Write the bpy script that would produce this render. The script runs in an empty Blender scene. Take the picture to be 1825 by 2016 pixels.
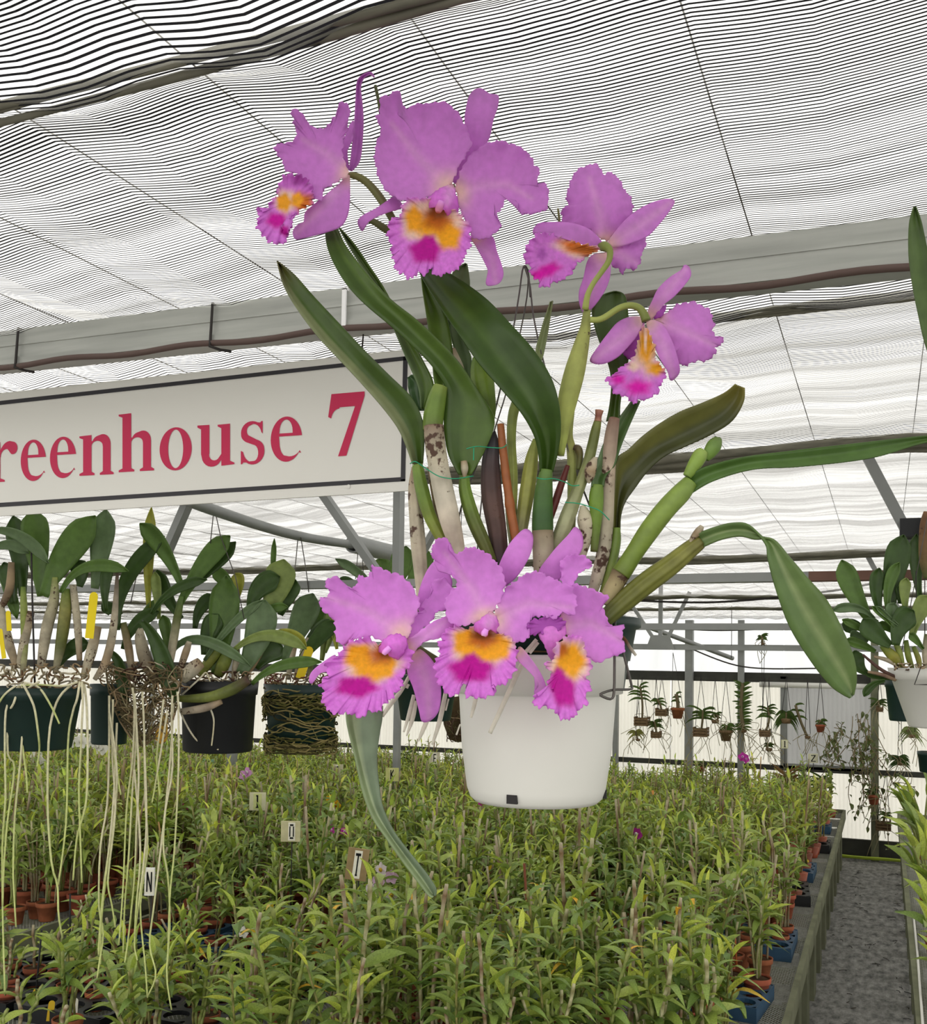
import bpy, math, random
import numpy as np
from mathutils import Vector, Matrix

# ------------------------------------------------------------------ camera, light, exposure
SC = bpy.context.scene
COL = SC.collection
F_PX, PPX, PPY = 2000.0, 912.5, 1217.0          # focal length and optical axis in a 1825 x 2016 frame
YAW, PITCH, ROLL = math.radians(22.5), math.radians(2.4), 0.0152
CAM = Vector((0.0, 0.0, 2.0))
_F = Vector((-math.sin(YAW) * math.cos(PITCH), math.cos(YAW) * math.cos(PITCH), math.sin(PITCH)))
_R0 = Vector((math.cos(YAW), math.sin(YAW), 0.0))
_U0 = _R0.cross(_F)
RIGHT = _R0 * math.cos(ROLL) + _U0 * math.sin(ROLL)
UP = _U0 * math.cos(ROLL) - _R0 * math.sin(ROLL)
FWD = _F
cam_data = bpy.data.cameras.new('camera')
cam_data.sensor_fit = 'HORIZONTAL'
cam_data.sensor_width = 36.0
cam_data.lens = F_PX / 1825.0 * 36.0
cam_data.shift_x = 0.0
cam_data.shift_y = (PPY - 1008.0) / 1825.0
cam_data.clip_start = 0.02
cam_data.clip_end = 200
cam = bpy.data.objects.new('camera', cam_data)
COL.objects.link(cam)
mw = Matrix((RIGHT, UP, -FWD)).transposed().to_4x4()
mw.translation = CAM
cam.matrix_world = mw
SC.camera = cam

world = bpy.data.worlds.new('overcast_sky')
SC.world = world
world.use_nodes = True
_bg = world.node_tree.nodes['Background']
_bg.inputs[0].default_value = (1.0, 0.985, 0.94, 1)
_bg.inputs[1].default_value = 1.95
SC.view_settings.view_transform = 'Standard'
SC.view_settings.look = 'None'
SC.view_settings.exposure = 0.0
SC.view_settings.gamma = 1.0
SC.view_settings.use_curve_mapping = False
SC.cycles.max_bounces = 8
SC.cycles.transparent_max_bounces = 16

# ------------------------------------------------------------------ helpers
def ray(px, py):
    return FWD + RIGHT * ((px - PPX) / F_PX) - UP * ((py - PPY) / F_PX)

def P(px, py, d):
    """the place at depth d metres that the camera sees at pixel (px, py)"""
    return CAM + ray(px, py) * d

def on_z(px, py, z):
    r = ray(px, py)
    return CAM + r * ((z - CAM.z) / r.z)

def on_y(px, py, y):
    r = ray(px, py)
    return CAM + r * ((y - CAM.y) / r.y)

def depth_of(v):
    return (Vector(v) - CAM).dot(FWD)

def lin(r, g, b):
    f = lambda c: (c / 255 / 12.92) if c <= 10 else ((c / 255 + 0.055) / 1.055) ** 2.4
    return (f(r), f(g), f(b))

def frame(ox, oy, s):
    return lambda x, y: (ox + x / s, oy + y / s)

def cr(pts, n, closed=False):
    """Catmull-Rom through rows of numbers, n samples"""
    a = np.asarray(pts, float)
    m = len(a)
    if m == 2 and not closed:
        t = np.linspace(0, 1, n)[:, None]
        return a[0] * (1 - t) + a[1] * t
    segs = m if closed else m - 1
    out = []
    ts = np.linspace(0, segs, n, endpoint=not closed)
    for t in ts:
        i = min(int(t), segs - 1)
        u = t - i
        if closed:
            p0, p1, p2, p3 = a[(i - 1) % m], a[i % m], a[(i + 1) % m], a[(i + 2) % m]
        else:
            p0, p1, p2, p3 = a[max(i - 1, 0)], a[i], a[i + 1], a[min(i + 2, m - 1)]
        out.append(0.5 * ((2 * p1) + (p2 - p0) * u + (2 * p0 - 5 * p1 + 4 * p2 - p3) * u * u + (3 * p1 - p0 - 3 * p2 + p3) * u ** 3))
    return np.array(out)

def even(pts, n, closed=True):
    """resample a polyline evenly by arc length"""
    a = np.asarray(pts, float)
    if closed:
        a = np.vstack([a, a[:1]])
    d = np.r_[0, np.cumsum(np.linalg.norm(np.diff(a, axis=0), axis=1))]
    s = np.linspace(0, d[-1], n, endpoint=not closed)
    return np.stack([np.interp(s, d, a[:, k]) for k in range(a.shape[1])], 1), d[-1]

class MB:
    """collects shapes for one mesh"""
    def __init__(self):
        self.v, self.f, self.c, self.m = [], [], [], []
    def add(self, vs, fs, col=(1, 1, 1), mat=0):
        k = len(self.v)
        self.v += [tuple(p) for p in vs]
        self.f += [tuple(i + k for i in q) for q in fs]
        self.m += [mat] * len(fs)
        if isinstance(col, (list, np.ndarray)) and len(col) == len(vs):
            self.c += [tuple(x) for x in col]
        else:
            self.c += [tuple(col)] * len(vs)
        return self
    def box(self, lo, hi, col=(1, 1, 1), M=None, mat=0):
        x0, y0, z0 = lo
        x1, y1, z1 = hi
        vs = [Vector(p) for p in ((x0, y0, z0), (x1, y0, z0), (x1, y1, z0), (x0, y1, z0), (x0, y0, z1), (x1, y0, z1), (x1, y1, z1), (x0, y1, z1))]
        if M is not None:
            vs = [M @ p for p in vs]
        return self.add(vs, [(0, 3, 2, 1), (4, 5, 6, 7), (0, 1, 5, 4), (1, 2, 6, 5), (2, 3, 7, 6), (3, 0, 4, 7)], col, mat)
    def bar(self, a, b, w, h, col=(1, 1, 1), up=(0, 0, 1), mat=0):
        a, b = Vector(a), Vector(b)
        d = (b - a)
        L = d.length
        d.normalize()
        s = d.cross(Vector(up))
        if s.length < 1e-4:
            s = d.cross(Vector((0, 1, 0)))
        s.normalize()
        u = s.cross(d)
        M = Matrix((s, d, u)).transposed().to_4x4()
        M.translation = a
        return self.box((-w / 2, 0, -h / 2), (w / 2, L, h / 2), col, M, mat)
    def tube(self, pts, rad, n=8, col=(1, 1, 1), cap=True, groove=0.0, ng=7, mat=0):
        pts = [Vector(p) for p in pts]
        m = len(pts)
        if not hasattr(rad, '__len__'):
            rad = [rad] * m
        vs, cs = [], []
        t0 = (pts[1] - pts[0]).normalized()
        ref = Vector((1, 0, 0)) if abs(t0.x) < 0.8 else Vector((0, 1, 0))
        nrm = (ref - t0 * ref.dot(t0)).normalized()
        multi = isinstance(col, (list, np.ndarray)) and len(col) == m
        for i in range(m):
            t = (pts[min(i + 1, m - 1)] - pts[max(i - 1, 0)])
            t = t.normalized() if t.length > 1e-9 else t0
            nrm = nrm - t * nrm.dot(t)
            nrm = nrm.normalized() if nrm.length > 1e-6 else t.orthogonal().normalized()
            bn = t.cross(nrm)
            for k in range(n):
                a = 2 * math.pi * k / n
                r = rad[i] * (1 + groove * math.cos(a * ng))
                vs.append(pts[i] + (nrm * math.cos(a) + bn * math.sin(a)) * r)
                cs.append(col[i] if multi else col)
        fs = [(i * n + k, i * n + (k + 1) % n, (i + 1) * n + (k + 1) % n, (i + 1) * n + k) for i in range(m - 1) for k in range(n)]
        if cap:
            fs += [tuple(range(n))[::-1], tuple((m - 1) * n + k for k in range(n))]
        return self.add(vs, fs, cs, mat)
    def lathe(self, prof, n=32, col=(1, 1, 1), at=(0, 0, 0), close=False, mat=0):
        at = Vector(at)
        vs = [at + Vector((r * math.cos(2 * math.pi * k / n), r * math.sin(2 * math.pi * k / n), z)) for r, z in prof for k in range(n)]
        m = len(prof)
        fs = [(i * n + k, i * n + (k + 1) % n, (i + 1) * n + (k + 1) % n, (i + 1) * n + k) for i in range(m - 1) for k in range(n)]
        if close:
            fs += [tuple(range(n))[::-1], tuple((m - 1) * n + k for k in range(n))]
        return self.add(vs, fs, col, mat)
    def mesh(self, name, mats, smooth=True):
        me = bpy.data.meshes.new(name)
        me.from_pydata(self.v, [], self.f)
        for mt in (mats if isinstance(mats, (list, tuple)) else [mats]):
            me.materials.append(mt)
        at = me.color_attributes.new('Col', 'FLOAT_COLOR', 'POINT')
        at.data.foreach_set('color', np.c_[np.array(self.c, np.float32).reshape(-1, 3), np.ones(len(self.v), np.float32)].ravel())
        if any(self.m):
            me.polygons.foreach_set('material_index', self.m)
        if smooth:
            me.polygons.foreach_set('use_smooth', [True] * len(self.f))
        me.update()
        return me
    def obj(self, name, mats, parent=None, smooth=True, label=None):
        return mesh_obj(name, self.mesh(name, mats, smooth), parent, label)

def mesh_obj(name, me, parent=None, label=None, matrix=None):
    o = bpy.data.objects.new(name, me)
    COL.objects.link(o)
    if parent is not None:
        put_under(o, parent)
    if matrix is not None:
        o.matrix_basis = matrix
    if label:
        o['label'] = label
    return o

BASE = {}
def put_under(o, parent):
    """parent without moving: things keep their base point, parts keep world coordinates"""
    o.parent = parent
    if parent.name in BASE:
        o.matrix_parent_inverse = BASE[parent.name].inverted()

def tag(o, label, cat, group=None):
    o['label'] = label
    o['category'] = cat
    if group:
        o['group'] = group
    return o

def thing(name, label, cat, loc, group=None):
    o = bpy.data.objects.new(name, None)
    o.empty_display_size = 0.05
    o.location = loc
    COL.objects.link(o)
    BASE[o.name] = Matrix.Translation(Vector(loc))
    return tag(o, label, cat, group)

def structure(o):
    o['kind'] = 'structure'
    return o

def stuff(o):
    o['kind'] = 'stuff'
    return o

def thick(o, t, off=0.0):
    m = o.modifiers.new('thickness', 'SOLIDIFY')
    m.thickness = t
    m.offset = off
    return o

# ------------------------------------------------------------------ materials
def mat(name):
    m = bpy.data.materials.new(name)
    m.use_nodes = True
    nt = m.node_tree
    nt.nodes.clear()
    out = nt.nodes.new('ShaderNodeOutputMaterial')
    def N(kind, **kw):
        n = nt.nodes.new(kind)
        for k, v in kw.items():
            if k.startswith('i_'):
                key = k[2:]
                key = int(key) if key.isdigit() else key.replace('_', ' ')
                n.inputs[key].default_value = v
            else:
                setattr(n, k, v)
        return n
    def L(a, b):
        nt.links.new(a, b)
    return m, nt, out, N, L

def mult_noise(N, L, src, scale, lo, hi, coord=None, stretch=None, detail=4):
    """src colour times a noise value between lo and hi"""
    tc = N('ShaderNodeTexCoord')
    nz = N('ShaderNodeTexNoise')
    nz.inputs['Scale'].default_value = scale
    nz.inputs['Detail'].default_value = detail
    if stretch:
        mp = N('ShaderNodeMapping')
        mp.inputs['Scale'].default_value = stretch
        L(tc.outputs['Object'], mp.inputs[0])
        L(mp.outputs[0], nz.inputs['Vector'])
    else:
        L(tc.outputs['Object'], nz.inputs['Vector'])
    mr = N('ShaderNodeMapRange')
    mr.inputs['From Min'].default_value = 0.3
    mr.inputs['From Max'].default_value = 0.7
    mr.inputs['To Min'].default_value = lo
    mr.inputs['To Max'].default_value = hi
    L(nz.outputs[0], mr.inputs['Value'])
    mx = N('ShaderNodeMix', data_type='RGBA', blend_type='MULTIPLY')
    mx.inputs[0].default_value = 1.0
    L(src, mx.inputs[6])
    L(mr.outputs[0], mx.inputs[7])
    return mx.outputs[2], nz

def solid(name, rgb, rough=0.6, spec=0.4, metal=0.0, noise=None, transl=0.0, bump=0.0, rnd=0.0):
    """principled material: colour attribute (rgb None) or plain colour, optional noise, translucency, per-object variation"""
    m, nt, out, N, L = mat(name)
    if rgb is None:
        a = N('ShaderNodeAttribute', attribute_name='Col')
        src = a.outputs['Color']
    else:
        c = N('ShaderNodeRGB')
        c.outputs[0].default_value = (*rgb, 1)
        src = c.outputs[0]
    nz = None
    if noise:
        src, nz = mult_noise(N, L, src, *noise)
    if rnd:
        oi = N('ShaderNodeObjectInfo')
        mr = N('ShaderNodeMapRange')
        mr.inputs['To Min'].default_value = 1 - rnd
        mr.inputs['To Max'].default_value = 1 + rnd
        L(oi.outputs['Random'], mr.inputs['Value'])
        hs = N('ShaderNodeHueSaturation')
        L(src, hs.inputs['Color'])
        L(mr.outputs[0], hs.inputs['Value'])
        mr2 = N('ShaderNodeMapRange')
        mr2.inputs['To Min'].default_value = 0.5 + rnd * 0.06
        mr2.inputs['To Max'].default_value = 0.5 - rnd * 0.06
        L(oi.outputs['Random'], mr2.inputs['Value'])
        L(mr2.outputs[0], hs.inputs['Hue'])
        src = hs.outputs[0]
    p = N('ShaderNodeBsdfPrincipled')
    p.inputs['Roughness'].default_value = rough
    p.inputs['Metallic'].default_value = metal
    p.inputs['Specular IOR Level'].default_value = spec
    L(src, p.inputs['Base Color'])
    if bump and nz is not None:
        b = N('ShaderNodeBump')
        b.inputs['Strength'].default_value = bump
        b.inputs['Distance'].default_value = 0.002
        L(nz.outputs[0], b.inputs['Height'])
        L(b.outputs[0], p.inputs['Normal'])
    sh = p.outputs[0]
    if transl:
        t = N('ShaderNodeBsdfTranslucent')
        L(src, t.inputs['Color'])
        mx = N('ShaderNodeMixShader')
        mx.inputs[0].default_value = transl
        L(sh, mx.inputs[1])
        L(t.outputs[0], mx.inputs[2])
        sh = mx.outputs[0]
    L(sh, out.inputs[0])
    return m

def spotted(name, spot, scale, thr, rough=0.7):
    """colour attribute with dark irregular flecks"""
    m, nt, out, N, L = mat(name)
    a = N('ShaderNodeAttribute', attribute_name='Col')
    tc = N('ShaderNodeTexCoord')
    nz = N('ShaderNodeTexNoise')
    nz.inputs['Scale'].default_value = scale
    nz.inputs['Detail'].default_value = 5
    L(tc.outputs['Object'], nz.inputs['Vector'])
    big = N('ShaderNodeTexNoise')
    big.inputs['Scale'].default_value = scale * 0.12
    L(tc.outputs['Object'], big.inputs['Vector'])
    ad = N('ShaderNodeMath', operation='ADD')
    L(nz.outputs[0], ad.inputs[0])
    L(big.outputs[0], ad.inputs[1])
    mr = N('ShaderNodeMapRange')
    mr.inputs['From Min'].default_value = thr
    mr.inputs['From Max'].default_value = thr + 0.08
    L(ad.outputs[0], mr.inputs['Value'])
    mx = N('ShaderNodeMix', data_type='RGBA')
    L(mr.outputs[0], mx.inputs[0])
    mot, _ = mult_noise(N, L, a.outputs['Color'], 45, 0.62, 1.12)
    L(mot, mx.inputs[6])
    mx.inputs[7].default_value = (*spot, 1)
    p = N('ShaderNodeBsdfPrincipled')
    p.inputs['Roughness'].default_value = rough
    L(mx.outputs[2], p.inputs['Base Color'])
    L(p.outputs[0], out.inputs[0])
    return m

M = {}
M['petal'] = solid('petal', None, 0.55, 0.25, noise=(160, 0.93, 1.06), transl=0.38)
M['lip'] = solid('lip', None, 0.5, 0.3, noise=(260, 0.88, 1.08), transl=0.3)
M['leaf'] = solid('waxy_leaf', None, 0.36, 0.32, noise=(60, 0.84, 1.14), transl=0.10)
M['thin_leaf'] = solid('thin_leaf', None, 0.42, 0.5, noise=(25, 0.75, 1.15), transl=0.28, rnd=0.36)
M['foliage'] = solid('foliage', None, 0.42, 0.5, noise=(9, 0.75, 1.2), transl=0.3)
M['cane'] = solid('cane', None, 0.5, 0.4, noise=(90, 0.8, 1.15))
M['stem'] = solid('stem', None, 0.5, 0.4)
M['sheath'] = spotted('papery_sheath', lin(70, 45, 30), 190, 1.16)
M['root'] = solid('root', None, 0.75, 0.2, noise=(120, 0.85, 1.1))
M['clay'] = solid('terracotta', lin(152, 86, 60), 0.8, 0.2, noise=(20, 0.75, 1.15), rnd=0.15)
M['white_plastic'] = solid('white_plastic', lin(216, 215, 208), 0.42, 0.4, noise=(14, 0.98, 1.01))
M['green_plastic'] = solid('green_plastic', lin(15, 43, 38), 0.45, 0.4, noise=(14, 0.85, 1.1))
M['black_plastic'] = solid('black_plastic', lin(15, 17, 20), 0.45, 0.4)
M['blue_plastic'] = solid('blue_plastic', lin(40, 72, 98), 0.5, 0.4, noise=(10, 0.75, 1.15))
M['wire'] = solid('steel_wire', lin(92, 88, 84), 0.45, 0.5, metal=0.6)
M['dark_wire'] = solid('dark_wire', lin(48, 44, 42), 0.6, 0.3)
M['galv'] = solid('galvanised_steel', lin(142, 144, 142), 0.5, 0.4, metal=0.35, noise=(6, 0.85, 1.1))
M['rust'] = solid('rusty_steel', lin(112, 84, 74), 0.8, 0.2, noise=(12, 0.8, 1.15))
M['dark_rail'] = solid('dark_rail', lin(62, 62, 56), 0.7, 0.3, noise=(8, 0.8, 1.2))
M['concrete'] = solid('weathered_timber', lin(118, 120, 98), 0.9, 0.1, noise=(7, 0.7, 1.15), bump=0.3)
M['sign'] = solid('sign_white', lin(226, 224, 217), 0.5, 0.3)
M['sign_black'] = solid('sign_black', lin(52, 50, 54), 0.5, 0.3)
M['sign_red'] = solid('sign_red', lin(196, 38, 82), 0.5, 0.3)
M['letter'] = solid('letter_black', lin(22, 22, 22), 0.6, 0.2)
M['plaque'] = solid('plaque_cream', None, 0.7, 0.2, noise=(30, 0.85, 1.05))
M['yellow_tag'] = solid('yellow_tag', lin(228, 186, 40), 0.5, 0.3)
M['paint'] = solid('painted', None, 0.6, 0.3)
M['moss'] = solid('moss_root', None, 0.9, 0.1, noise=(60, 0.7, 1.2))
M['tie'] = solid('green_twine', lin(40, 150, 110), 0.6, 0.3)
M['wicker'] = solid('wooden_slats', lin(112, 92, 68), 0.85, 0.1, noise=(40, 0.7, 1.2))
# ------------------------------------------------------------------ the greenhouse
RNG = random.Random(7)
ZC = 2.52                                        # shade cloth height
ZB = 0.50                                        # bench top height
WY = on_z(1700, 1690, 0.0).y                     # back wall
XL, XR = -14.0, 3.6

def ground_mat():
    m, nt, out, N, L = mat('weed_matting')
    tc = N('ShaderNodeTexCoord')
    a = N('ShaderNodeTexNoise')
    a.inputs['Scale'].default_value = 9
    a.inputs['Detail'].default_value = 8
    a.inputs['Roughness'].default_value = 0.7
    mp = N('ShaderNodeMapping')
    mp.inputs['Scale'].default_value = (2.2, 1.0, 1)
    L(tc.outputs['Object'], mp.inputs[0])
    L(mp.outputs[0], a.inputs['Vector'])
    r = N('ShaderNodeValToRGB')
    r.color_ramp.elements[0].position = 0.33
    r.color_ramp.elements[0].color = (*lin(70, 70, 68), 1)
    r.color_ramp.elements[1].position = 0.72
    r.color_ramp.elements[1].color = (*lin(176, 174, 168), 1)
    L(a.outputs[0], r.inputs[0])
    w = N('ShaderNodeTexWave', wave_type='BANDS', bands_direction='X')
    w.inputs['Scale'].default_value = 60
    w.inputs['Distortion'].default_value = 3
    L(tc.outputs['Object'], w.inputs['Vector'])
    mr = N('ShaderNodeMapRange')
    mr.inputs['To Min'].default_value = 0.85
    mr.inputs['To Max'].default_value = 1.05
    L(w.outputs[1], mr.inputs['Value'])
    mx = N('ShaderNodeMix', data_type='RGBA', blend_type='MULTIPLY')
    mx.inputs[0].default_value = 1
    L(r.outputs[0], mx.inputs[6])
    L(mr.outputs[0], mx.inputs[7])
    p = N('ShaderNodeBsdfPrincipled')
    p.inputs['Roughness'].default_value = 0.85
    L(mx.outputs[2], p.inputs['Base Color'])
    L(p.outputs[0], out.inputs[0])
    return m

b = MB()
b.add([(-40, -20, 0), (40, -20, 0), (40, 45, 0), (-40, 45, 0)], [(0, 1, 2, 3)])
structure(b.obj('floor', ground_mat(), smooth=False))
# dead twigs and scraps lying on the matting
b = MB()
for i in range(110):
    y = RNG.uniform(3.2, 10.8)
    x = RNG.choice((RNG.gauss(-0.22, 0.06), RNG.gauss(0.12, 0.05), RNG.uniform(-0.25, 0.14)))
    a = RNG.uniform(0, 6.28)
    l = RNG.uniform(0.02, 0.07)
    c = RNG.choice((lin(40, 36, 30), lin(60, 52, 40), lin(30, 30, 26)))
    p0 = Vector((x, y, 0.003))
    p1 = p0 + Vector((math.cos(a) * l, math.sin(a) * l, 0.004))
    b.tube([p0, p0.lerp(p1, 0.5) + Vector((0.006, 0, 0.003)), p1], 0.0022, 4, c)
o = stuff(b.obj('leaf_litter', M['paint']))
tag(o, 'dry twigs and leaf scraps scattered on the grey aisle matting', 'litter')

# ---- shade cloth ceiling
def cloth_mat():
    m, nt, out, N, L = mat('striped_shade_cloth')
    tc = N('ShaderNodeTexCoord')
    sp = N('ShaderNodeSeparateXYZ')
    L(tc.outputs['Object'], sp.inputs[0])
    nz = N('ShaderNodeTexNoise')                 # wrinkles across the cloth, their shade put into the strip widths
    nz.inputs['Scale'].default_value = 1.0
    nz.inputs['Detail'].default_value = 5
    mp = N('ShaderNodeMapping')
    mp.inputs['Scale'].default_value = (1.1, 16, 1)
    L(tc.outputs['Object'], mp.inputs[0])
    L(mp.outputs[0], nz.inputs['Vector'])
    n2 = N('ShaderNodeTexNoise')
    n2.inputs['Scale'].default_value = 3.0
    L(tc.outputs['Object'], n2.inputs['Vector'])
    off = N('ShaderNodeMath', operation='MULTIPLY_ADD')
    L(n2.outputs[0], off.inputs[0])
    off.inputs[1].default_value = 0.012
    L(sp.outputs[1], off.inputs[2])
    dv = N('ShaderNodeMath', operation='DIVIDE')
    L(off.outputs[0], dv.inputs[0])
    dv.inputs[1].default_value = 0.0056
    fr = N('ShaderNodeMath', operation='FRACT')
    L(dv.outputs[0], fr.inputs[0])
    duty = N('ShaderNodeMapRange')
    duty.inputs['From Min'].default_value = 0.35
    duty.inputs['From Max'].default_value = 0.65
    duty.inputs['To Min'].default_value = 0.68
    duty.inputs['To Max'].default_value = 0.50
    L(nz.outputs[0], duty.inputs['Value'])
    lt = N('ShaderNodeMath', operation='GREATER_THAN')
    L(fr.outputs[0], lt.inputs[0])
    L(duty.outputs[0], lt.inputs[1])
    # open yarn lets the sky through, the foil strip is coloured dark as its silhouette
    tr = N('ShaderNodeBsdfTransparent')
    tr.inputs[0].default_value = (*[0.93] * 3, 1)
    tl = N('ShaderNodeBsdfTranslucent')
    tl.inputs[0].default_value = (0.46, 0.45, 0.42, 1)
    g = N('ShaderNodeMixShader')
    # the see-through yarn: thick and milky in places
    milk = N('ShaderNodeMapRange')
    milk.inputs['From Min'].default_value = 0.4
    milk.inputs['From Max'].default_value = 0.75
    milk.inputs['To Min'].default_value = 0.25
    milk.inputs['To Max'].default_value = 0.75
    L(nz.outputs[0], milk.inputs['Value'])
    L(milk.outputs[0], g.inputs[0])
    L(tr.outputs[0], g.inputs[1])
    L(tl.outputs[0], g.inputs[2])
    df = N('ShaderNodeBsdfDiffuse')
    df.inputs[0].default_value = (*lin(58, 58, 62), 1)
    mx = N('ShaderNodeMixShader')
    L(lt.outputs[0], mx.inputs[0])
    L(g.outputs[0], mx.inputs[1])
    L(df.outputs[0], mx.inputs[2])
    L(mx.outputs[0], out.inputs[0])
    return m

# wires run along the house; three of them pass these pixels of the cloth
wx = [on_z(x, y, ZC).x for x, y in ((1340, 0), (790, 0), (240, 0))]
SX = abs(wx[0] - wx[2]) / 2
X0 = wx[0]
def vnoise(seed):
    r = np.random.RandomState(seed)
    tab = r.rand(256, 256)
    def f(x, y):
        xi, yi = np.floor(x).astype(int), np.floor(y).astype(int)
        fx, fy = x - xi, y - yi
        fx, fy = fx * fx * (3 - 2 * fx), fy * fy * (3 - 2 * fy)
        g = lambda a, b: tab[a % 256, b % 256]
        return (g(xi, yi) * (1 - fx) + g(xi + 1, yi) * fx) * (1 - fy) + (g(xi, yi + 1) * (1 - fx) + g(xi + 1, yi + 1) * fx) * fy - 0.5
    return f
_n1, _n2, _n3 = vnoise(1), vnoise(2), vnoise(3)
FOLDS = [on_z(350, 72, ZC).y, on_z(1600, 575, ZC).y, on_z(1500, 862, ZC).y, on_z(1500, 1081, ZC).y,
         on_z(1500, 1165, ZC).y, on_z(1400, 1191, ZC).y]
ys = [0.30]
while ys[-1] < WY:
    ys.append(ys[-1] * 1.013 + 0.002)
ys[-1] = WY
xs = np.arange(XL, XR, 0.045)
ys = np.array(ys)
GX, GY = np.meshgrid(xs, ys)
t = ((GX - X0) / SX) % 1.0
sagw = 1 - np.abs(2 * t - 1)
vary = 0.55 + 1.2 * (_n3(np.floor((GX - X0) / SX) * 7.3 + 90, GY * 2.2) + 0.5)
GZ = ZC - 0.0065 * (1 + np.clip(-GX * 1.3 - 0.05, 0, 1.3)) * (sagw ** 0.8) * vary + 0.013 * _n1(GX * 3.5 + GY * 0.8 + 50, GY * 5.0 - GX * 0.7 + 50) + 0.006 * _n2(GX * 6 + 80, GY * 14 + 80) + 0.0022 * _n3(GX * 4 + 30, GY * 34 - GX * 3 + 40)
for fy in FOLDS:                                  # the cloth dips where a curtain ends
    GZ -= 0.020 * np.exp(-((GY - fy) / (0.03 + fy * 0.012)) ** 2)
b = MB()
ny, nx = GX.shape
b.v = [tuple(p) for p in np.c_[GX.ravel(), GY.ravel(), GZ.ravel()]]
idx = np.arange(nx * ny).reshape(ny, nx)
b.f = [tuple(q) for q in np.stack([idx[:-1, :-1], idx[:-1, 1:], idx[1:, 1:], idx[1:, :-1]], -1).reshape(-1, 4)]
b.c = [(1, 1, 1)] * len(b.v)
b.m = [0] * len(b.f)
ceiling = structure(b.obj('ceiling', cloth_mat()))
ceiling['label'] = 'striped white shade cloth stretched under the greenhouse roof'
# support wires
k0, k1 = int((-9 - X0) / SX), int((XR - X0) / SX)
for k in range(k0, k1):
    b = MB()
    b.tube([(X0 + k * SX, y, ZC - 0.002) for y in (0.2, 3, 7, WY)], 0.0008, 5)
    b.obj('support_wire', M['wire'], ceiling)
# gathered curtain ends
FM = solid('gathered_cloth', lin(150, 147, 132), 0.9, 0.1, noise=(14, 0.6, 1.15, None, (1, 6, 6)), transl=0.35)
for i, fy in enumerate(FOLDS):
    th = (0.008, 0.006, 0.026, 0.022, 0.02, 0.018)[i]
    for s in range(3):
        pts, rad = [], []
        ph = RNG.uniform(0, 9)
        n = 120
        for k in range(n):
            x = XL + (XR - XL) * k / (n - 1)
            tt = ((x - X0) / SX) % 1.0
            pts.append((x, fy + (s - 1) * th * 0.8 + 0.004 * math.sin(x * 5 + ph), ZC - 0.016 - th * (0.3 + 0.35 * s) - 0.02 * th / 0.02 * math.sin(math.pi * (x / 1.3 % 1.0)) * 0.6))
            rad.append(th * (0.42 + 0.22 * math.sin(x * 3.1 + ph) * math.sin(x * 7.7 + s)))
        b = MB()
        b.tube(pts, rad, 7)
        b.obj('curtain_fold', FM, ceiling)

# ---- back wall: clear panels above the rail, cream panels below
def panel_mat(name, col, t):
    m, nt, out, N, L = mat(name)
    c = N('ShaderNodeRGB')
    c.outputs[0].default_value = (*col, 1)
    src, _ = mult_noise(N, L, c.outputs[0], 1.6, 0.9, 1.03, None, (3, 3, 0.6))
    d = N('ShaderNodeBsdfDiffuse')
    tl = N('ShaderNodeBsdfTranslucent')
    L(src, d.inputs[0])
    L(src, tl.inputs[0])
    mx = N('ShaderNodeMixShader')
    mx.inputs[0].default_value = t
    L(d.outputs[0], mx.inputs[1])
    L(tl.outputs[0], mx.inputs[2])
    L(mx.outputs[0], out.inputs[0])
    return m
PAN_LOW = panel_mat('cream_corrugated_plastic', (0.86, 0.84, 0.76), 0.8)
PAN_HI = panel_mat('clear_plastic_sheet', (0.94, 0.96, 0.98), 0.88)
PAN_GREY = panel_mat('grey_cooling_pad', (0.42, 0.42, 0.41), 0.6)

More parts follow.
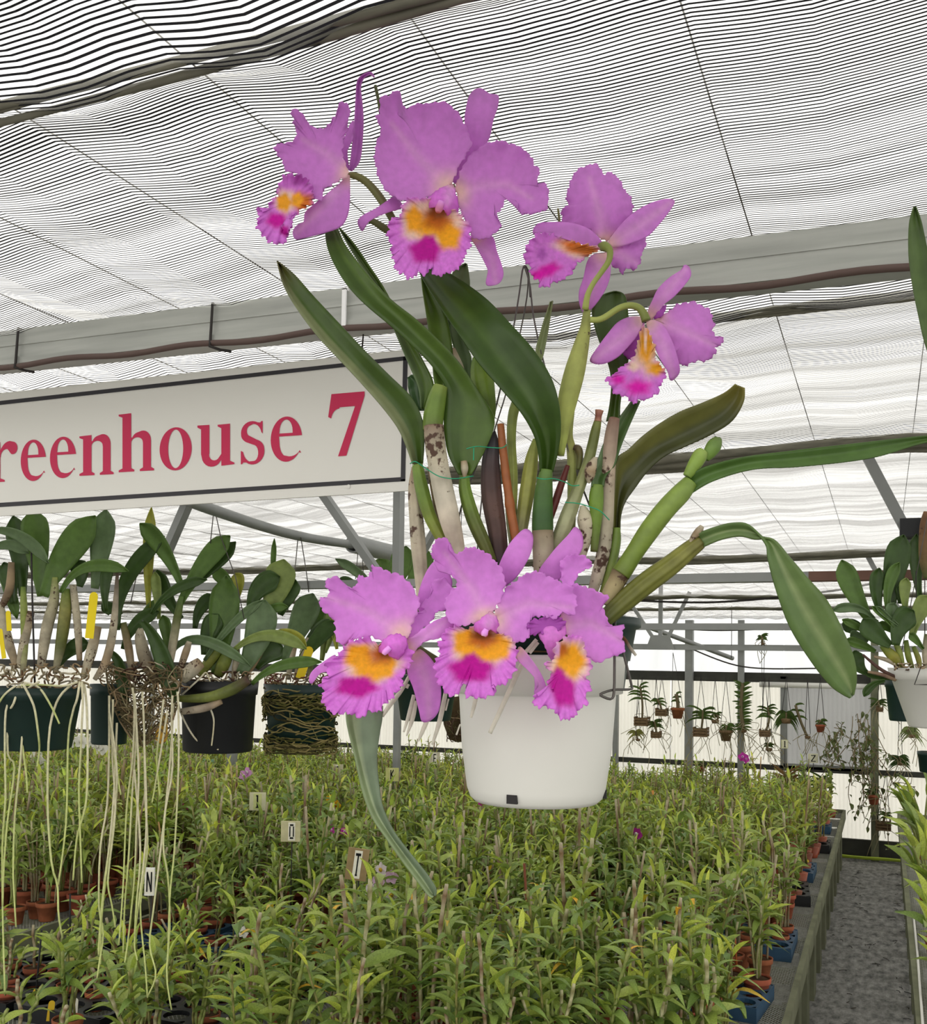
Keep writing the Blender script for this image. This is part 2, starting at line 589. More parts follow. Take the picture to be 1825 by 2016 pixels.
def zat(px, py):
    return on_y(px, py, WY).z
z_top_rail, z_low_rail, z_eave = zat(1450, 1330), zat(1500, 1509), ZC
wall = bpy.data.objects.new('wall_back', None)
COL.objects.link(wall)
structure(wall)
gx0, gx1 = on_y(1543, 1400, WY).x, on_y(1722, 1400, WY).x
edges = [XL + i * 1.22 for i in range(int((gx0 - XL) / 1.22) + 1)]
edges = [e - (edges[-1] - gx0) for e in edges] + [gx1, gx1 + 1.1, XR + 0.6]
for i in range(len(edges) - 1):
    a, c = edges[i] + 0.004, edges[i + 1] - 0.004
    grey = abs(edges[i] - gx0) < 1e-3
    # corrugated lower sheet
    b = MB()
    n = max(6, int((c - a) / 0.02))
    for (z0, z1) in ((0.16, z_low_rail - 0.02), (z_low_rail + 0.02, z_top_rail - 0.02)):
        if grey and z0 > 0.3:
            continue
        vs = []
        for k in range(n + 1):
            x = a + (c - a) * k / n
            y = WY + 0.012 * (k % 2)
            vs += [(x, y, z0), (x, y, z1)]
        b.add(vs, [(2 * k, 2 * k + 2, 2 * k + 3, 2 * k + 1) for k in range(n)])
    b.obj('wall_panel', PAN_LOW, wall, smooth=False)
    if grey:
        b = MB()
        n = 40
        vs = []
        for k in range(n + 1):
            x = a + (c - a) * k / n
            vs += [(x, WY - 0.01 + 0.012 * (k % 2), z_low_rail + 0.02), (x, WY - 0.01 + 0.012 * (k % 2), z_top_rail - 0.05)]
        b.add(vs, [(2 * k, 2 * k + 2, 2 * k + 3, 2 * k + 1) for k in range(n)])
        b.obj('cooling_pad', PAN_GREY, wall, smooth=False, label='grey cooling pad panel set in the cream wall')
        b = MB()
        for x in (a, c):
            b.box((x - 0.035, WY - 0.05, z_low_rail), (x + 0.035, WY - 0.012, z_top_rail))
        b.box((a, WY - 0.05, z_low_rail), (c, WY - 0.012, z_low_rail + 0.05))
        b.obj('pad_frame', M['galv'], wall, smooth=False)
        b = MB()
        b.tube([(a - 0.25, WY - 0.07, z_top_rail - 0.09), (c + 0.05, WY - 0.07, z_top_rail - 0.09)], 0.03, 12)
        b.obj('roller', M['sign'], wall, label='white roller tube above the grey pad')
    b = MB()
    b.add([(a, WY, z_top_rail), (c, WY, z_top_rail), (c, WY, ZC + 0.02), (a, WY, ZC + 0.02)], [(0, 1, 2, 3)])
    b.obj('window_sheet', PAN_HI, wall, smooth=False)
for name, z, h, m in (('trim_1', z_top_rail, 0.075, 'dark_rail'), ('trim_2', z_low_rail, 0.055, 'dark_rail'), ('trim_3', 0.10, 0.2, 'dark_rail')):
    b = MB()
    b.box((XL, WY - 0.05, z - h / 2), (XR + .6, WY - 0.005, z + h / 2))
    if name == 'trim_1':
        b.box((XL, WY - 0.07, z - h / 2 - 0.03), (XR + .6, WY - 0.05, z - h / 2 + 0.012))
    structure(b.obj(name, M[m], smooth=False))
# hose at the foot of the wall
b = MB()
for s in range(2):
    b.tube([(-1.0 + 0.1 * k, WY - 0.16 - 0.05 * s + 0.012 * math.sin(k * 1.3 + s), 0.03 + 0.02 * s) for k in range(30)], 0.011, 6)
tag(b.obj('garden_hose', solid('hose_green', lin(170, 190, 60), 0.5)), 'lime green hose lying along the foot of the back wall', 'hose')
# posts and cross rails before the wall
def post(px, label, y=None, w=0.07, z0=0.0, m='galv', name='wall_post'):
    p = on_y(px, 1350, y or WY - 0.10)
    b = MB()
    b.box((p.x - w / 2, p.y - w / 2, z0), (p.x + w / 2, p.y + w / 2, ZC - 0.03))
    o = structure(b.obj(name, M[m], smooth=False))
    o['label'] = label
    return o
post(1357, 'grey square wall post left of the tall strappy plant', w=0.085)
post(1459, 'slender wall post behind the tall strappy plant', w=0.065)
post(1213, 'thin wall post beside the white hanging pot', w=0.06)
post(1722, 'dark wall post at the far end of the aisle', w=0.075, m='concrete')
post(1150, 'wall post hidden behind the white hanging pot', w=0.06)
post(300, 'wall post beyond the hanging pots', w=0.06)
for z, label in ((zat(1450, 1234), 'upper grey rail across the back wall glazing'), (zat(1450, 1275), 'lower grey rail across the back wall glazing')):
    b = MB()
    b.box((XL, WY - 0.16, z - 0.03), (XR, WY - 0.11, z + 0.03))
    o = structure(b.obj('trim_4', M['galv'], smooth=False))
    o['label'] = label

# ---- roof trusses: bottom chord, webs
def truss(y, zc, label, bars, h=0.05, rust_from=None, chord=(XL, XR)):
    t_ = thing('roof_truss', label, 'truss', (0, y, zc))
    b = MB()
    x1 = chord[1] if rust_from is None else rust_from
    b.box((chord[0], y - 0.02, zc - h / 2), (x1, y + 0.02, zc + h / 2))
    b.obj('chord', M['galv'], t_, smooth=False)
    if rust_from is not None:
        b = MB()
        b.box((x1, y - 0.021, zc - h / 2), (chord[1], y + 0.021, zc + h / 2))
        b.obj('chord', M['rust'], t_, smooth=False, label='rust-stained end of the chord')
    for (xa, ya, xb, yb, w) in bars:
        p, q = on_y(xa, ya, y), on_y(xb, yb, y)
        b = MB()
        b.bar(p, q, w, 0.03, up=(0, 1, 0))
        b.obj('web_bar', M['galv'], t_, smooth=False)
    return t_
Y1, Y2, Y3 = FOLDS[2], FOLDS[3], FOLDS[4]
zc1 = on_y(1450, 1138, Y1 + 0.05).z
truss(Y1 + 0.05, zc1, 'nearest roof truss with sloping grey web bars and a chord rusty on one side',
      [(624, 955, 752, 1140, 0.02), (372, 985, 322, 1100, 0.022), (1700, 885, 1800, 1075, 0.022), (786, 940, 783, 1150, 0.02), (875, 1010, 830, 1090, 0.012)],
      h=0.021, rust_from=on_y(1590, 1138, Y1).x)
zc2 = on_y(1450, 1234, Y2 + 0.05).z
truss(Y2 + 0.05, zc2, 'second roof truss farther in with one thin diagonal bar', [(1703, 1085, 1735, 1145, 0.02), (1735, 1145, 1790, 1232, 0.02)], h=0.03)
t3 = truss(Y3 + 0.3, on_y(1450, 1276, Y3 + 0.3).z, 'far roof truss with upright and diagonal bars meeting at a gusset plate',
      [(1301, 1150, 1300, 1262, 0.028), (1358, 1165, 1312, 1262, 0.024), (1240, 1185, 1290, 1262, 0.024)], h=0.035)
g = on_y(1300, 1266, Y3 + 0.27)
b = MB()
b.add([g + Vector(v) for v in ((-0.11, 0, -0.05), (0.11, 0, -0.05), (0.07, 0, 0.06), (-0.07, 0, 0.06), (-0.11, -0.012, -0.05), (0.11, -0.012, -0.05), (0.07, -0.012, 0.06), (-0.07, -0.012, 0.06))],
      [(0, 1, 2, 3), (7, 6, 5, 4), (0, 4, 5, 1), (1, 5, 6, 2), (2, 6, 7, 3), (3, 7, 4, 0)])
b.obj('gusset_plate', M['galv'], t3, smooth=False)
# the post that stands on the bench side, and the short one behind the hanging pots
for px, py, y, w, lab in ((781, 1490, 8.4, 0.055, 'grey steel post rising behind the sign to the nearest truss'), (455, 1560, 8.4, 0.075, 'short grey post below the black hanging pot')):
    p = on_y(px, py, y)
    b = MB()
    b.box((p.x - w / 2, p.y - w / 2, 0), (p.x + w / 2, p.y + w / 2, ZC - 0.02))
    b.obj('steel_post', M['galv'], smooth=False)
    o = bpy.data.objects['steel_post' if px == 781 else 'steel_post.001']
    structure(o)
    o['label'] = lab

# ---- steel beam across the bay with a cable under it
BY = 1.195
bl, br = on_y(-120, 690.0 + 13, BY), on_y(1900, 478.0 - 13, BY)
bl, br = bl + (bl - br) * 0.9, br + (br - bl) * 1.1
d = (br - bl).normalized()
upv = Vector((-d.z, 0, d.x))
beam = thing('steel_beam', 'large grey galvanised steel beam crossing above the sign and the orchid', 'beam', bl)
BH = 0.052
b = MB()
def chan(off, y0, y1, z0, z1):
    vs = []
    for p in (bl, br):
        for (yy, zz) in ((y0, z0), (y1, z0), (y1, z1), (y0, z1)):
            vs.append(p + Vector((0, yy, 0)) + upv * zz)
    b.add(vs, [(0, 1, 2, 3), (7, 6, 5, 4), (0, 4, 5, 1), (1, 5, 6, 2), (2, 6, 7, 3), (3, 7, 4, 0)])
chan(0, 0, 0.004, -BH / 2, BH / 2 + 0.004)
chan(0, 0.0042, 0.04, BH / 2 - 0.004, BH / 2)
chan(0, 0.0042, 0.04, -BH / 2, -BH / 2 + 0.004)
chan(0, -0.004, 0.0, -BH / 2, -BH / 2 + 0.010)
chan(0, -0.0015, 0.0, 0.004, 0.007)
b.obj('channel', solid('beam_steel', lin(176, 178, 172), 0.55, 0.4, metal=0.1, noise=(5, 0.8, 1.1, None, (1, 4, 14))), beam, smooth=False)
b = MB()
n = 180
b.tube([bl + (br - bl) * (k / n) + upv * (-BH / 2 - 0.004 + 0.0025 * math.sin(k * 0.7)) + Vector((0, -0.006, 0)) for k in range(n + 1)], 0.0045, 7)
b.obj('cable', solid('brown_cable', lin(92, 74, 68), 0.7), beam, label='dark brown cable tied under the beam')
def ring_at(px, name='cable_tie', m='dark_wire', wid=0.0022):
    f_ = (on_y(px, 600, BY).x - bl.x) / (br.x - bl.x)
    c = bl + (br - bl) * f_
    b = MB()
    b.tube([c + Vector((0, 0.03, 0)) + upv * (BH / 2 + 0.003), c + Vector((0, -0.006, 0)) + upv * (BH / 2 + 0.003), c + Vector((0, -0.008, 0)) + upv * (-BH / 2),
            c + Vector((0.002, -0.012, 0)) + upv * (-BH / 2 - 0.009), c + Vector((0.012, 0, 0)) + upv * (-BH / 2 - 0.012), c + Vector((0.03, 0.0, 0)) + upv * (-BH / 2 - 0.016)], wid, 6)
    return b.obj(name, M[m], beam)
ring_at(43)
ring_at(423)
# pale strap the sign hangs from
f_ = on_y(683, 600, BY)
b = MB()
b.box((f_.x - 0.003, BY - 0.009, on_y(683, 645, BY).z), (f_.x + 0.003, BY - 0.006, on_y(683, 572, BY).z))
b.box((f_.x - 0.003, BY - 0.009, on_y(683, 574, BY).z), (f_.x + 0.003, BY + 0.03, on_y(683, 570, BY).z))
tag(b.obj('hanging_strap', M['plaque'], smooth=False), 'pale strap looped over the beam above the sign', 'strap')
b = MB()
b.tube([on_y(683, 640, BY + 0.01), on_y(716, 650, BY + 0.03), on_y(711, 712, BY + 0.045)], 0.0013, 5)
tag(b.obj('sign_wire', M['dark_wire']), 'thin wire between the beam cable and the sign top', 'wire')

# ---- sign
SY = 1.30
F7 = frame(0, 560, 2.122)
sign = thing('hanging_sign', 'long white sign with black border and red lettering hanging from the beam', 'sign', on_y(806, 830, SY))
def sg(px, py, dy=0.0):
    return on_y(px, py, SY) + Vector((0, dy, 0))
top = lambda x: 774 - 0.108 * x
bot = lambda x: 1016 - 0.0622 * x
b = MB()
xa, xb = -420, 808
q = [(xa, top(xa)), (xb, top(xb)), (xb, bot(xb)), (xa, bot(xa))]
b.add([sg(*p) for p in q] + [sg(*p, 0.004) for p in q], [(3, 2, 1, 0), (4, 5, 6, 7), (0, 1, 5, 4), (1, 2, 6, 5), (2, 3, 7, 6), (3, 0, 4, 7)])
b.obj('board', M['sign'], sign, smooth=False)
b = MB()
def strip(pts):
    b.add([sg(*p, -0.0006) for p in pts], [(3, 2, 1, 0)])
ti, to = (lambda x: 789.5 - 0.1102 * x), (lambda x: 797.5 - 0.1102 * x)
bi, bo = (lambda x: 990 - 0.0640 * x), (lambda x: 998.5 - 0.0640 * x)
strip([(xa, ti(xa)), (803, ti(803)), (803, to(803)), (xa, to(xa))])
strip([(xa, bi(xa)), (798, bi(798)), (798, bo(798)), (xa, bo(xa))])
strip([(794, ti(794)), (803, ti(803)), (798, bo(798)), (789, bo(789))])
b.obj('border', M['sign_black'], sign, smooth=False)
b = MB()
c = sg(686.5, 958, -0.001)
b.add([c + Vector((0.0032 * math.cos(a), 0, 0.0032 * math.sin(a))) for a in np.linspace(0, 6.283, 13)[:-1]], [tuple(range(12))])
b.obj('screw_head', M['sign'], sign)

# serif letters; outlines in a unit box (x 0..1 wide, y 0..1 x-height)
def arc(cx, cy, rx, ry, a0, a1, n=14):
    return [(cx + rx * math.cos(math.radians(a0 + (a1 - a0) * i / n)), cy + ry * math.sin(math.radians(a0 + (a1 - a0) * i / n))) for i in range(n + 1)]
G_ = {}
G_['o'] = [arc(.5, .49, .5, .52, 0, 360, 40)[:-1], arc(.5, .49, .235, .465, 0, 360, 36)[:-1]]
G_['e'] = [[(1, .56)] + arc(.5, .49, .5, .53, 10, 180, 18) + arc(.5, .49, .5, .53, 180, 322, 16) + [(.97, .15), (.93, .2)] + arc(.62, .36, .36, .28, 330, 250, 6) + arc(.55, .40, .27, .33, 240, 180, 5) + [(.265, .56)],
           [(.27, .63), (.70, .63)] + arc(.49, .68, .21, .27, 0, 180, 12)]
stem_n = lambda top_: [(0, 0), (.45, 0), (.45, .045), (.36, .09), (.36, .72)] + arc(.53, .72, .17, .13, 180, 20, 8) + [(.70, .70), (.70, .09), (.61, .045), (.61, 0), (1.02, 0), (1.02, .045), (.93, .09), (.93, .72)] + arc(.70, .76, .23, .25, 0, 100, 8) + arc(.60, .78, .22, .2, 110, 160, 4)
G_['n'] = [stem_n(1) + [(.36, .85), (.36, 1.0), (0, .98), (0, .94), (.11, .90), (.11, .09), (0, .045)]]
G_['h'] = [stem_n(1) + [(.36, .85), (.36, 1.46), (0, 1.44), (0, 1.40), (.11, 1.36), (.11, .09), (0, .045)]]
G_['u'] = [[(0, 1), (.33, 1.0), (.33, .3)] + arc(.47, .28, .15, .15, 180, 330, 8) + [(.66, .28), (.66, .90), (.56, .95), (.56, .99), (.90, 1), (.90, .1), (1.02, .05), (1.02, .01), (.66, -.01), (.66, .13)] + arc(.40, .24, .28, .26, 330, 200, 8) + [(.10, .3), (.10, .90), (0, .95)]]
G_['r'] = [[(0, 0), (.56, 0), (.56, .045), (.42, .09), (.42, .62)] + arc(.62, .62, .19, .2, 180, 80, 6) + arc(.82, .84, .15, .16, 250, 450, 10) + arc(.75, .72, .32, .3, 95, 150, 5) + [(.42, .8), (.42, 1.0), (0, .98), (0, .94), (.14, .90), (.14, .09), (0, .045)]]
G_['s'] = [[(.02, .0), (.07, 0), (.12, .04)] + arc(.5, .29, .47, .31, 235, 360, 10) + arc(.5, .34, .46, .24, 0, 70, 6) + arc(.42, .78, .16, .13, 230, 100, 7) + arc(.52, .66, .34, .28, 90, 15, 5) + [(.90, .70), (.90, 1.0), (.85, 1.0), (.8, .965)] + arc(.47, .74, .44, .27, 60, 180, 9) + arc(.50, .70, .47, .22, 190, 248, 5) + arc(.54, .25, .18, .19, 75, -95, 8) + arc(.48, .34, .37, .3, 250, 190, 5) + [(.02, .32)]]
G_['7'] = [[(.0, .64), (.09, 1.0), (1, 1.0), (1, .93), (.5, 0), (.27, 0), (.74, .78), (.32, .78)] + arc(.30, .58, .22, .18, 90, 170, 6)]
G_['G'] = [arc(.5, .71, .5, .73, 42, 322, 26) + [(.9, .25), (.9, .58), (1, .63), (1, .68), (.55, .68), (.55, .63), (.66, .58), (.66, .12)] + arc(.5, .71, .25, .66, 290, 55, 20) + [(.82, .98), (.88, .98), (.9, 1.4), (.85, 1.4)]]
def letter(ch, x0, x1, yb, yt, slope, shear=0.0):
    cu = bpy.data.curves.new('glyph', 'CURVE')
    cu.dimensions = '2D'
    cu.fill_mode = 'BOTH'
    for pl in G_[ch]:
        s = cu.splines.new('POLY')
        s.points.add(len(pl) - 1)
        s.use_cyclic_u = True
        for i, (a, c_) in enumerate(pl):
            s.points[i].co = (a, c_, 0, 1)
    o = bpy.data.objects.new('glyph', cu)
    COL.objects.link(o)
    dg = bpy.context.evaluated_depsgraph_get()
    me = bpy.data.meshes.new_from_object(o.evaluated_get(dg))
    bpy.data.objects.remove(o)
    for v in me.vertices:
        a, c_ = v.co.x, v.co.y
        zx = x0 + a * (x1 - x0) + shear * c_
        zy = yb - c_ * (yb - yt) + a * (x1 - x0) * slope
        v.co = sg(*F7(zx, zy), -0.0008)
    me.materials.clear()
    me.materials.append(M['sign_red'])
    return mesh_obj('letter', me, sign)
for args in (('G', -240, -75, 842, 745, -.03), ('r', -52, 78, 828, 662, -.05), ('e', 88, 193, 818, 655, -.06), ('e', 210, 319, 806, 643, -.06), ('n', 333, 473, 800, 632, -.05),
             ('h', 497, 642, 785, 618, -.055), ('o', 668, 802, 776, 603, -.06), ('u', 826, 977, 762, 590, -.06), ('s', 1005, 1109, 752, 576, -.06), ('e', 1132, 1263, 738, 560, -.065)):
    letter(*args)
letter('7', 1372, 1524, 722, 460, -.085)

# ---- pipes the left row hangs from
def pipe(pts, r, name, label, m='galv', cat='pipe'):
    b = MB()
    b.tube([Vector(p) for p in cr([tuple(p) for p in pts], 30)], r, 10)
    return tag(b.obj(name, M[m]), label, cat)
pipe([P(370, 985, 2.15), P(420, 1004, 2.3), P(520, 1037, 2.6), P(600, 1058, 2.85), P(706, 1074, 3.15)], 0.013, 'hanging_pipe', 'bent grey pipe running in behind the sign with wire hangers on it')
b = MB()
pa, pb = P(695, 1071, 3.1), P(830, 1103, 3.6)
dd = (pb - pa)
prof = [(0.028, 0), (0.028, dd.length), (0.022, dd.length), (0.022, 0.0), (0.028, 0)]
vs = []
rot = dd.to_track_quat('Z', 'Y').to_matrix()
bb = MB().lathe(prof, 16)
b.add([pa + rot @ Vector(v) for v in bb.v], bb.f)
tag(b.obj('pipe_sleeve', M['galv']), 'wider grey sleeve pipe with an open end around the bent pipe', 'pipe')
wp_ = pipe([on_y(1205, 1208, 8.2), on_y(1340, 1258, 8.6), on_y(1442, 1296, 9.2)], 0.02, 'water_pipe', 'grey pipe sloping down before the back wall glazing')
for px, py, yy in ((1215, 1212, 8.25), (1440, 1295, 9.15)):
    b = MB()
    v = on_y(px, py, yy)
    b.tube([v, Vector((v.x, v.y, ZC))], 0.003, 5)
    b.obj('hanger_wire', M['dark_wire'], wp_)
for k, (pts, lab) in enumerate((([on_y(1240, 1229, WY - .3), on_y(1400, 1241, WY - .3), on_y(1580, 1235, WY - .3)], 'slack wire just under the upper glazing rail'),
                ([on_y(1355, 1275, WY - .3), on_y(1460, 1312, WY - .3), on_y(1600, 1316, WY - .3), on_y(1700, 1310, WY - .3)], 'lower drooping cable before the glazing'),
                ([on_y(1240, 1182, Y3), on_y(1420, 1185, Y3), on_y(1660, 1160, Y3), on_y(1800, 1125, Y3)], 'dark cable sagging under the shade cloth'))):
    pipe(pts, 0.008, 'slack_cable', lab, 'dark_wire', 'cable')

# ---- benches
def mesh_top_mat():
    m, nt, out, N, L = mat('wire_mesh')
    tc = N('ShaderNodeTexCoord')
    mp = N('ShaderNodeMapping')
    mp.inputs['Rotation'].default_value = (0, 0, 0.785)
    mp.inputs['Scale'].default_value = (62, 62, 1)
    L(tc.outputs['Object'], mp.inputs[0])
    sp = N('ShaderNodeSeparateXYZ')
    L(mp.outputs[0], sp.inputs[0])
    outs = []
    for k in (0, 1):
        fr = N('ShaderNodeMath', operation='FRACT')
        L(sp.outputs[k], fr.inputs[0])
        gt = N('ShaderNodeMath', operation='GREATER_THAN')
        gt.inputs[1].default_value = 0.28
        L(fr.outputs[0], gt.inputs[0])
        outs.append(gt)
    mul = N('ShaderNodeMath', operation='MULTIPLY')
    L(outs[0].outputs[0], mul.inputs[0])
    L(outs[1].outputs[0], mul.inputs[1])
    p = N('ShaderNodeBsdfPrincipled')
    p.inputs['Base Color'].default_value = (*lin(142, 142, 132), 1)
    p.inputs['Roughness'].default_value = 0.6
    tr = N('ShaderNodeBsdfTransparent')
    mx = N('ShaderNodeMixShader')
    L(mul.outputs[0], mx.inputs[0])
    L(p.outputs[0], mx.inputs[1])
    L(tr.outputs[0], mx.inputs[2])
    L(mx.outputs[0], out.inputs[0])
    return m
MESH = mesh_top_mat()
e0, e1 = on_z(1573, 1954, ZB), on_z(1668, 1589, ZB)
r0, r1 = on_z(1799, 1954, ZB), on_z(1765, 1600, ZB)
EX = (e0.x + e1.x) / 2
RX = (r0.x + r1.x) / 2
BY0, BY1 = 2.3, WY - 0.3
print('BENCH', EX, RX, BY1, 'WALL', WY, 'FOLDS', FOLDS, 'SX', SX, 'eave', on_y(1400, 1217, WY).z, 'rails', z_top_rail, z_low_rail)
def bench(x0, x1, y0, y1, label, posts_at):
    t_ = thing('plant_bench', label, 'bench', ((x0 + x1) / 2, y0, 0))
    b = MB()
    b.add([(x0, y0, ZB), (x1, y0, ZB), (x1, y1, ZB), (x0, y1, ZB)], [(0, 1, 2, 3)])
    b.obj('mesh_top', MESH, t_, smooth=False)
    for (a, c_) in (((x0, y0), (x0, y1)), ((x1, y0), (x1, y1)), ((x0, y0), (x1, y0)), ((x0, y1), (x1, y1))):
        b = MB()
        b.bar((a[0], a[1], ZB - 0.015), (c_[0], c_[1], ZB - 0.015), 0.028, 0.09)
        b.obj('edge_board', M['concrete'], t_, smooth=False)
    y = y0 + 0.1
    while y < y1:
        for x in posts_at:
            b = MB()
            b.box((x - 0.02, y - 0.10, 0), (x + 0.02, y + 0.10, ZB - 0.03))
            b.obj('leg', M['concrete'], t_, smooth=False)
        b = MB()
        b.box((x0, y - 0.02, ZB - 0.09), (x1, y + 0.02, ZB - 0.02))
        b.obj('cross_bearer', M['concrete'], t_, smooth=False)
        y += 0.6
    return t_
bench(EX - 3.5, EX - 0.014, BY0, BY1, 'long mesh-topped bench of crowded dendrobiums along the grey aisle', (EX - 3.4, EX - 0.045))
bench(EX - 7.0, EX - 3.85, BY0 + 1, BY1, 'mesh-topped bench beyond the aisle bench, under the long hanging roots', (EX - 6.9, EX - 3.9))
bench(EX - 11.2, EX - 7.35, BY0 + 3, BY1, 'outermost mesh-topped bench on the far side of the house', (EX - 11.1, EX - 7.4))
bench(RX + 0.014, RX + 2.2, BY0, BY1, 'mesh-topped bench across the aisle with strap-leaved orchids', (RX + 0.045, RX + 2.1))
# ------------------------------------------------------------------ the flowering orchid in the white pot
HD = 0.845                                       # its distance
FA, FC, FE = frame(480, 120, 2.8516), frame(980, 300, 3.802), frame(580, 1000, 2.607)
FL, FR, FP = frame(540, 420, 2.881), frame(940, 560, 2.964), frame(640, 1240, 2.9435)
FM3 = frame(1200, 600, 2.92)
FPX = lambda x, y: (x, y)
DS = HD / 1.13                                   # depth details were drawn for 1.13 m
PINK, PALE, DEEP = np.array(lin(226, 148, 230)), np.array(lin(232, 178, 226)), np.array(lin(186, 92, 192))
YEL, ORA, MAG, CREAM = np.array(lin(246, 176, 30)), np.array(lin(206, 112, 34)), np.array(lin(196, 0, 158)), np.array(lin(244, 214, 196))
LIPC = np.array(lin(222, 128, 224))

DOFF = 0.0                                        # moves a whole bloom nearer, cm
def smooth(a, b, x):
    t = np.clip((x - a) / (b - a), 0, 1)
    return t * t * (3 - 2 * t)

def seg_dist(px, py, line):
    """distance to a polyline and how far along it"""
    best, al = np.full(px.shape, 1e9), np.zeros(px.shape)
    n = len(line) - 1
    for i in range(n):
        (ax, ay), (bx, by) = line[i], line[i + 1]
        dx, dy = bx - ax, by - ay
        t = np.clip(((px - ax) * dx + (py - ay) * dy) / (dx * dx + dy * dy + 1e-9), 0, 1)
        d = np.hypot(px - ax - t * dx, py - ay - t * dy)
        m = d < best
        best[m] = d[m]
        al[m] = ((i + t) / n)[m]
    return best, al

def patch(name, fr, poly, c, parent, d=0.0, tilt=(0, 0), cup=0.0, ruf=0.0, nruf=12, rag=0.0, rib=None, blobs=None, base=None, edge=None,
          na=110, nr=12, seed=0, mt='petal', t=0.0005, pw=1.0, label=None, veins=0.0):
    """a petal-like surface filling the outline; d, cup, ruf in cm, tilt in cm per 100 px"""
    r_ = np.random.RandomState(seed + int(c[0]) * 7 + int(c[1]))
    pts = np.array([fr(*p) for p in poly])
    cx, cy = fr(*c)
    out, per = even(cr(pts, len(pts) * 12, True), na)
    s = np.linspace(0, 1, na, endpoint=False)
    tang = np.roll(out, -1, 0) - np.roll(out, 1, 0)
    nor = np.stack([tang[:, 1], -tang[:, 0]], 1) / (np.linalg.norm(tang, axis=1)[:, None] + 1e-9)
    if rag:
        w = sum(a * np.sin(2 * np.pi * s * np.round(per / l) + r_.rand() * 6.28) for l, a in ((34, .7), (17, .9), (9.0, .6)))
        w += r_.uniform(-0.7, 0.7, na)
        out = out + nor * (w * rag)[:, None]
    rf = np.sin(2 * np.pi * s * nruf + 1.3 * np.sin(2 * np.pi * s * 3 + r_.rand() * 6) + r_.rand() * 6) + 0.6 * np.sin(2 * np.pi * s * (nruf * 1.9) + r_.rand() * 6)
    rs = (np.arange(1, nr + 1) / nr) ** 0.85
    sm = out.copy()                               # inner rings follow a softened outline
    for _ in range(int(na * 0.35)):
        sm = (np.roll(sm, 1, 0) + sm + np.roll(sm, -1, 0)) / 3
    kr = (rs ** 2.2)[:, None]
    X = np.r_[cx, (cx + ((sm[None, :, 0] * (1 - kr) + out[None, :, 0] * kr) - cx) * rs[:, None]).ravel()]
    Y = np.r_[cy, (cy + ((sm[None, :, 1] * (1 - kr) + out[None, :, 1] * kr) - cy) * rs[:, None]).ravel()]
    R = np.r_[0, np.repeat(rs, na)]
    RF = np.r_[0, (rs[:, None] ** 6 * rf[None, :]).ravel()]
    Z = d + DOFF + tilt[0] * (X - cx) / 100 + tilt[1] * (Y - cy) / 100 + cup * np.minimum(np.hypot(X - cx, Y - cy) / (np.hypot(out[:, 0] - cx, out[:, 1] - cy).mean()), 1.7) ** (2 * pw) + ruf * (0.85 if mt == 'petal' else 0.8) * RF
    base = PINK if base is None else np.array(base)
    col = np.tile(base, (len(X), 1))
    if edge is not None:
        k = smooth(0.45, 1.0, R)[:, None]
        col = col * (1 - k) + np.array(edge) * k
    if rib:
        line = [fr(*p) for p in rib]
        dd, al = seg_dist(X, Y, line)
        w = 6 + 10 * (1 - al)
        k = (np.exp(-(dd / w) ** 2) * 0.55)[:, None]
        col = col * (1 - k) + PALE * k
        k = (np.exp(-(dd / 30) ** 2) * np.exp(-(al / 0.14) ** 2) * 0.8)[:, None]
        col = col * (1 - k) + CREAM * k
        Z = Z + 0.12 * np.exp(-(dd / 8) ** 2)
    if veins:
        ang = np.arctan2(Y - cy, X - cx)
        k = (veins * (0.5 + 0.5 * np.sin(ang * 46 + 2 * np.sin(ang * 9))) * smooth(0.5, 0.95, R))[:, None]
        col = col * (1 - k) + DEEP * k
    for bl in blobs or ():
        (bx, by), rx, ry, cc, soft = bl[0], bl[1], bl[2], bl[3], bl[4]
        sc = (fr(1, 0)[0] - fr(0, 0)[0])
        qx, qy = fr(bx, by)
        ca, sa = math.cos(math.radians(bl[5] if len(bl) > 5 else 0)), math.sin(math.radians(bl[5] if len(bl) > 5 else 0))
        u, v = ((X - qx) * ca + (Y - qy) * sa) / (rx * sc), (-(X - qx) * sa + (Y - qy) * ca) / (ry * sc)
        ang = np.arctan2(v, u)
        e = np.hypot(u, v) * (1 + 0.10 * np.sin(ang * 5 + bx) + soft * 0.06 * np.sin(ang * 23 + by) )
        k = (1 - smooth(1 - soft, 1 + soft * 0.6, e))[:, None]
        col = col * (1 - k) + np.array(cc) * k
    depth = HD + Z * DS / 100
    rx_, uy_ = (X - PPX) / F_PX, (Y - PPY) / F_PX
    V = np.array(CAM)[None] + depth[:, None] * (np.array(FWD)[None] + rx_[:, None] * np.array(RIGHT)[None] - uy_[:, None] * np.array(UP)[None])
    f = [(0, 1 + (k + 1) % na, 1 + k) for k in range(na)]
    for i in range(nr - 1):
        a, b_ = 1 + i * na, 1 + (i + 1) * na
        f += [(a + k, a + (k + 1) % na, b_ + (k + 1) % na, b_ + k) for k in range(na)]
    b = MB()
    b.add(V, f, col)
    o = b.obj(name, M[mt], parent, label=label)
    return thick(o, t)

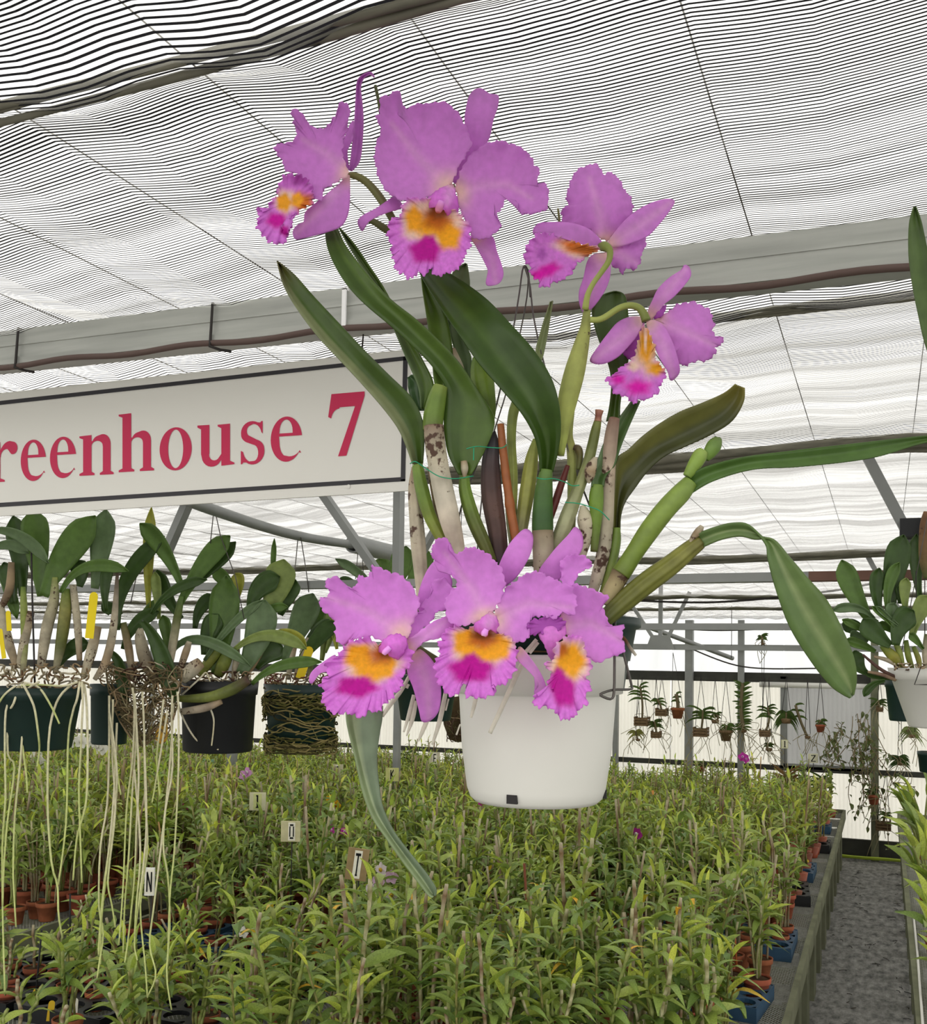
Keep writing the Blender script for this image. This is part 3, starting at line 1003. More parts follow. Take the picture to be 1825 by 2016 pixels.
def ribbon(name, fr, st, parent, d=0.0, dd=None, fold=0.5, base=(0.05, 0.1, 0.02), rib=None, under=None, mt='leaf', n=36, t=0.0010, label=None, dist=None, ref=None, tipc=None):
    """long leaf or sepal from rows (left x, left y, right x, right y, midrib share); depths in cm, dd per row"""
    dist = dist or HD
    st = [tuple(s) + ((0.5,) if len(s) == 4 else ()) for s in st]
    dd = dd if dd is not None else [0.0] * len(st)
    if len(dd) != len(st):
        dd = list(np.interp(np.linspace(0, 1, len(st)), np.linspace(0, 1, len(dd)), dd))
    rows = cr([(*fr(s[0], s[1]), *fr(s[2], s[3]), s[4], q) for s, q in zip(st, dd)], n)
    cs = np.array([0, .17, .34, .5, .66, .83, 1.0])
    vs, col = [], []
    base = np.array(base)
    rib = base * 1.1 if rib is None else np.array(rib)
    under = base if under is None else np.array(under)
    for i, (lx, ly, rx, ry, m_, q) in enumerate(rows):
        a = i / (n - 1)
        for k, c in enumerate(cs):
            s = c / 0.5 * m_ if c <= .5 else m_ + (c - .5) / .5 * (1 - m_)
            v = abs(c - .5) * 2
            z = q + fold * (1 - v ** 1.3) + (0.10 * math.sin(a * 17 + c * 3) * v)
            vs.append(P(lx + (rx - lx) * s, ly + (ry - ly) * s, dist + (d + DOFF + z) * DS / 100))
            cc = under if c < .45 else (base if c > .55 else rib)
            if tipc is not None:
                cc = cc + (np.array(tipc) - cc) * float(smooth(0.22, 0.0, a))
            col.append(cc)
    w = len(cs)
    f = [(i * w + k, (i + 1) * w + k, (i + 1) * w + k + 1, i * w + k + 1) for i in range(n - 1) for k in range(w - 1)]
    b = MB()
    b.add(vs, f, col)
    o = b.obj(name, M[mt], parent, label=label)
    return thick(o, t)

def stick(name, fr, pts, parent, d=0.0, col=(0.1, 0.1, 0.1), mt='cane', n=26, ns=12, groove=0.0, label=None, dist=None, flat=1.0, ng=7):
    """round stem from rows (x, y, radius in frame pixels[, depth cm]); col one colour or a list along the stem"""
    dist = dist or HD
    sc = (fr(1, 0)[0] - fr(0, 0)[0])
    rows = cr([(*fr(p[0], p[1]), p[2] * sc, (p[3] if len(p) > 3 else 0.0)) for p in pts], n)
    ps, rad, cols = [], [], []
    multi = isinstance(col, list)
    for i, (x, y, r, q) in enumerate(rows):
        dep = dist + (d + DOFF + q) * DS / 100
        ps.append(P(x, y, dep))
        rad.append(max(r, 0.15) * dep / F_PX)
        if multi:
            cols.append(np.array([np.interp(i / (n - 1), np.linspace(0, 1, len(col)), [c[k] for c in col]) for k in range(3)]))
    b = MB()
    b.tube(ps, rad, 40 if groove else ns, cols if multi else col, groove=groove, ng=ng)
    return b.obj(name, M[mt], parent, label=label)

hero = thing('hanging_orchid', 'large orchid with lavender frilled blooms in a white hanging pot', 'orchid', P(1055, 1580, HD + 0.064))

# ---- pot
pc = P(1055, 1576, HD + 0.064)
pot_top = P(1055, 1290, HD + 0.064).z
S = (HD + 0.064) / F_PX
ph = pot_top - pc.z
r_b, r_m, r_t = 134 * S, 161 * S, 173 * S
zb = ph * 0.735
prof = [(0.0, 0.0), (r_b * 0.90, 0.0), (r_b * 0.97, 0.004), (r_b + 0.001, 0.012), (r_b + (r_m - r_b) * 0.5, zb * 0.5), (r_m - 0.003, zb - 0.001), (r_m - 0.003, zb),
        (r_m + 0.003, zb + 0.0015), (r_t, ph - 0.004), (r_t + 0.001, ph - 0.001), (r_t - 0.001, ph), (r_t - 0.004, ph - 0.001), (r_m - 0.006, zb), (r_b - 0.003, 0.006), (0, 0.006)]
b = MB()
b.lathe(prof, 96, at=pc)
pot = b.obj('pot', M['white_plastic'], hero)
# drain slots: dark blocks set in the foot, painted shade instead of holes
cut = MB()
for px, py in ((1001, 1566), (1186, 1546)):
    q = P(px, py, HD + (0.0 if px < 1100 else 0.055))
    ax = (Vector((q.x, q.y, 0)) - Vector((pc.x, pc.y, 0))).normalized()
    mid = Vector((pc.x, pc.y, pc.z)) + ax * r_b
    s = ax.cross(Vector((0, 0, 1)))
    Mx = Matrix((s, ax, Vector((0, 0, 1)))).transposed().to_4x4()
    Mx.translation = mid
    bb = MB()
    bb.box((-0.0046, -0.0015, 0.0045), (0.0046, 0.0017, 0.012), (0.02, 0.018, 0.018), Mx)
    bb.obj('drain_slot', M['paint'], pot, smooth=False, label='dark drainage slot at the foot of the pot')
b = MB()
gp = [(r_t - 0.008, ph - 0.03), (r_t - 0.004, ph + 0.002), (r_t + 0.003, ph + 0.032), (r_t + 0.0065, ph + 0.034), (r_t + 0.0065, ph + 0.026), (r_t + 0.002, ph + 0.024), (r_t - 0.003, ph - 0.004)]
b.lathe(gp, 72, at=pc + Vector((0.004, 0.012, 0)))
b.obj('inner_pot', M['green_plastic'], hero, label='dark green inner pot rising above the white rim')
b = MB()
b.lathe([(0.0, ph + 0.008), (r_t * 0.5, ph + 0.010), (r_t - 0.006, ph + 0.002)], 40, lin(96, 78, 52), at=pc)
b.obj('bark_mix', M['moss'], hero)

# ---- hanger wires
def wire(pts, r=0.0008, name='hanger_wire', m='wire', parent=hero, fr=FPX, n=30):
    ps = [P(*fr(x, y), HD + (q - 1.13) * DS) for x, y, q in cr(pts, n)]
    b = MB()
    b.tube(ps, r, 6)
    return b.obj(name, M[m], parent)
wire([(1044, 585, 1.225), (1041, 545, 1.21), (1036, 525, 1.20), (1029, 530, 1.20), (1022, 580, 1.20), (1010, 650, 1.19), (990, 745, 1.17), (960, 860, 1.15), (905, 1010, 1.15), (880, 1180, 1.15), (884, 1300, 1.16)])
wire([(1033, 526, 1.2), (1043, 560, 1.2), (1051, 627, 1.19), (1072, 720, 1.17), (1111, 860, 1.15), (1137, 935, 1.15), (1170, 1020, 1.15), (1203, 1115, 1.15), (1213, 1220, 1.15)])
wire([(1040, 530, 1.215), (1035, 600, 1.23), (1000, 760, 1.25), (960, 900, 1.26), (940, 1080, 1.27), (935, 1260, 1.27)], 0.0007)
wire([(630, 160), (650, 420), (1655, 590)][0:0] or [(1211, 1222, 1.15), (1210, 1290, 1.12), (1209, 1360, 1.115), (1203, 1376, 1.113), (1186, 1371, 1.112), (1183, 1366, 1.112), (1208, 1358, 1.118), (1240, 1357, 1.14), (1243, 1348, 1.15), (1228, 1288, 1.16), (1222, 1252, 1.16)], 0.00115, 'rim_clip')

# ---- canes and sheaths (left group, frame FL)
GRN, OLV, YGR = lin(96, 120, 42), lin(84, 92, 38), lin(138, 150, 74)
BEI, TAN, BRN, DRK = lin(186, 176, 152), lin(150, 128, 98), lin(74, 52, 40), lin(42, 32, 38)
stick('cane', FL, [(812, 1425, 30), (838, 1560, 38), (885, 1720, 36), (965, 1880, 30), (1010, 2020, 26, 2)], hero, 0.5, [GRN, GRN, lin(120, 130, 50), BEI], groove=0.05)
stick('sheath', FL, [(790, 1440, 10), (795, 1560, 34), (808, 1750, 40), (820, 1900, 42), (835, 2080, 36), (845, 2250, 30)], hero, 2.0, [lin(150, 120, 90), BEI, BEI, BEI], 'sheath', groove=0.05, label='dry pale sheath around a left-hand cane')
stick('sheath', FL, [(880, 1440, 14), (920, 1650, 20), (950, 1760, 18)], hero, 2.0, TAN, 'sheath', label='thin brown dry sheath')
stick('cane', FL, [(945, 980, 40), (925, 1050, 52), (905, 1150, 58), (900, 1230, 56)], hero, -0.5, [lin(120, 136, 60), GRN, GRN, lin(96, 110, 50)], groove=0.03)
stick('sheath', FL, [(905, 1205, 56), (912, 1300, 58), (935, 1450, 58), (965, 1600, 60), (1000, 1750, 58), (1035, 1880, 44), (1050, 1960, 36)], hero, -0.8, [lin(120, 96, 78), BEI, lin(196, 188, 170), lin(190, 176, 156), BEI], 'sheath', groove=0.02, label='pale papery sheath freckled with brown on the stoutest cane')
stick('cane', FL, [(1080, 1470, 26), (1083, 1570, 35), (1125, 1720, 40), (1185, 1860, 38), (1240, 1980, 26)], hero, 0.2, [GRN, GRN, OLV, OLV], groove=0.05)
stick('bract', FL, [(1075, 1405, 18), (1080, 1450, 22), (1078, 1500, 8)], hero, -0.4, [TAN, BEI, TAN], 'sheath', ns=7, label='dry brown bract at a leaf base')
stick('cane', FL, [(1250, 1235, 5), (1240, 1300, 34), (1228, 1420, 50), (1235, 1600, 58), (1265, 1800, 52), (1280, 1930, 46), (1290, 2040, 40)], hero, 0.9, [lin(52, 46, 44), lin(58, 56, 60), lin(70, 50, 48), lin(86, 62, 54), lin(70, 50, 44), lin(56, 44, 62)], 'sheath', label='withered blackish brown cane', groove=0.06)
stick('stake', FL, [(1283, 1195, 21), (1296, 1330, 23), (1316, 1500, 25), (1330, 1600, 25), (1336, 1650, 30), (1342, 1690, 27), (1372, 1850, 27), (1400, 1980, 26)], hero, 0.2, lin(146, 84, 42), label='brown bamboo stake')
stick('cane', FL, [(1420, 1010, 36), (1375, 1080, 30), (1352, 1160, 28), (1345, 1300, 26), (1352, 1500, 30), (1345, 1700, 32), (1360, 1880, 26)], hero, 2.6, [GRN, YGR, YGR, lin(150, 156, 84), lin(146, 148, 100)], groove=0.05)
stick('cane', FL, [(1480, 1280, 12), (1460, 1400, 36), (1438, 1560, 42), (1412, 1720, 38), (1390, 1860, 34)], hero, 1.8, [YGR, lin(150, 152, 70), lin(140, 142, 70), lin(160, 158, 120)], groove=0.06)
stick('cane', FL, [(1544, 1455, 35), (1532, 1540, 48), (1524, 1650, 57), (1522, 1760, 62), (1522, 1830, 60)], hero, -0.6, [lin(88, 116, 50), lin(60, 92, 34), lin(44, 78, 28), lin(50, 80, 30)])
stick('sheath', FL, [(1522, 1800, 62), (1524, 1880, 62), (1525, 1980, 58), (1524, 2100, 50)], hero, -0.8, [lin(120, 104, 80), lin(170, 160, 136), lin(150, 138, 112)], 'sheath', label='freckled brown sheath below the dark green cane')
stick('stake', FL, [(1664, 1430, 14), (1630, 1530, 20), (1590, 1650, 22), (1540, 1800, 20), (1480, 2010, 18)], hero, 1.2, lin(92, 34, 28), label='dark red stake')
stick('cane', FL, [(1175, 820, 50), (1178, 900, 64), (1190, 1000, 62), (1215, 1110, 44), (1230, 1180, 20)], hero, 2.5, [lin(104, 136, 44), lin(124, 150, 52), GRN, GRN], groove=0.03)
stick('sheath', FL, [(1018, 765, 8), (1035, 830, 22), (1062, 880, 16), (1080, 925, 4)], hero, 1.2, [TAN, BEI, TAN], 'sheath', ns=6, label='shrivelled sheath between the leaves')
# right group, frame FR
stick('cane', FR, [(640, 150, 20), (632, 215, 26), (628, 260, 32), (600, 380, 48), (565, 520, 60), (530, 660, 58), (503, 800, 46), (492, 900, 34), (486, 1000, 20)], hero, 0.4, [lin(150, 156, 84), lin(160, 164, 88), lin(168, 174, 92), lin(164, 172, 88), lin(150, 162, 76)], mt='sheath', groove=0.02, label='flower-bearing cane in a pale green spathe')
stick('cane', FR, [(545, 740, 22), (532, 880, 24), (550, 980, 28), (552, 1150, 26), (548, 1400, 24), (545, 1560, 20)], hero, 2.2, [YGR, lin(150, 150, 80), YGR, lin(164, 160, 110)], groove=0.05)
stick('cane', FR, [(704, 790, 20), (690, 850, 27), (668, 950, 30), (640, 1060, 32), (592, 1190, 34), (540, 1320, 44), (490, 1450, 44), (440, 1560, 34)], hero, 0.4, [lin(110, 116, 52), OLV, lin(130, 134, 84), lin(156, 158, 120), lin(150, 150, 112)], groove=0.04)
stick('stub', FR, [(712, 735, 26), (706, 770, 20), (702, 800, 22)], hero, 0.3, [lin(170, 120, 100), lin(120, 64, 50), lin(150, 110, 84)], ns=7, label='cut brown cane end with dry fibres')
stick('bract', FR, [(690, 1010, 12), (664, 1070, 34), (655, 1120, 30), (650, 1160, 8)], hero, -0.5, [BEI, TAN, BEI], 'sheath', ns=7, label='crumpled brown bract')
stick('bract', FR, [(612, 1290, 14), (630, 1370, 50), (640, 1450, 42), (620, 1540, 30), (600, 1620, 22)], hero, 0.2, [BEI, lin(196, 186, 160), BEI, BEI], 'sheath', ns=8, label='broad papery beige bract')
stick('stub', FR, [(560, 950, 14), (585, 960, 24), (598, 1000, 20), (590, 1080, 16)], hero, 1.2, [BRN, lin(100, 90, 50), OLV], ns=7)
stick('sheath', FR, [(800, 780, 30), (785, 860, 38), (768, 1000, 42), (756, 1200, 44), (748, 1400, 44), (735, 1560, 40), (700, 1700, 36), (670, 1800, 30)], hero, 0.9, [lin(130, 96, 80), lin(164, 140, 122), lin(176, 160, 140), BEI, lin(196, 186, 164), BEI], 'sheath', groove=0.02, label='tall pale cane in a dry sheath stained dark at its neck')
stick('cane', FR, [(700, 1170, 36), (693, 1250, 44), (694, 1340, 38), (690, 1440, 28), (680, 1560, 22)], hero, -0.1, [GRN, lin(110, 140, 50), GRN, OLV])
stick('cane', FR, [(812, 1420, 22), (808, 1500, 30), (790, 1600, 30), (760, 1720, 28), (735, 1800, 26)], hero, 1.2, [GRN, lin(110, 130, 60), YGR])
stick('cane', FR, [(1244, 1150, 44), (1190, 1215, 58), (1100, 1310, 60), (1000, 1440, 60), (920, 1560, 54), (862, 1650, 56), (835, 1690, 58)], hero, -2.2, [lin(118, 142, 62), lin(124, 146, 66), lin(116, 136, 54), lin(104, 124, 44), lin(100, 116, 44)])
stick('sheath', FR, [(842, 1672, 58), (815, 1730, 54), (775, 1800, 48), (745, 1870, 36)], hero, -2.0, [lin(110, 86, 58), lin(170, 156, 112), lin(176, 164, 122)], 'sheath', label='tan sheath with a black upper edge below the bright green cane')
stick('shoot', FR, [(1222, 1120, 26), (1262, 1060, 40), (1298, 1000, 44), (1318, 970, 30)], hero, -2.4, [lin(124, 150, 66), lin(130, 156, 66), lin(140, 160, 84)], label='young green shoot above the new cane')
stick('bud', FR, [(1330, 1020, 22), (1352, 985, 38), (1382, 940, 44), (1404, 902, 26), (1408, 892, 8)], hero, -2.1, [lin(110, 140, 60), lin(100, 128, 58), lin(96, 112, 62)], label='swelling green bud tip')
stick('cane', FR, [(1300, 1500, 42), (1240, 1545, 50), (1130, 1635, 58), (1000, 1730, 62), (890, 1820, 60), (800, 1900, 54), (740, 1960, 44)], hero, -2.8, [lin(96, 92, 40), lin(118, 118, 52), lin(104, 106, 40), lin(90, 92, 34), lin(66, 76, 26)], groove=0.07, ng=9)
stick('bract', FR, [(1310, 1410, 14), (1290, 1440, 24), (1255, 1480, 16), (1235, 1520, 6)], hero, -3.2, [BEI, TAN, BEI], 'sheath', ns=6, label='torn dry bract at the leaf joint')

# ---- leaves
DG, MG, LG, GG = lin(60, 82, 26), lin(82, 106, 40), lin(104, 124, 62), lin(92, 112, 76)
ribbon('leaf', FL, [(16, 270, 20, 273, .5), (50, 400, 112, 345, .35), (115, 520, 222, 468, .35), (240, 690, 372, 628, .36), (370, 830, 522, 788, .36), (500, 970, 652, 918, .36), (622, 1110, 782, 1048, .36), (702, 1220, 842, 1180, .38), (748, 1320, 850, 1290, .42), (785, 1425, 842, 1420, .5)],
       hero, 0, [5, 2, 0, -.3, 0, .5], 1.0, DG, under=lin(122, 130, 92), tipc=lin(84, 80, 40))
ribbon('leaf', FL, [(366, 82, 371, 82, .5), (420, 180, 452, 172, .5), (495, 300, 532, 288, .5), (590, 440, 622, 425, .5), (655, 600, 735, 640, .5), (722, 760, 852, 850, .5), (782, 900, 902, 960, .5), (820, 1000, 895, 1050, .5), (832, 1110, 852, 1110, .5)],
       hero, 1.6, [2.5, 1.5, 1, .5, 0], 0.6, MG, under=lin(96, 116, 74))
ribbon('leaf', FL, [(758, 930, 775, 915, .5), (760, 985, 835, 950, .5), (775, 1050, 850, 1060, .5), (815, 1120, 855, 1120, .5)], hero, 2.6, [0], 0.4, lin(72, 100, 62))
ribbon('leaf', FL, [(298, 26, 308, 22, .5), (288, 90, 350, 68, .62), (300, 190, 396, 168, .62), (346, 300, 461, 260, .62), (420, 415, 562, 384, .6), (520, 520, 672, 498, .6), (650, 630, 802, 600, .55), (790, 757, 932, 720, .5), (900, 872, 1052, 850, .5), (976, 1000, 1152, 1000, .5), (962, 1120, 1236, 1130, .5), (964, 1240, 1246, 1215, .42), (988, 1370, 1192, 1350, .42), (1046, 1482, 1118, 1482, .5)],
       hero, -1.0, [4, 2, 0, -.6, 0, 1.0, .6, .3], 0.7, lin(74, 98, 34), under=lin(62, 86, 28), n=56)
ribbon('leaf', FL, [(800, 270, 822, 262, .4), (836, 360, 1004, 345, .33), (940, 530, 1196, 478, .36), (1050, 690, 1344, 630, .38), (1160, 850, 1484, 790, .38), (1290, 1000, 1574, 940, .38), (1400, 1130, 1614, 1080, .4), (1474, 1260, 1624, 1220, .42), (1500, 1370, 1606, 1360, .5), (1508, 1465, 1578, 1468, .5)],
       hero, -2.2, [7, 3, 0, -.8, -.6, .6, 1.4], 1.3, lin(52, 76, 22), rib=lin(66, 90, 34), n=48)
ribbon('leaf', FL, [(830, 330, 850, 328, .5), (840, 430, 904, 440, .5), (860, 560, 978, 590, .5), (880, 700, 1004, 720, .5), (895, 820, 1012, 830, .5), (904, 930, 1002, 930, .5), (914, 990, 992, 990, .5)],
       hero, 0.4, [4, 2, 1, 0, -.4], 0.6, MG)
ribbon('leaf', FL, [(1085, 282, 1092, 284, .5), (1012, 335, 1106, 360, .5), (1000, 450, 1108, 430, .5), (985, 620, 1092, 720, .5), (1030, 800, 1118, 825, .5), (1062, 920, 1114, 980, .5), (1095, 1100, 1112, 1100, .5)], hero, 3.2, [2, 1, 0], 0.6, lin(100, 122, 78))
ribbon('leaf', FR, [(425, 100, 440, 95, .5), (385, 220, 420, 225, .5), (345, 360, 392, 380, .5), (335, 470, 365, 470, .5)], hero, 4.0, [1, 0], 0.3, lin(122, 134, 88))
ribbon('leaf', FR, [(800, 40, 806, 40, .5), (715, 70, 862, 66, .45), (668, 150, 882, 190, .4), (700, 300, 886, 350, .4), (765, 470, 876, 480, .45), (782, 580, 852, 575, .5), (772, 700, 832, 700, .5), (752, 800, 832, 795, .5)], hero, 2.0, [1, 0.5, 0], 0.6, DG)
ribbon('leaf', FR, [(905, 672, 950, 680, .5), (812, 800, 884, 830, .45), (740, 920, 832, 960, .45), (700, 1030, 804, 1050, .5), (672, 1120, 748, 1122, .5), (664, 1178, 738, 1178, .5)], hero, -0.6, [3, 1, 0], 0.7, lin(70, 96, 48), under=lin(90, 112, 74))
ribbon('leaf', FR, [(1505, 582, 1558, 604, .5), (1440, 634, 1550, 690, .55), (1320, 688, 1482, 800, .6), (1180, 744, 1352, 882, .6), (1060, 814, 1212, 946, .6), (960, 888, 1092, 1002, .58), (880, 964, 1000, 1082, .55), (812, 1018, 918, 1190, .5), (800, 1150, 862, 1270, .5), (795, 1300, 836, 1350, .5), (790, 1425, 832, 1435, .5)],
       hero, 0.4, [-3, -1.5, 0, 0.6, 0.8], 1.0, lin(62, 66, 30), under=lin(98, 98, 48), n=48, tipc=lin(122, 116, 56))
ribbon('leaf', FM3, [(440, 990, 470, 1085, .5), (555, 930, 600, 1012, .5), (760, 878, 830, 946, .5), (1000, 844, 1100, 930, .55), (1400, 798, 1500, 882, .55), (1825, 752, 1825, 790, .5), (2150, 730, 2150, 742, .5)],
       hero, -2.4, [0, -1, -1, 0, 3, 6], 0.5, lin(74, 104, 44), under=lin(66, 96, 36), n=44)
ribbon('leaf', FPX, [(1370, 1052, 1386, 1076, .5), (1404, 1039, 1420, 1062, .5), (1440, 1030, 1456, 1056, .5), (1474, 1034, 1486, 1062, .45), (1507, 1070, 1522, 1062, .45), (1512, 1100, 1556, 1098, .45), (1526, 1155, 1590, 1137, .45), (1555, 1234, 1628, 1181, .46), (1597, 1302, 1660, 1241, .48), (1634, 1349, 1682, 1296, .5), (1660, 1368, 1687, 1340, .5), (1674, 1374, 1680, 1368, .5)],
       hero, -3.4, [0, -1, -2.2, -3, -3, -2.4, -1.6, -1], 0.45, lin(96, 118, 66), rib=lin(126, 142, 94), under=lin(88, 112, 60), n=56, t=0.0016)
ribbon('leaf', FP, [(122, 440, 335, 440, .2), (124, 520, 330, 520, .2), (142, 610, 314, 612, .2), (176, 745, 300, 750, .22), (215, 925, 312, 905, .35), (272, 1085, 334, 1030, .45), (350, 1200, 402, 1175, .5), (452, 1345, 492, 1295, .5), (545, 1468, 592, 1420, .45), (600, 1538, 640, 1500, .4), (625, 1548, 638, 1540, .5)],
       hero, 0.5, [0, -.5, -1.5, -2.5, -3, -3], 0.7, lin(108, 124, 98), under=lin(128, 144, 104), rib=lin(150, 164, 126), n=52, t=0.0016)
# small twine ties
for pts in ([(770, 1420, -2.2), (800, 1408, -2.8), (850, 1440, -2.4), (930, 1490, -2.6), (1010, 1505, -2.4), (1070, 1500, -1.8), (1130, 1490, -1)],
            [(1090, 1335, -2.6), (1150, 1322, -2.8), (1220, 1328, -1.6), (1290, 1330, -1.2), (1318, 1312, -0.8)], [(1132, 1322, -2.7), (1130, 1400, -2.6)],
            [(1488, 1500, -2.2), (1530, 1508, -3.0), (1585, 1505, -2), (1650, 1525, -1), (1690, 1545, -1.2), (1730, 1542, -1)],
            [(1650, 1640, -1.5), (1720, 1645, -1.2), (1790, 1665, -1.5), (1850, 1690, -1.8), (1900, 1740, -1.4)]):
    b = MB()
    b.tube([P(*FL(x, y), HD + z * DS / 100) for x, y, z in cr(pts, 24)], 0.00045, 5)
    b.obj('twine_tie', M['tie'], hero)
# aerial roots over the rim
RT = lin(206, 202, 186)
for pts in ([(590, 860, 7), (545, 940, 9), (490, 1010, 10), (450, 1070, 7)], [(585, 905, 6), (575, 925, 6)], [(612, 960, 8), (590, 1050, 9), (560, 1150, 4)], [(622, 990, 8), (605, 1080, 10), (575, 1170, 3)],
            [(678, 1095, 10), (655, 1150, 9), (635, 1198, 4)], [(778, 930, 8), (765, 1000, 10), (740, 1110, 10), (706, 1215, 5)], [(790, 980, 4), (775, 1040, 4)], [(938, 920, 9), (925, 1000, 9), (905, 1076, 6)],
            [(1185, 760, 9), (1120, 900, 10), (1060, 1030, 10), (1002, 1156, 9)], [(1242, 675, 8), (1205, 720, 9), (1180, 745, 8)], [(1250, 690, 7), (1205, 745, 8)], [(850, 1110, 3), (830, 1165, 4)]):
    stick('root', FE, [(x, y, r * 1.3) for x, y, r in pts], hero, -2.6 if pts[0][0] > 900 else 0.5, RT, 'root', n=14, ns=8)
stick('root', FE, [(1600, 640, 10), (1680, 660, 8), (1720, 715, 9), (1752, 757, 7)], hero, 2.0, [lin(120, 84, 60), lin(96, 60, 40), RT], 'root', n=14, ns=8, label='brown root poking over the rim')

# ---- flowers
def flower(label, fr, ped, pcol, d=0.0):
    """the pedicel carries petals, sepals and lip as its sub-parts"""
    return stick('flower', fr, ped, hero, d, pcol, 'stem', n=22, ns=12, label=label)
UPC, EDG = PINK * 0.97, PINK * 0.92  # upper blooms: backlit darkening put into the petal colour
OLP = [lin(112, 112, 62), lin(98, 100, 52), lin(84, 88, 44)]

# A: leftmost of the upper blooms, in profile
fa = flower('upper bloom in profile facing left with a tall curled sepal', FA, [(588, 640, 14), (640, 650, 20), (700, 690, 22), (770, 775, 24), (825, 870, 22), (880, 960, 20, 1.0), (960, 1010, 20, 2)], OLP, 1.2)
patch('petal', FA, [(592, 625), (560, 662), (500, 690), (455, 722), (440, 760), (425, 785), (390, 765), (365, 690), (300, 635), (235, 615), (215, 560), (165, 488), (230, 460), (288, 440), (290, 385), (280, 330), (262, 285), (295, 273), (335, 300), (352, 345), (400, 375), (440, 382), (480, 350), (520, 300), (535, 245), (572, 230), (592, 270), (582, 380), (558, 470), (562, 560)],
      (450, 540), fa, 0, (.2, -.3), -1.2, .22, 7, 1.6, [(588, 620), (450, 510), (330, 440)], base=UPC, edge=EDG, na=170, seed=3)
patch('petal', FA, [(602, 345), (618, 338), (618, 420), (592, 480), (576, 540), (582, 590), (594, 615), (566, 575), (548, 490), (565, 430), (585, 380)], (580, 470), fa, 1.4, (0, 0), .4, .1, 4, 0.5, base=UPC * .95, na=60, nr=6)
ribbon('sepal', FA, [(588, 615, 606, 618), (598, 560, 650, 562), (612, 440, 666, 450), (622, 330, 671, 330), (628, 220, 664, 230), (634, 130, 656, 150), (650, 92, 672, 100), (688, 68, 697, 82), (715, 64, 714, 78), (734, 90, 731, 92)], fa, 2, [0, 0, -1, -2, -3, -4], .5, PINK * .8, mt='petal', t=.0008, n=44, under=PINK * .86, rib=PINK * .9)
patch('sepal', FA, [(590, 628), (597, 720), (592, 830), (570, 900), (530, 940), (440, 970), (340, 995), (290, 1002), (275, 958), (300, 920), (335, 905), (345, 850), (400, 800), (480, 735), (545, 680)], (465, 850), fa, -1.0, (-.5, .3), .9, 0, 5, 0, [(590, 640), (470, 780), (300, 960)], base=PINK * .88, edge=PINK * .95, na=90, nr=10)
LY = [((235, 790), 62, 75, CREAM, .5), ((225, 795), 42, 52, YEL, .35), ((335, 795), 62, 60, ORA * 1.15, .6), ((300, 780), 34, 44, YEL, .4), ((185, 895), 62, 45, MAG * 1.2, .5), ((230, 950), 30, 36, MAG, .5), ((320, 665), 66, 40, DEEP * np.array([1, .75, .9]), .6)]
patch('lip', FA, [(395, 780), (372, 690), (345, 655), (270, 632), (225, 650), (190, 700), (192, 745), (155, 775), (140, 830), (112, 845), (85, 830), (75, 900), (88, 960), (130, 1002), (180, 1032), (238, 1005), (256, 945), (262, 895), (272, 868), (305, 850), (350, 820)], (245, 805), fa, -1.6, (.5, .2), -.6, .35, 17, 2.6, None, LY, LIPC, LIPC * 1.05, na=170, nr=14, mt='lip', veins=.16)
patch('lip_fold', FA, [(275, 870), (300, 850), (275, 890), (255, 960), (225, 995), (195, 985), (212, 945), (225, 905), (250, 880)], (245, 930), fa, -2.6, (0, 0), .4, .25, 8, 1.6, None, [((228, 955), 26, 34, MAG, .5)], LIPC, na=70, nr=6, mt='lip')

# B: the largest, face on
fb = flower('largest upper bloom facing forward with a wide round petal', FA, [(1180, 700, 12), (1100, 760, 16, 1.5), (960, 930, 20, 2.5), (880, 975, 22, 2), (800, 945, 22, 1.6), (735, 905, 18, 1.6), (700, 895, 14, 1.6)], OLP, 2.5)
patch('sepal', FA, [(1290, 165), (1330, 153), (1380, 184), (1429, 194), (1426, 260), (1402, 330), (1376, 440), (1300, 560), (1195, 690), (1165, 610), (1235, 420), (1240, 310), (1260, 210)], (1318, 340), fb, 2.4, (-.4, 0), .8, 0, 5, 0, None, base=PINK * .93, edge=PINK * .85, na=90)
patch('petal', FA, [(1160, 695), (1110, 735), (1040, 762), (960, 792), (840, 762), (770, 685), (735, 565), (742, 470), (770, 380), (745, 335), (740, 310), (762, 290), (764, 210), (815, 192), (830, 176), (872, 170), (862, 235), (868, 290), (888, 305), (898, 250), (920, 265), (980, 235), (1040, 240), (1090, 228), (1150, 240), (1210, 300), (1246, 370), (1275, 440), (1272, 490), (1215, 580), (1180, 660)],
      (1000, 510), fb, .3, (-.2, -.25), -1.5, .16, 10, 1.3, [(1140, 700), (960, 520), (830, 350)], base=UPC, edge=EDG, na=200, nr=14, seed=5)
patch('petal', FA, [(1190, 700), (1230, 590), (1290, 510), (1370, 460), (1440, 450), (1520, 470), (1590, 510), (1640, 590), (1662, 605), (1650, 660), (1655, 712), (1690, 678), (1706, 720), (1712, 780), (1690, 840), (1640, 852), (1560, 862), (1540, 805), (1505, 768), (1468, 778), (1450, 830), (1412, 860), (1430, 890), (1440, 930), (1410, 970), (1360, 995), (1290, 996), (1250, 910), (1212, 830), (1198, 770)],
      (1370, 700), fb, .2, (-.1, .2), -1.2, .22, 9, 1.4, [(1210, 735), (1330, 700), (1480, 690), (1610, 770)], base=UPC, edge=EDG, na=190, nr=14, seed=6)
patch('sepal', FA, [(892, 822), (850, 762), (800, 788), (740, 828), (670, 865), (640, 898), (648, 935), (668, 956), (690, 915), (740, 880), (820, 848)], (745, 848), fb, -.5, (.3, .2), .5, 0, 5, 0, None, base=PINK * .97, edge=PINK * .85, na=70, nr=8)
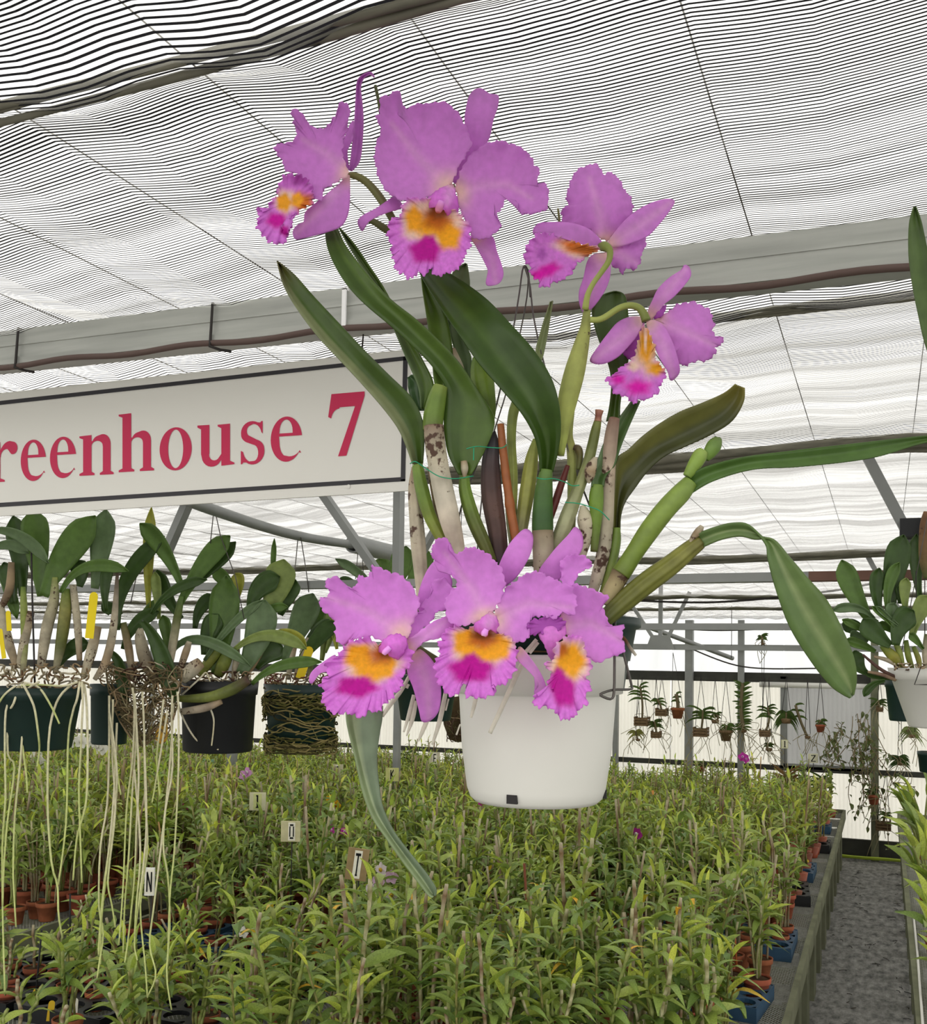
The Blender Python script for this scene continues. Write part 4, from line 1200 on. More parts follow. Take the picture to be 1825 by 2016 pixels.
patch('sepal', FA, [(1275, 985), (1390, 980), (1422, 1070), (1450, 1150), (1457, 1205), (1430, 1250), (1372, 1262), (1358, 1240), (1370, 1180), (1340, 1110), (1302, 1040)], (1382, 1110), fb, 1.0, (.2, .2), -.4, 0, 5, 0, [(1300, 985), (1390, 1100), (1415, 1250)], base=PINK * .97, na=80, nr=8)
LB = [((1060, 900), 175, 140, CREAM, .28), ((950, 895), 62, 95, CREAM, .5), ((955, 890), 52, 78, YEL, .4), ((1150, 985), 76, 82, YEL, .4), ((1050, 930), 110, 62, YEL, .5), ((1085, 890), 85, 66, ORA, .7), ((1090, 850), 60, 40, ORA * .6, .7), ((1018, 1068), 92, 72, MAG, .35), ((1040, 1015), 46, 40, MAG, .5)]
patch('lip', FA, [(930, 772), (893, 800), (885, 850), (860, 880), (815, 905), (806, 980), (822, 1020), (835, 1090), (842, 1140), (880, 1195), (940, 1218), (985, 1192), (1020, 1200), (1050, 1165), (1075, 1200), (1130, 1198), (1165, 1180), (1215, 1158), (1232, 1110), (1262, 1060), (1276, 1000), (1270, 930), (1240, 890), (1212, 860), (1180, 830), (1130, 800), (1080, 780), (1000, 770)],
      (1075, 880), fb, -.8, (-.1, -.5), -2.8, .32, 21, 2.4, None, LB, LIPC, LIPC * 1.06, na=220, nr=18, mt='lip', veins=.14, pw=.6)
patch('lip_tube', FA, [(1166, 690), (1190, 735), (1206, 820), (1200, 860), (1172, 895), (1150, 890), (1128, 842), (1060, 822), (1008, 826), (1020, 790), (1060, 745), (1110, 712)], (1120, 790), fb, -2.6, (0, 0), 1.3, .12, 5, .7, [(1166, 695), (1140, 800)], base=PINK * np.array([1.02, .72, .98]), na=80, nr=8, mt='lip')
stick('column', FA, [(1110, 790, 18), (1095, 832, 22), (1092, 850, 14)], fb, -2.6, [PINK, lin(196, 110, 150), lin(210, 140, 160)], 'stem', n=8, ns=10)

# C: seen from behind
fc_ = flower('upper right bloom seen from behind on a pale green stalk', FC, [(770, 705, 28, -.2), (800, 705, 38, -1), (838, 735, 26, -1.6), (832, 810, 23, -1.6), (780, 890, 21, -1.4), (715, 980, 20, -1), (672, 1070, 22, -.6), (655, 1175, 26, 0)], [lin(108, 120, 52), lin(124, 134, 60), lin(150, 158, 84), lin(164, 172, 92)], 0)
patch('petal', FC, [(805, 668), (740, 620), (640, 560), (530, 530), (480, 522), (484, 420), (520, 402), (515, 310), (540, 230), (575, 150), (640, 108), (720, 84), (772, 120), (796, 162), (845, 150), (900, 190), (950, 280), (1000, 350), (1012, 430), (960, 520), (900, 580), (842, 640)], (745, 390), fc_, 1.4, (0, .3), 1.0, .14, 9, 1.4, [(802, 660), (760, 450), (690, 200)], base=UPC, edge=EDG, na=170)
patch('petal', FC, [(832, 700), (960, 690), (1080, 640), (1112, 680), (1095, 730), (1072, 760), (1066, 830), (1020, 878), (962, 872), (940, 912), (900, 870), (850, 850)], (960, 765), fc_, 1.6, (0, 0), .7, .25, 8, 1.4, [(840, 710), (960, 790), (1040, 830)], base=UPC * .95, edge=EDG, na=110)
patch('sepal', FC, [(818, 692), (880, 590), (980, 480), (1100, 400), (1220, 355), (1300, 350), (1324, 376), (1280, 450), (1200, 550), (1120, 630), (1000, 680), (900, 706)], (1060, 545), fc_, .4, (-.4, 0), .5, 0, 4, 0, [(830, 690), (1060, 550), (1300, 370)], base=PINK * .9, edge=PINK * .96, na=80, nr=9)
patch('sepal', FC, [(790, 695), (740, 620), (660, 562), (540, 525), (400, 522), (310, 530), (268, 570), (264, 612), (290, 592), (400, 618), (520, 655), (650, 695), (740, 716)], (550, 610), fc_, -1.4, (.4, 0), .6, 0, 4, 0, None, base=PINK * .84, edge=PINK * .93, na=80, nr=9)
patch('sepal', FC, [(785, 755), (842, 755), (846, 860), (836, 950), (800, 1040), (740, 1130), (690, 1182), (640, 1202), (610, 1130), (608, 1040), (640, 940), (668, 820), (712, 765)], (730, 970), fc_, .2, (0, -.3), .5, 0, 4, 0, [(800, 760), (720, 1000), (640, 1190)], base=PINK * .9, na=80, nr=9)
LCB = [((600, 715), 185, 80, CREAM * .95, .5, 12), ((610, 715), 160, 58, ORA * 1.25, .6, 14), ((650, 730), 120, 30, ORA * .8, .6, 8), ((330, 760), 40, 50, DEEP, .6), ((380, 880), 100, 50, MAG * 1.25, .6, -20), ((300, 920), 60, 40, MAG * 1.3, .6)]
patch('lip', FC, [(760, 708), (650, 690), (540, 652), (420, 615), (310, 600), (250, 650), (206, 720), (195, 790), (232, 850), (250, 910), (300, 962), (320, 1000), (390, 1002), (420, 972), (500, 950), (552, 900), (605, 825), (650, 795), (720, 750)], (420, 775), fc_, -.8, (.2, .3), -.7, .28, 15, 2.0, None, LCB, LIPC * .95, LIPC, na=160, nr=14, mt='lip', veins=.2)

# D: lower right, seen from behind
fd = flower('lower right bloom seen from behind, lip hanging down', FC, [(690, 1252, 22), (740, 1255, 23), (800, 1235, 24), (900, 1170, 24), (980, 1146, 25), (1050, 1160, 27), (1090, 1205, 32), (1112, 1262, 36)], [lin(164, 172, 92), lin(150, 158, 80), lin(128, 136, 66), lin(104, 112, 50)], -.8)
patch('petal', FC, [(1175, 1245), (1260, 1200), (1350, 1140), (1430, 1120), (1520, 1140), (1590, 1190), (1612, 1250), (1622, 1290), (1606, 1330), (1650, 1390), (1688, 1380), (1680, 1442), (1630, 1452), (1632, 1510), (1560, 1560), (1450, 1572), (1390, 1602), (1350, 1560), (1290, 1420), (1230, 1310)], (1430, 1360), fd, .6, (-.2, 0), .9, .16, 8, 1.6, [(1185, 1245), (1400, 1340), (1620, 1440)], base=UPC, edge=EDG, na=160)
patch('petal', FC, [(1095, 1270), (1060, 1340), (980, 1450), (940, 1502), (990, 1552), (1040, 1545), (1085, 1400)], (1040, 1440), fd, 1.2, (0, 0), .3, .15, 5, .8, base=DEEP, na=60, nr=6)
patch('sepal', FC, [(1122, 1190), (1160, 1100), (1200, 1020), (1280, 940), (1370, 880), (1395, 843), (1432, 858), (1446, 920), (1402, 990), (1320, 1080), (1235, 1150), (1180, 1235), (1140, 1250)], (1285, 1015), fd, .3, (-.2, .2), .6, 0, 4, 0, [(1140, 1230), (1280, 1020), (1410, 870)], base=PINK * .93, na=80, nr=9)
patch('petal_edge', FC, [(1165, 1242), (1200, 1190), (1262, 1138), (1242, 1212), (1190, 1245)], (1215, 1198), fd, 1.4, (0, 0), .2, .1, 4, .5, base=DEEP, na=40, nr=4)
patch('sepal', FC, [(1092, 1245), (1000, 1230), (900, 1270), (820, 1360), (760, 1440), (690, 1547), (720, 1582), (800, 1582), (900, 1532), (980, 1452), (1050, 1360)], (890, 1425), fd, -.4, (.3, 0), .6, 0, 4, 0, [(1090, 1250), (900, 1410), (700, 1560)], base=PINK * .93, na=80, nr=9)
patch('sepal', FC, [(1112, 1275), (1180, 1258), (1250, 1310), (1312, 1430), (1352, 1560), (1362, 1640), (1330, 1690), (1290, 1707), (1270, 1640), (1210, 1540), (1160, 1420)], (1250, 1480), fd, -1.2, (.1, -.3), .6, 0, 4, 0, [(1120, 1285), (1240, 1450), (1320, 1680)], base=PINK * .93, na=80, nr=9)
LDB = [((1110, 1480), 120, 190, CREAM * .9, .6), ((1110, 1450), 62, 160, YEL * .85 + ORA * .1, .6), ((1185, 1620), 66, 54, YEL * .9, .6), ((1015, 1600), 46, 40, CREAM, .8), ((1105, 1380), 14, 110, CREAM * 1.05, .6), ((1050, 1760), 105, 60, MAG * 1.35, .7), ((900, 1700), 60, 40, MAG * 1.4, .8)]
patch('lip', FC, [(1098, 1285), (1130, 1350), (1168, 1420), (1185, 1540), (1222, 1602), (1262, 1640), (1240, 1700), (1216, 1760), (1180, 1812), (1120, 1850), (1060, 1852), (1020, 1887), (980, 1842), (920, 1822), (860, 1790), (840, 1742), (808, 1702), (832, 1682), (900, 1640), (932, 1590), (990, 1570), (1030, 1490), (1062, 1380)], (1080, 1630), fd, -.9, (.1, .25), -.5, .28, 15, 2.0, None, LDB, LIPC * .98, LIPC, na=170, nr=14, mt='lip', veins=.2)

DOFF = -4.2
# E, F, G: the lower cluster in front of the pot, front light put into its paler pinks
fe = flower('lower left bloom facing forward with one long drooping sepal', FE, [(560, 680, 18), (600, 700, 20, 1), (660, 740, 20, 2), (760, 800, 18, 3)], OLP, 1.0)
patch('sepal', FE, [(630, 500), (640, 420), (680, 320), (728, 268), (772, 290), (800, 345), (808, 400), (770, 480), (720, 540), (660, 560)], (715, 420), fe, 1.6, (0, 0), .6, 0, 4, 0, None, base=PINK * 1.02, na=70, nr=8)
patch('petal', FE, [(585, 655), (545, 690), (480, 690), (360, 662), (240, 705), (206, 635), (205, 580), (150, 530), (124, 470), (175, 452), (160, 380), (200, 350), (232, 372), (240, 398), (300, 410), (330, 345), (352, 355), (395, 332), (402, 294), (470, 320), (560, 355), (620, 430), (642, 500), (612, 580)], (420, 510), fe, 0, (0, -.2), -1.1, .18, 9, 1.7, [(545, 645), (380, 530), (170, 460)], base=PINK * 1.04, edge=PINK, na=190, nr=14)
patch('petal', FE, [(572, 655), (578, 590), (612, 540), (680, 542), (650, 500), (700, 440), (712, 372), (775, 365), (800, 400), (832, 428), (800, 480), (790, 520), (720, 535), (720, 560), (640, 640), (600, 680)], (690, 510), fe, .8, (-.2, 0), -.5, .2, 7, 1.2, None, base=PINK * 1.02, edge=PINK * 1.02, na=120)
patch('sepal', FE, [(210, 755), (150, 788), (90, 838), (74, 880), (90, 902), (130, 850), (185, 832)], (140, 830), fe, 1.0, (0, 0), .2, 0, 4, 0, None, base=PINK * 1.05, na=50, nr=6)
patch('sepal', FE, [(575, 745), (556, 690), (620, 650), (700, 590), (790, 555), (822, 600), (765, 660), (662, 690), (610, 745)], (690, 640), fe, -1.4, (-.2, 0), .5, .1, 5, .6, [(580, 720), (690, 640), (790, 570)], base=PINK * 1.06, na=80, nr=8)
patch('sepal', FE, [(600, 730), (650, 728), (712, 790), (740, 870), (752, 950), (740, 1040), (702, 1088), (655, 1097), (638, 1040), (610, 930), (580, 850), (578, 780)], (670, 920), fe, .2, (.2, -.2), .8, 0, 4, 0, [(610, 735), (680, 900), (690, 1080)], base=PINK * .98, edge=PINK * 1.04, na=80, nr=10)
LEB = [((400, 790), 150, 105, CREAM, .35), ((330, 765), 76, 72, YEL, .35), ((405, 835), 100, 58, YEL, .4), ((470, 800), 52, 66, YEL, .4), ((440, 755), 66, 52, ORA, .8), ((470, 745), 40, 30, ORA * .55, .7), ((318, 918), 112, 56, MAG, .35)]
patch('lip', FE, [(430, 695), (360, 662), (300, 680), (242, 722), (232, 752), (162, 800), (165, 860), (130, 912), (150, 950), (140, 1000), (210, 1062), (260, 1050), (330, 1078), (382, 1050), (430, 1042), (480, 990), (540, 930), (572, 830), (602, 800), (602, 735), (560, 692), (500, 698)], (450, 765), fe, -1.0, (-.2, -.4), -2.2, .34, 19, 2.6, None, LEB, LIPC, LIPC * 1.06, na=220, nr=18, mt='lip', veins=.14, pw=.6)
patch('lip_tube', FE, [(440, 705), (488, 652), (560, 656), (578, 700), (545, 765), (505, 772), (470, 745), (432, 740)], (515, 705), fe, -3.2, (0, 0), 1.0, .14, 6, .9, None, base=PINK * np.array([1.05, .75, 1]), na=70, nr=7, mt='lip')
stick('column', FE, [(490, 715, 14), (466, 738, 16), (456, 752, 10)], fe, -3.1, [PINK, PINK, lin(230, 170, 210)], 'stem', n=8, ns=10)

ff = flower('lower middle bloom facing forward with a broad magenta lip patch', FE, [(990, 600, 18), (1010, 640, 20, 1.5), (1040, 720, 20, 3), (1060, 820, 18, 5)], OLP, 0)
patch('sepal', FE, [(1040, 330), (1090, 205), (1150, 130), (1190, 108), (1222, 140), (1216, 220), (1172, 310), (1122, 372), (1070, 400)], (1135, 245), ff, .8, (-.2, 0), .7, 0, 4, 0, None, base=PINK * 1.05, edge=PINK * 1.0, na=80, nr=9)
patch('petal', FE, [(985, 570), (930, 590), (880, 602), (800, 592), (770, 505), (790, 440), (832, 402), (795, 322), (730, 312), (704, 220), (725, 168), (782, 153), (800, 222), (850, 232), (880, 202), (960, 215), (1020, 260), (1070, 330), (1077, 420), (1042, 500)], (910, 400), ff, -.8, (0, -.2), -1.0, .2, 8, 1.5, [(965, 550), (920, 430), (770, 230)], base=PINK * 1.05, edge=PINK, na=180, nr=14)
patch('petal', FE, [(1020, 580), (1060, 450), (1110, 390), (1200, 332), (1260, 330), (1340, 370), (1420, 402), (1447, 480), (1432, 552), (1380, 532), (1330, 572), (1272, 556), (1200, 582), (1202, 660), (1150, 692), (1080, 662), (1035, 625)], (1220, 465), ff, -.6, (0, -.1), -1.0, .22, 8, 1.7, [(1030, 570), (1200, 490), (1420, 510)], base=PINK * 1.05, edge=PINK, na=180, nr=14, seed=4)
patch('sepal', FE, [(1145, 722), (1165, 715), (1215, 775), (1265, 850), (1293, 920), (1288, 955), (1262, 967), (1228, 950), (1252, 905), (1205, 842), (1140, 775)], (1222, 830), ff, -1.5, (0, 0), .2, 0, 4, 0, [(1150, 730), (1230, 830), (1270, 950)], base=PINK * 1.04, na=70, nr=7)
LFB = [((960, 700), 165, 110, CREAM, .3), ((878, 690), 66, 72, YEL, .35), ((960, 745), 120, 46, YEL, .4), ((1050, 715), 60, 72, YEL, .4), ((965, 675), 80, 46, ORA, .6), ((965, 650), 62, 30, ORA * .5, .6), ((905, 830), 120, 70, MAG, .35), ((910, 780), 40, 36, MAG, .6)]
patch('lip', FE, [(905, 612), (850, 622), (820, 600), (770, 640), (740, 690), (746, 740), (720, 800), (730, 880), (780, 952), (830, 962), (852, 905), (880, 920), (878, 960), (920, 977), (970, 972), (1032, 957), (1015, 920), (1080, 902), (1122, 850), (1142, 760), (1132, 690), (1080, 652), (1048, 642), (970, 602)], (965, 670), ff, -1.6, (0, -.5), -2.2, .34, 19, 2.4, None, LFB, LIPC, LIPC * 1.06, na=220, nr=18, mt='lip', veins=.14, pw=.6)
patch('lip_tube', FE, [(1016, 530), (1046, 590), (1042, 645), (1004, 622), (985, 660), (942, 640), (908, 634), (928, 592), (970, 558)], (985, 600), ff, -3.6, (0, 0), 1.2, .14, 5, .8, [(1016, 535), (980, 640)], base=PINK * np.array([1.06, .78, 1]), na=70, nr=7, mt='lip')
stick('column', FE, [(985, 622, 13), (974, 644, 18), (970, 658, 11)], ff, -3.4, [PINK, PINK, lin(236, 190, 214)], 'stem', n=8, ns=10)

fg = flower('lower right bloom over the pot rim, half turned to the side', FE, [(1360, 600, 16), (1380, 640, 18, 2), (1400, 720, 18, 4), (1400, 800, 16, 6)], OLP, .5)
patch('sepal', FE, [(1250, 340), (1320, 230), (1400, 142), (1440, 98), (1477, 140), (1472, 220), (1402, 312), (1340, 380)], (1385, 240), fg, 1.0, (-.2, 0), .6, 0, 4, 0, None, base=PINK * 1.0, na=80, nr=9)
patch('petal', FE, [(1375, 400), (1365, 275), (1420, 240), (1480, 243), (1532, 290), (1500, 312), (1455, 345), (1430, 400), (1400, 440)], (1425, 320), fg, .6, (0, 0), -.4, .22, 6, 1.2, None, base=PINK * 1.04, na=90, nr=8)
patch('petal', FE, [(1345, 590), (1400, 500), (1420, 400), (1480, 400), (1560, 430), (1612, 460), (1580, 500), (1602, 560), (1640, 622), (1690, 600), (1682, 650), (1692, 740), (1630, 762), (1560, 792), (1500, 762), (1470, 692), (1400, 660)], (1520, 600), fg, .2, (-.2, 0), -.8, .2, 7, 1.3, [(1360, 600), (1520, 590), (1680, 680)], base=PINK * 1.04, edge=PINK, na=160, nr=12)
patch('petal', FE, [(1195, 590), (1280, 562), (1360, 560), (1388, 600), (1330, 642), (1260, 642), (1205, 655)], (1290, 605), fg, -1.0, (0, 0), -.3, .3, 9, 1.6, None, base=DEEP * 1.05, na=90, nr=7)
patch('lip_tube', FE, [(1255, 640), (1370, 570), (1392, 650), (1352, 692), (1340, 780), (1310, 772), (1280, 700)], (1325, 670), fg, -1.6, (-.3, 0), .8, .08, 4, .5, None, base=PINK * np.array([1.06, .85, .98]), na=70, nr=7, mt='lip')
LGB = [((1410, 790), 105, 125, CREAM, .35), ((1412, 785), 82, 92, YEL, .35), ((1372, 725), 36, 44, ORA * .9, .7), ((1345, 720), 18, 50, PALE, .6), ((1375, 930), 66, 105, MAG, .35, -18), ((1352, 870), 30, 50, MAG, .5)]
patch('lip', FE, [(1362, 680), (1440, 650), (1482, 682), (1500, 760), (1532, 800), (1502, 870), (1522, 930), (1490, 972), (1502, 1012), (1450, 1042), (1420, 1087), (1350, 1072), (1332, 1040), (1300, 1022), (1245, 1022), (1225, 962), (1292, 958), (1330, 935), (1290, 905), (1322, 850), (1278, 812), (1325, 780), (1335, 720)], (1400, 810), fg, -2.4, (.5, -.2), -.9, .32, 17, 2.4, None, LGB, LIPC, LIPC * 1.06, na=200, nr=16, mt='lip', veins=.14, pw=.7)
DOFF = 0.0
# a bare flower stalk stub above the first bloom
stick('stalk_stub', FA, [(738, 138, 9), (746, 175, 10), (757, 230, 9), (772, 330, 9), (800, 480, 9)], hero, 3.0, [lin(70, 72, 40), lin(84, 88, 44)], 'stem', n=10, ns=8)
stick('stalk_stub', FC, [(450, 420, 7), (458, 480, 9), (462, 540, 9), (470, 700, 9)], hero, 4.0, [lin(110, 112, 60), lin(120, 122, 66)], 'stem', n=10, ns=8)
# ------------------------------------------------------------------ potted dendrobiums on the benches
R_ = random.Random(42)
LT = lin(154, 172, 84)
def lance(droop, fold, wid, tone, curl=0.0, n=6):
    """a leaf of length 1 along +X"""
    b = MB()
    vs = []
    for i in range(n):
        t = i / (n - 1)
        w = wid * (math.sin(math.pi * min(1, (t * 0.94 + 0.05)) ** 0.8) ** 0.8) * 0.5
        z = 0.12 * math.sin(t * 2.2) - droop * t * t
        x = t * (1 - 0.25 * droop * t)
        vs += [(x, w, z + fold * w), (x, curl * t * t, z - fold * w * 0.4), (x, -w, z + fold * w)]
    f = [(i * 3 + k, i * 3 + k + 1, (i + 1) * 3 + k + 1, (i + 1) * 3 + k) for i in range(n - 1) for k in range(2)]
    col = []
    for i in range(n):
        g = np.array(tone) * (0.92 + 0.2 * i / n)
        col += [g, g * 1.12, g]
    b.add(vs, f, col)
    return b
LEAFS = [lance(d, f, w, np.array(LT) * np.array(c), u) for d, f, w, c, u in (
    (.15, .5, .27, (1, 1, 1), .03), (.35, .4, .30, (.85, .9, .9), -.05), (.6, .3, .28, (.75, .85, .85), .06), (.05, .7, .22, (1.35, 1.3, .9), 0), (.45, .5, .33, (.9, .95, .8), -.08), (.8, .2, .25, (.65, .75, .75), .04))]
LEAF_ME = [b.mesh('leaf', M['thin_leaf']) for b in LEAFS]
YLEAF_ME = lance(.7, .3, .2, lin(212, 176, 50)).mesh('leaf', M['thin_leaf'])
LEAF_LOW = [lance(d, .4, w, np.array(LT) * np.array(c), 0, 4) for d, w, c in ((.15, .28, (1, 1, 1)), (.4, .32, (.85, .9, .9)), (.7, .28, (.7, .8, .8)), (.1, .23, (1.35, 1.3, .9)))]

def pot_mb(r, h, n=20, col=(1, 1, 1)):
    b = MB()
    b.lathe([(0, 0), (r * .68, 0), (r * .70, .003), (r * .90, h * .76), (r * .99, h * .77), (r, h * .79), (r * 1.02, h), (r * .96, h + .001), (r * .93, h * .93)], n, col)
    return b
def mix_mb(r, h):
    b = MB()
    b.lathe([(0, h * .95), (r * .5, h * .96), (r * .94, h * .90)], 12, lin(70, 52, 36))
    return b

def dendro_spec(seed, tall, nc, leafy=1.0, r=0.06, h=0.105, lean=0.22):
    """canes as rows of points; leaves as matrices with a leaf kind"""
    q = random.Random(seed)
    canes, leaves = [], []
    for c in range(nc):
        a = q.uniform(0, 6.28)
        rad = q.uniform(0, r * 0.6)
        H = tall * q.uniform(0.55, 1.05)
        base = Vector((math.cos(a) * rad, math.sin(a) * rad, h * 0.9))
        out = Vector((math.cos(a), math.sin(a), 0)) * lean * q.uniform(0.3, 1.2)
        m = 7
        pts = [base + Vector((0, 0, H)) * (i / (m - 1)) + out * H * (i / (m - 1)) ** 1.6 + Vector((q.gauss(0, .004), q.gauss(0, .004), 0)) for i in range(m)]
        thick_ = q.uniform(0.004, 0.0072)
        bare = q.random() < 0.17
        H *= .72 if bare else 1
        kind = q.choice((0, 0, 1, 2)) if not bare else 3
        canes.append((pts, thick_, kind))
        if bare:
            continue
        az = q.uniform(0, 6.28)
        nl = int(max(4, H / 0.039) * leafy)
        for k in range(nl):
            t = 0.38 + 0.62 * (k + q.random() * .5) / nl
            if t > 1:
                t = 1.0
            fi = t * (m - 1)
            i = min(int(fi), m - 2)
            p = pts[i].lerp(pts[i + 1], fi - i)
            aa = az + (math.pi if k % 2 else 0) + q.gauss(0, .45)
            el = q.uniform(0.25, 0.75) + 0.5 * (t > .93)
            L = q.uniform(0.085, 0.155) * (0.7 + 0.3 * math.sin(math.pi * t))
            Mx = Matrix.Translation(p) @ Matrix.Rotation(aa, 4, 'Z') @ Matrix.Rotation(-el, 4, 'Y') @ Matrix.Rotation(q.gauss(0, .3), 4, 'X') @ Matrix.Scale(L, 4)
            kindl = 3 if t > .9 and q.random() < .5 else q.randrange(6)
            leaves.append((Mx, kindl, q.random() < .03))
    return dict(canes=canes, leaves=leaves, r=r, h=h, seed=seed)

CCOL = [(lin(120, 136, 62), lin(150, 156, 92)), (lin(190, 184, 146), lin(136, 130, 84)), (lin(150, 142, 84), lin(96, 100, 48)), (lin(176, 166, 136), lin(120, 92, 62))]
def cane_mb(cane, ns=6):
    pts, t, k = cane
    b = MB()
    rows = cr([tuple(p) for p in pts], 15 if ns > 4 else 5)
    col = [CCOL[k][i % 2] for i in range(len(rows))]
    b.tube(rows, [t * (1.15 if i % 2 else .9) for i in range(len(rows))] if ns > 4 else t, ns, col)
    return b

SPECS = [dendro_spec(s, t, n, lf, r, h, ln) for s, t, n, lf, r, h, ln in (
    (1, .46, 5, 1.0, .058, .10, .2), (2, .56, 4, 1.0, .062, .105, .15), (3, .38, 5, 1.1, .055, .095, .28), (4, .50, 6, .8, .066, .11, .22), (5, .62, 4, .9, .062, .105, .12),
    (6, .42, 4, 1.1, .056, .10, .3), (7, .52, 5, 1.0, .064, .11, .2), (8, .34, 4, 1.1, .052, .09, .3), (9, .26, 3, 1.1, .052, .09, .35), (10, .30, 4, 1.0, .05, .09, .3))]
class Proto: pass
PROTO = []
POT_ME = {}
def pot_me(r, h):
    if (r, h) not in POT_ME:
        POT_ME[(r, h)] = (pot_mb(r, h).mesh('clay_pot', M['clay']), mix_mb(r, h).mesh('potting_mix', M['moss']))
    return POT_ME[(r, h)]
for sp in SPECS:
    p = Proto()
    p.pot, p.mix = pot_me(sp['r'], sp['h'])
    p.canes = [cane_mb(c).mesh('cane', M['cane']) for c in sp['canes']]
    b = MB()
    for c in sp['canes']:
        cb = cane_mb(c, 4)
        b.add(cb.v, cb.f, cb.c)
    p.canes_low = b.mesh('canes', M['cane'])
    b = MB()
    for Mx, k, yl in sp['leaves']:
        lb = LEAF_LOW[k % 4]
        b.add([Mx @ Vector(v) for v in lb.v], lb.f, lb.c)
    p.fol = b
    p.fol_me = b.mesh('foliage', M['thin_leaf'])
    # whole plant as numbers, for the far mass
    b2 = MB()
    b2.add(b.v, b.f, b.c)
    for c in sp['canes']:
        cb = cane_mb(c, 4)
        b2.add(cb.v, cb.f, cb.c)
    pb = MB()
    r, h = sp['r'], sp['h']
    pb.lathe([(r * .7, 0), (r, h), (0, h * .97)], 8, lin(150, 78, 50))
    b2.add(pb.v, pb.f, pb.c)
    p.all = b2
    p.sp = sp
    PROTO.append(p)

def link(name, me, parent, matrix=None):
    o = bpy.data.objects.new(name, me)
    COL.objects.link(o)
    o.parent = parent
    if matrix is not None:
        o.matrix_basis = matrix
    return o

# ---- trays
def tray(cx, cy, w, l, nx_, ny_, color, label, rot=0.0, h=0.065, group=None):
    cx_, cy_ = w / nx_, l / ny_
    rad = min(cx_, cy_) * 0.40
    t_ = thing('plant_tray', label, 'tray', (cx, cy, ZB + .001), group)
    t_.rotation_euler = (0, 0, rot)
    b = MB()
    holes = []
    for i in range(nx_):
        for j in range(ny_):
            x0, y0 = -w / 2 + i * cx_, -l / 2 + j * cy_
            mx, my = x0 + cx_ / 2, y0 + cy_ / 2
            holes.append((mx, my))
            ring, sq = [], []
            for k in range(16):
                a = 2 * math.pi * k / 16 + math.pi / 16
                ring.append((mx + rad * math.cos(a), my + rad * math.sin(a), h))
                m_ = max(abs(math.cos(a)), abs(math.sin(a)))
                sq.append((mx + cx_ / 2 * math.cos(a) / m_, my + cy_ / 2 * math.sin(a) / m_, h))
            low = [(x, y, h - .018) for x, y, z in ring]
            b.add(ring + sq + low, [(k, (k + 1) % 16, 16 + (k + 1) % 16, 16 + k) for k in range(16)] + [(32 + k, 32 + (k + 1) % 16, (k + 1) % 16, k) for k in range(16)])
    o = b.obj('hole_plate', M[color], t_, smooth=False)
    o.matrix_parent_inverse = Matrix()
    b = MB()
    e = .004
    for lo, hi in (((-w / 2 - e, -l / 2 - e, 0), (-w / 2, l / 2 + e, h)), ((w / 2, -l / 2 - e, 0), (w / 2 + e, l / 2 + e, h)), ((-w / 2, -l / 2 - e, 0), (w / 2, -l / 2, h)), ((-w / 2, l / 2, 0), (w / 2, l / 2 + e, h))):
        b.box(lo, hi)
    o = b.obj('side_wall', M[color], t_, smooth=False)
    o.matrix_parent_inverse = Matrix()
    c, s = math.cos(rot), math.sin(rot)
    return [(cx + x * c - y * s, cy + x * s + y * c) for x, y in holes], (cx, cy, w / 2 + .07, l / 2 + .07)
TR = []
for cx, cy, w, l, a, d_, col, lab, rot in (
    (-3.55, 3.42, .44, .44, 3, 3, 'black_plastic', 'black pot carrier tray at the very front corner of the bench', 0),
    (-3.08, 3.44, .44, .44, 3, 3, 'black_plastic', 'black pot carrier tray second from the bench corner, holding small clay pots', 0),
    (-2.62, 3.52, .44, .40, 3, 3, 'black_plastic', 'black pot carrier tray beside the lone clay pot on bare mesh', 0),
    (-3.52, 3.90, .44, .44, 3, 3, 'black_plastic', 'black pot carrier tray in the second row at the bench edge', 0),
    (-3.05, 3.92, .44, .44, 3, 3, 'black_plastic', 'black pot carrier tray in the second row under the long roots', 0),
    (-2.58, 3.98, .42, .44, 3, 3, 'black_plastic', 'black pot carrier tray behind the lone clay pot', 0),
    (-3.45, 4.42, .44, .44, 3, 3, 'blue_plastic', 'dusty blue tray behind the black trays at the bench edge', 0),
    (-2.95, 4.44, .44, .44, 3, 3, 'blue_plastic', 'dusty blue tray behind the black trays, nearer the middle', 0),
    (-1.95, 4.62, .44, .44, 3, 3, 'black_plastic', 'black tray below the purple-tipped white flower spray', 0),
    (-1.42, 4.22, .40, .44, 3, 3, 'blue_plastic', 'blue tray with clay pots in the middle front of the bench', .12),
    (-1.18, 5.62, .42, .44, 3, 3, 'blue_plastic', 'blue tray with a gap of bare mesh before it, mid bench', .05),
    (-.66, 4.66, .36, .36, 3, 3, 'blue_plastic', 'bright blue tray nearest the aisle at the front', -.1),
    (-.64, 5.66, .40, .42, 3, 3, 'blue_plastic', 'blue tray along the aisle holding a clay pot with a yellow tag', 0),
    (-.62, 6.95, .34, .46, 2, 3, 'black_plastic', 'black tray by the aisle edge, standing almost empty', .1),
    (-.66, 7.70, .40, .42, 3, 3, 'blue_plastic', 'blue tray by the aisle behind the empty black tray', 0),
    (-.56, 8.85, .30, .30, 2, 2, 'black_plastic', 'small black tray near the far aisle corner', 0),
    (-.62, 9.85, .34, .30, 3, 2, 'blue_plastic', 'pale blue tray at the far end of the aisle bench', 0)):
    TR.append((tray(cx, cy, w, l, a, d_, col, lab, rot), col))

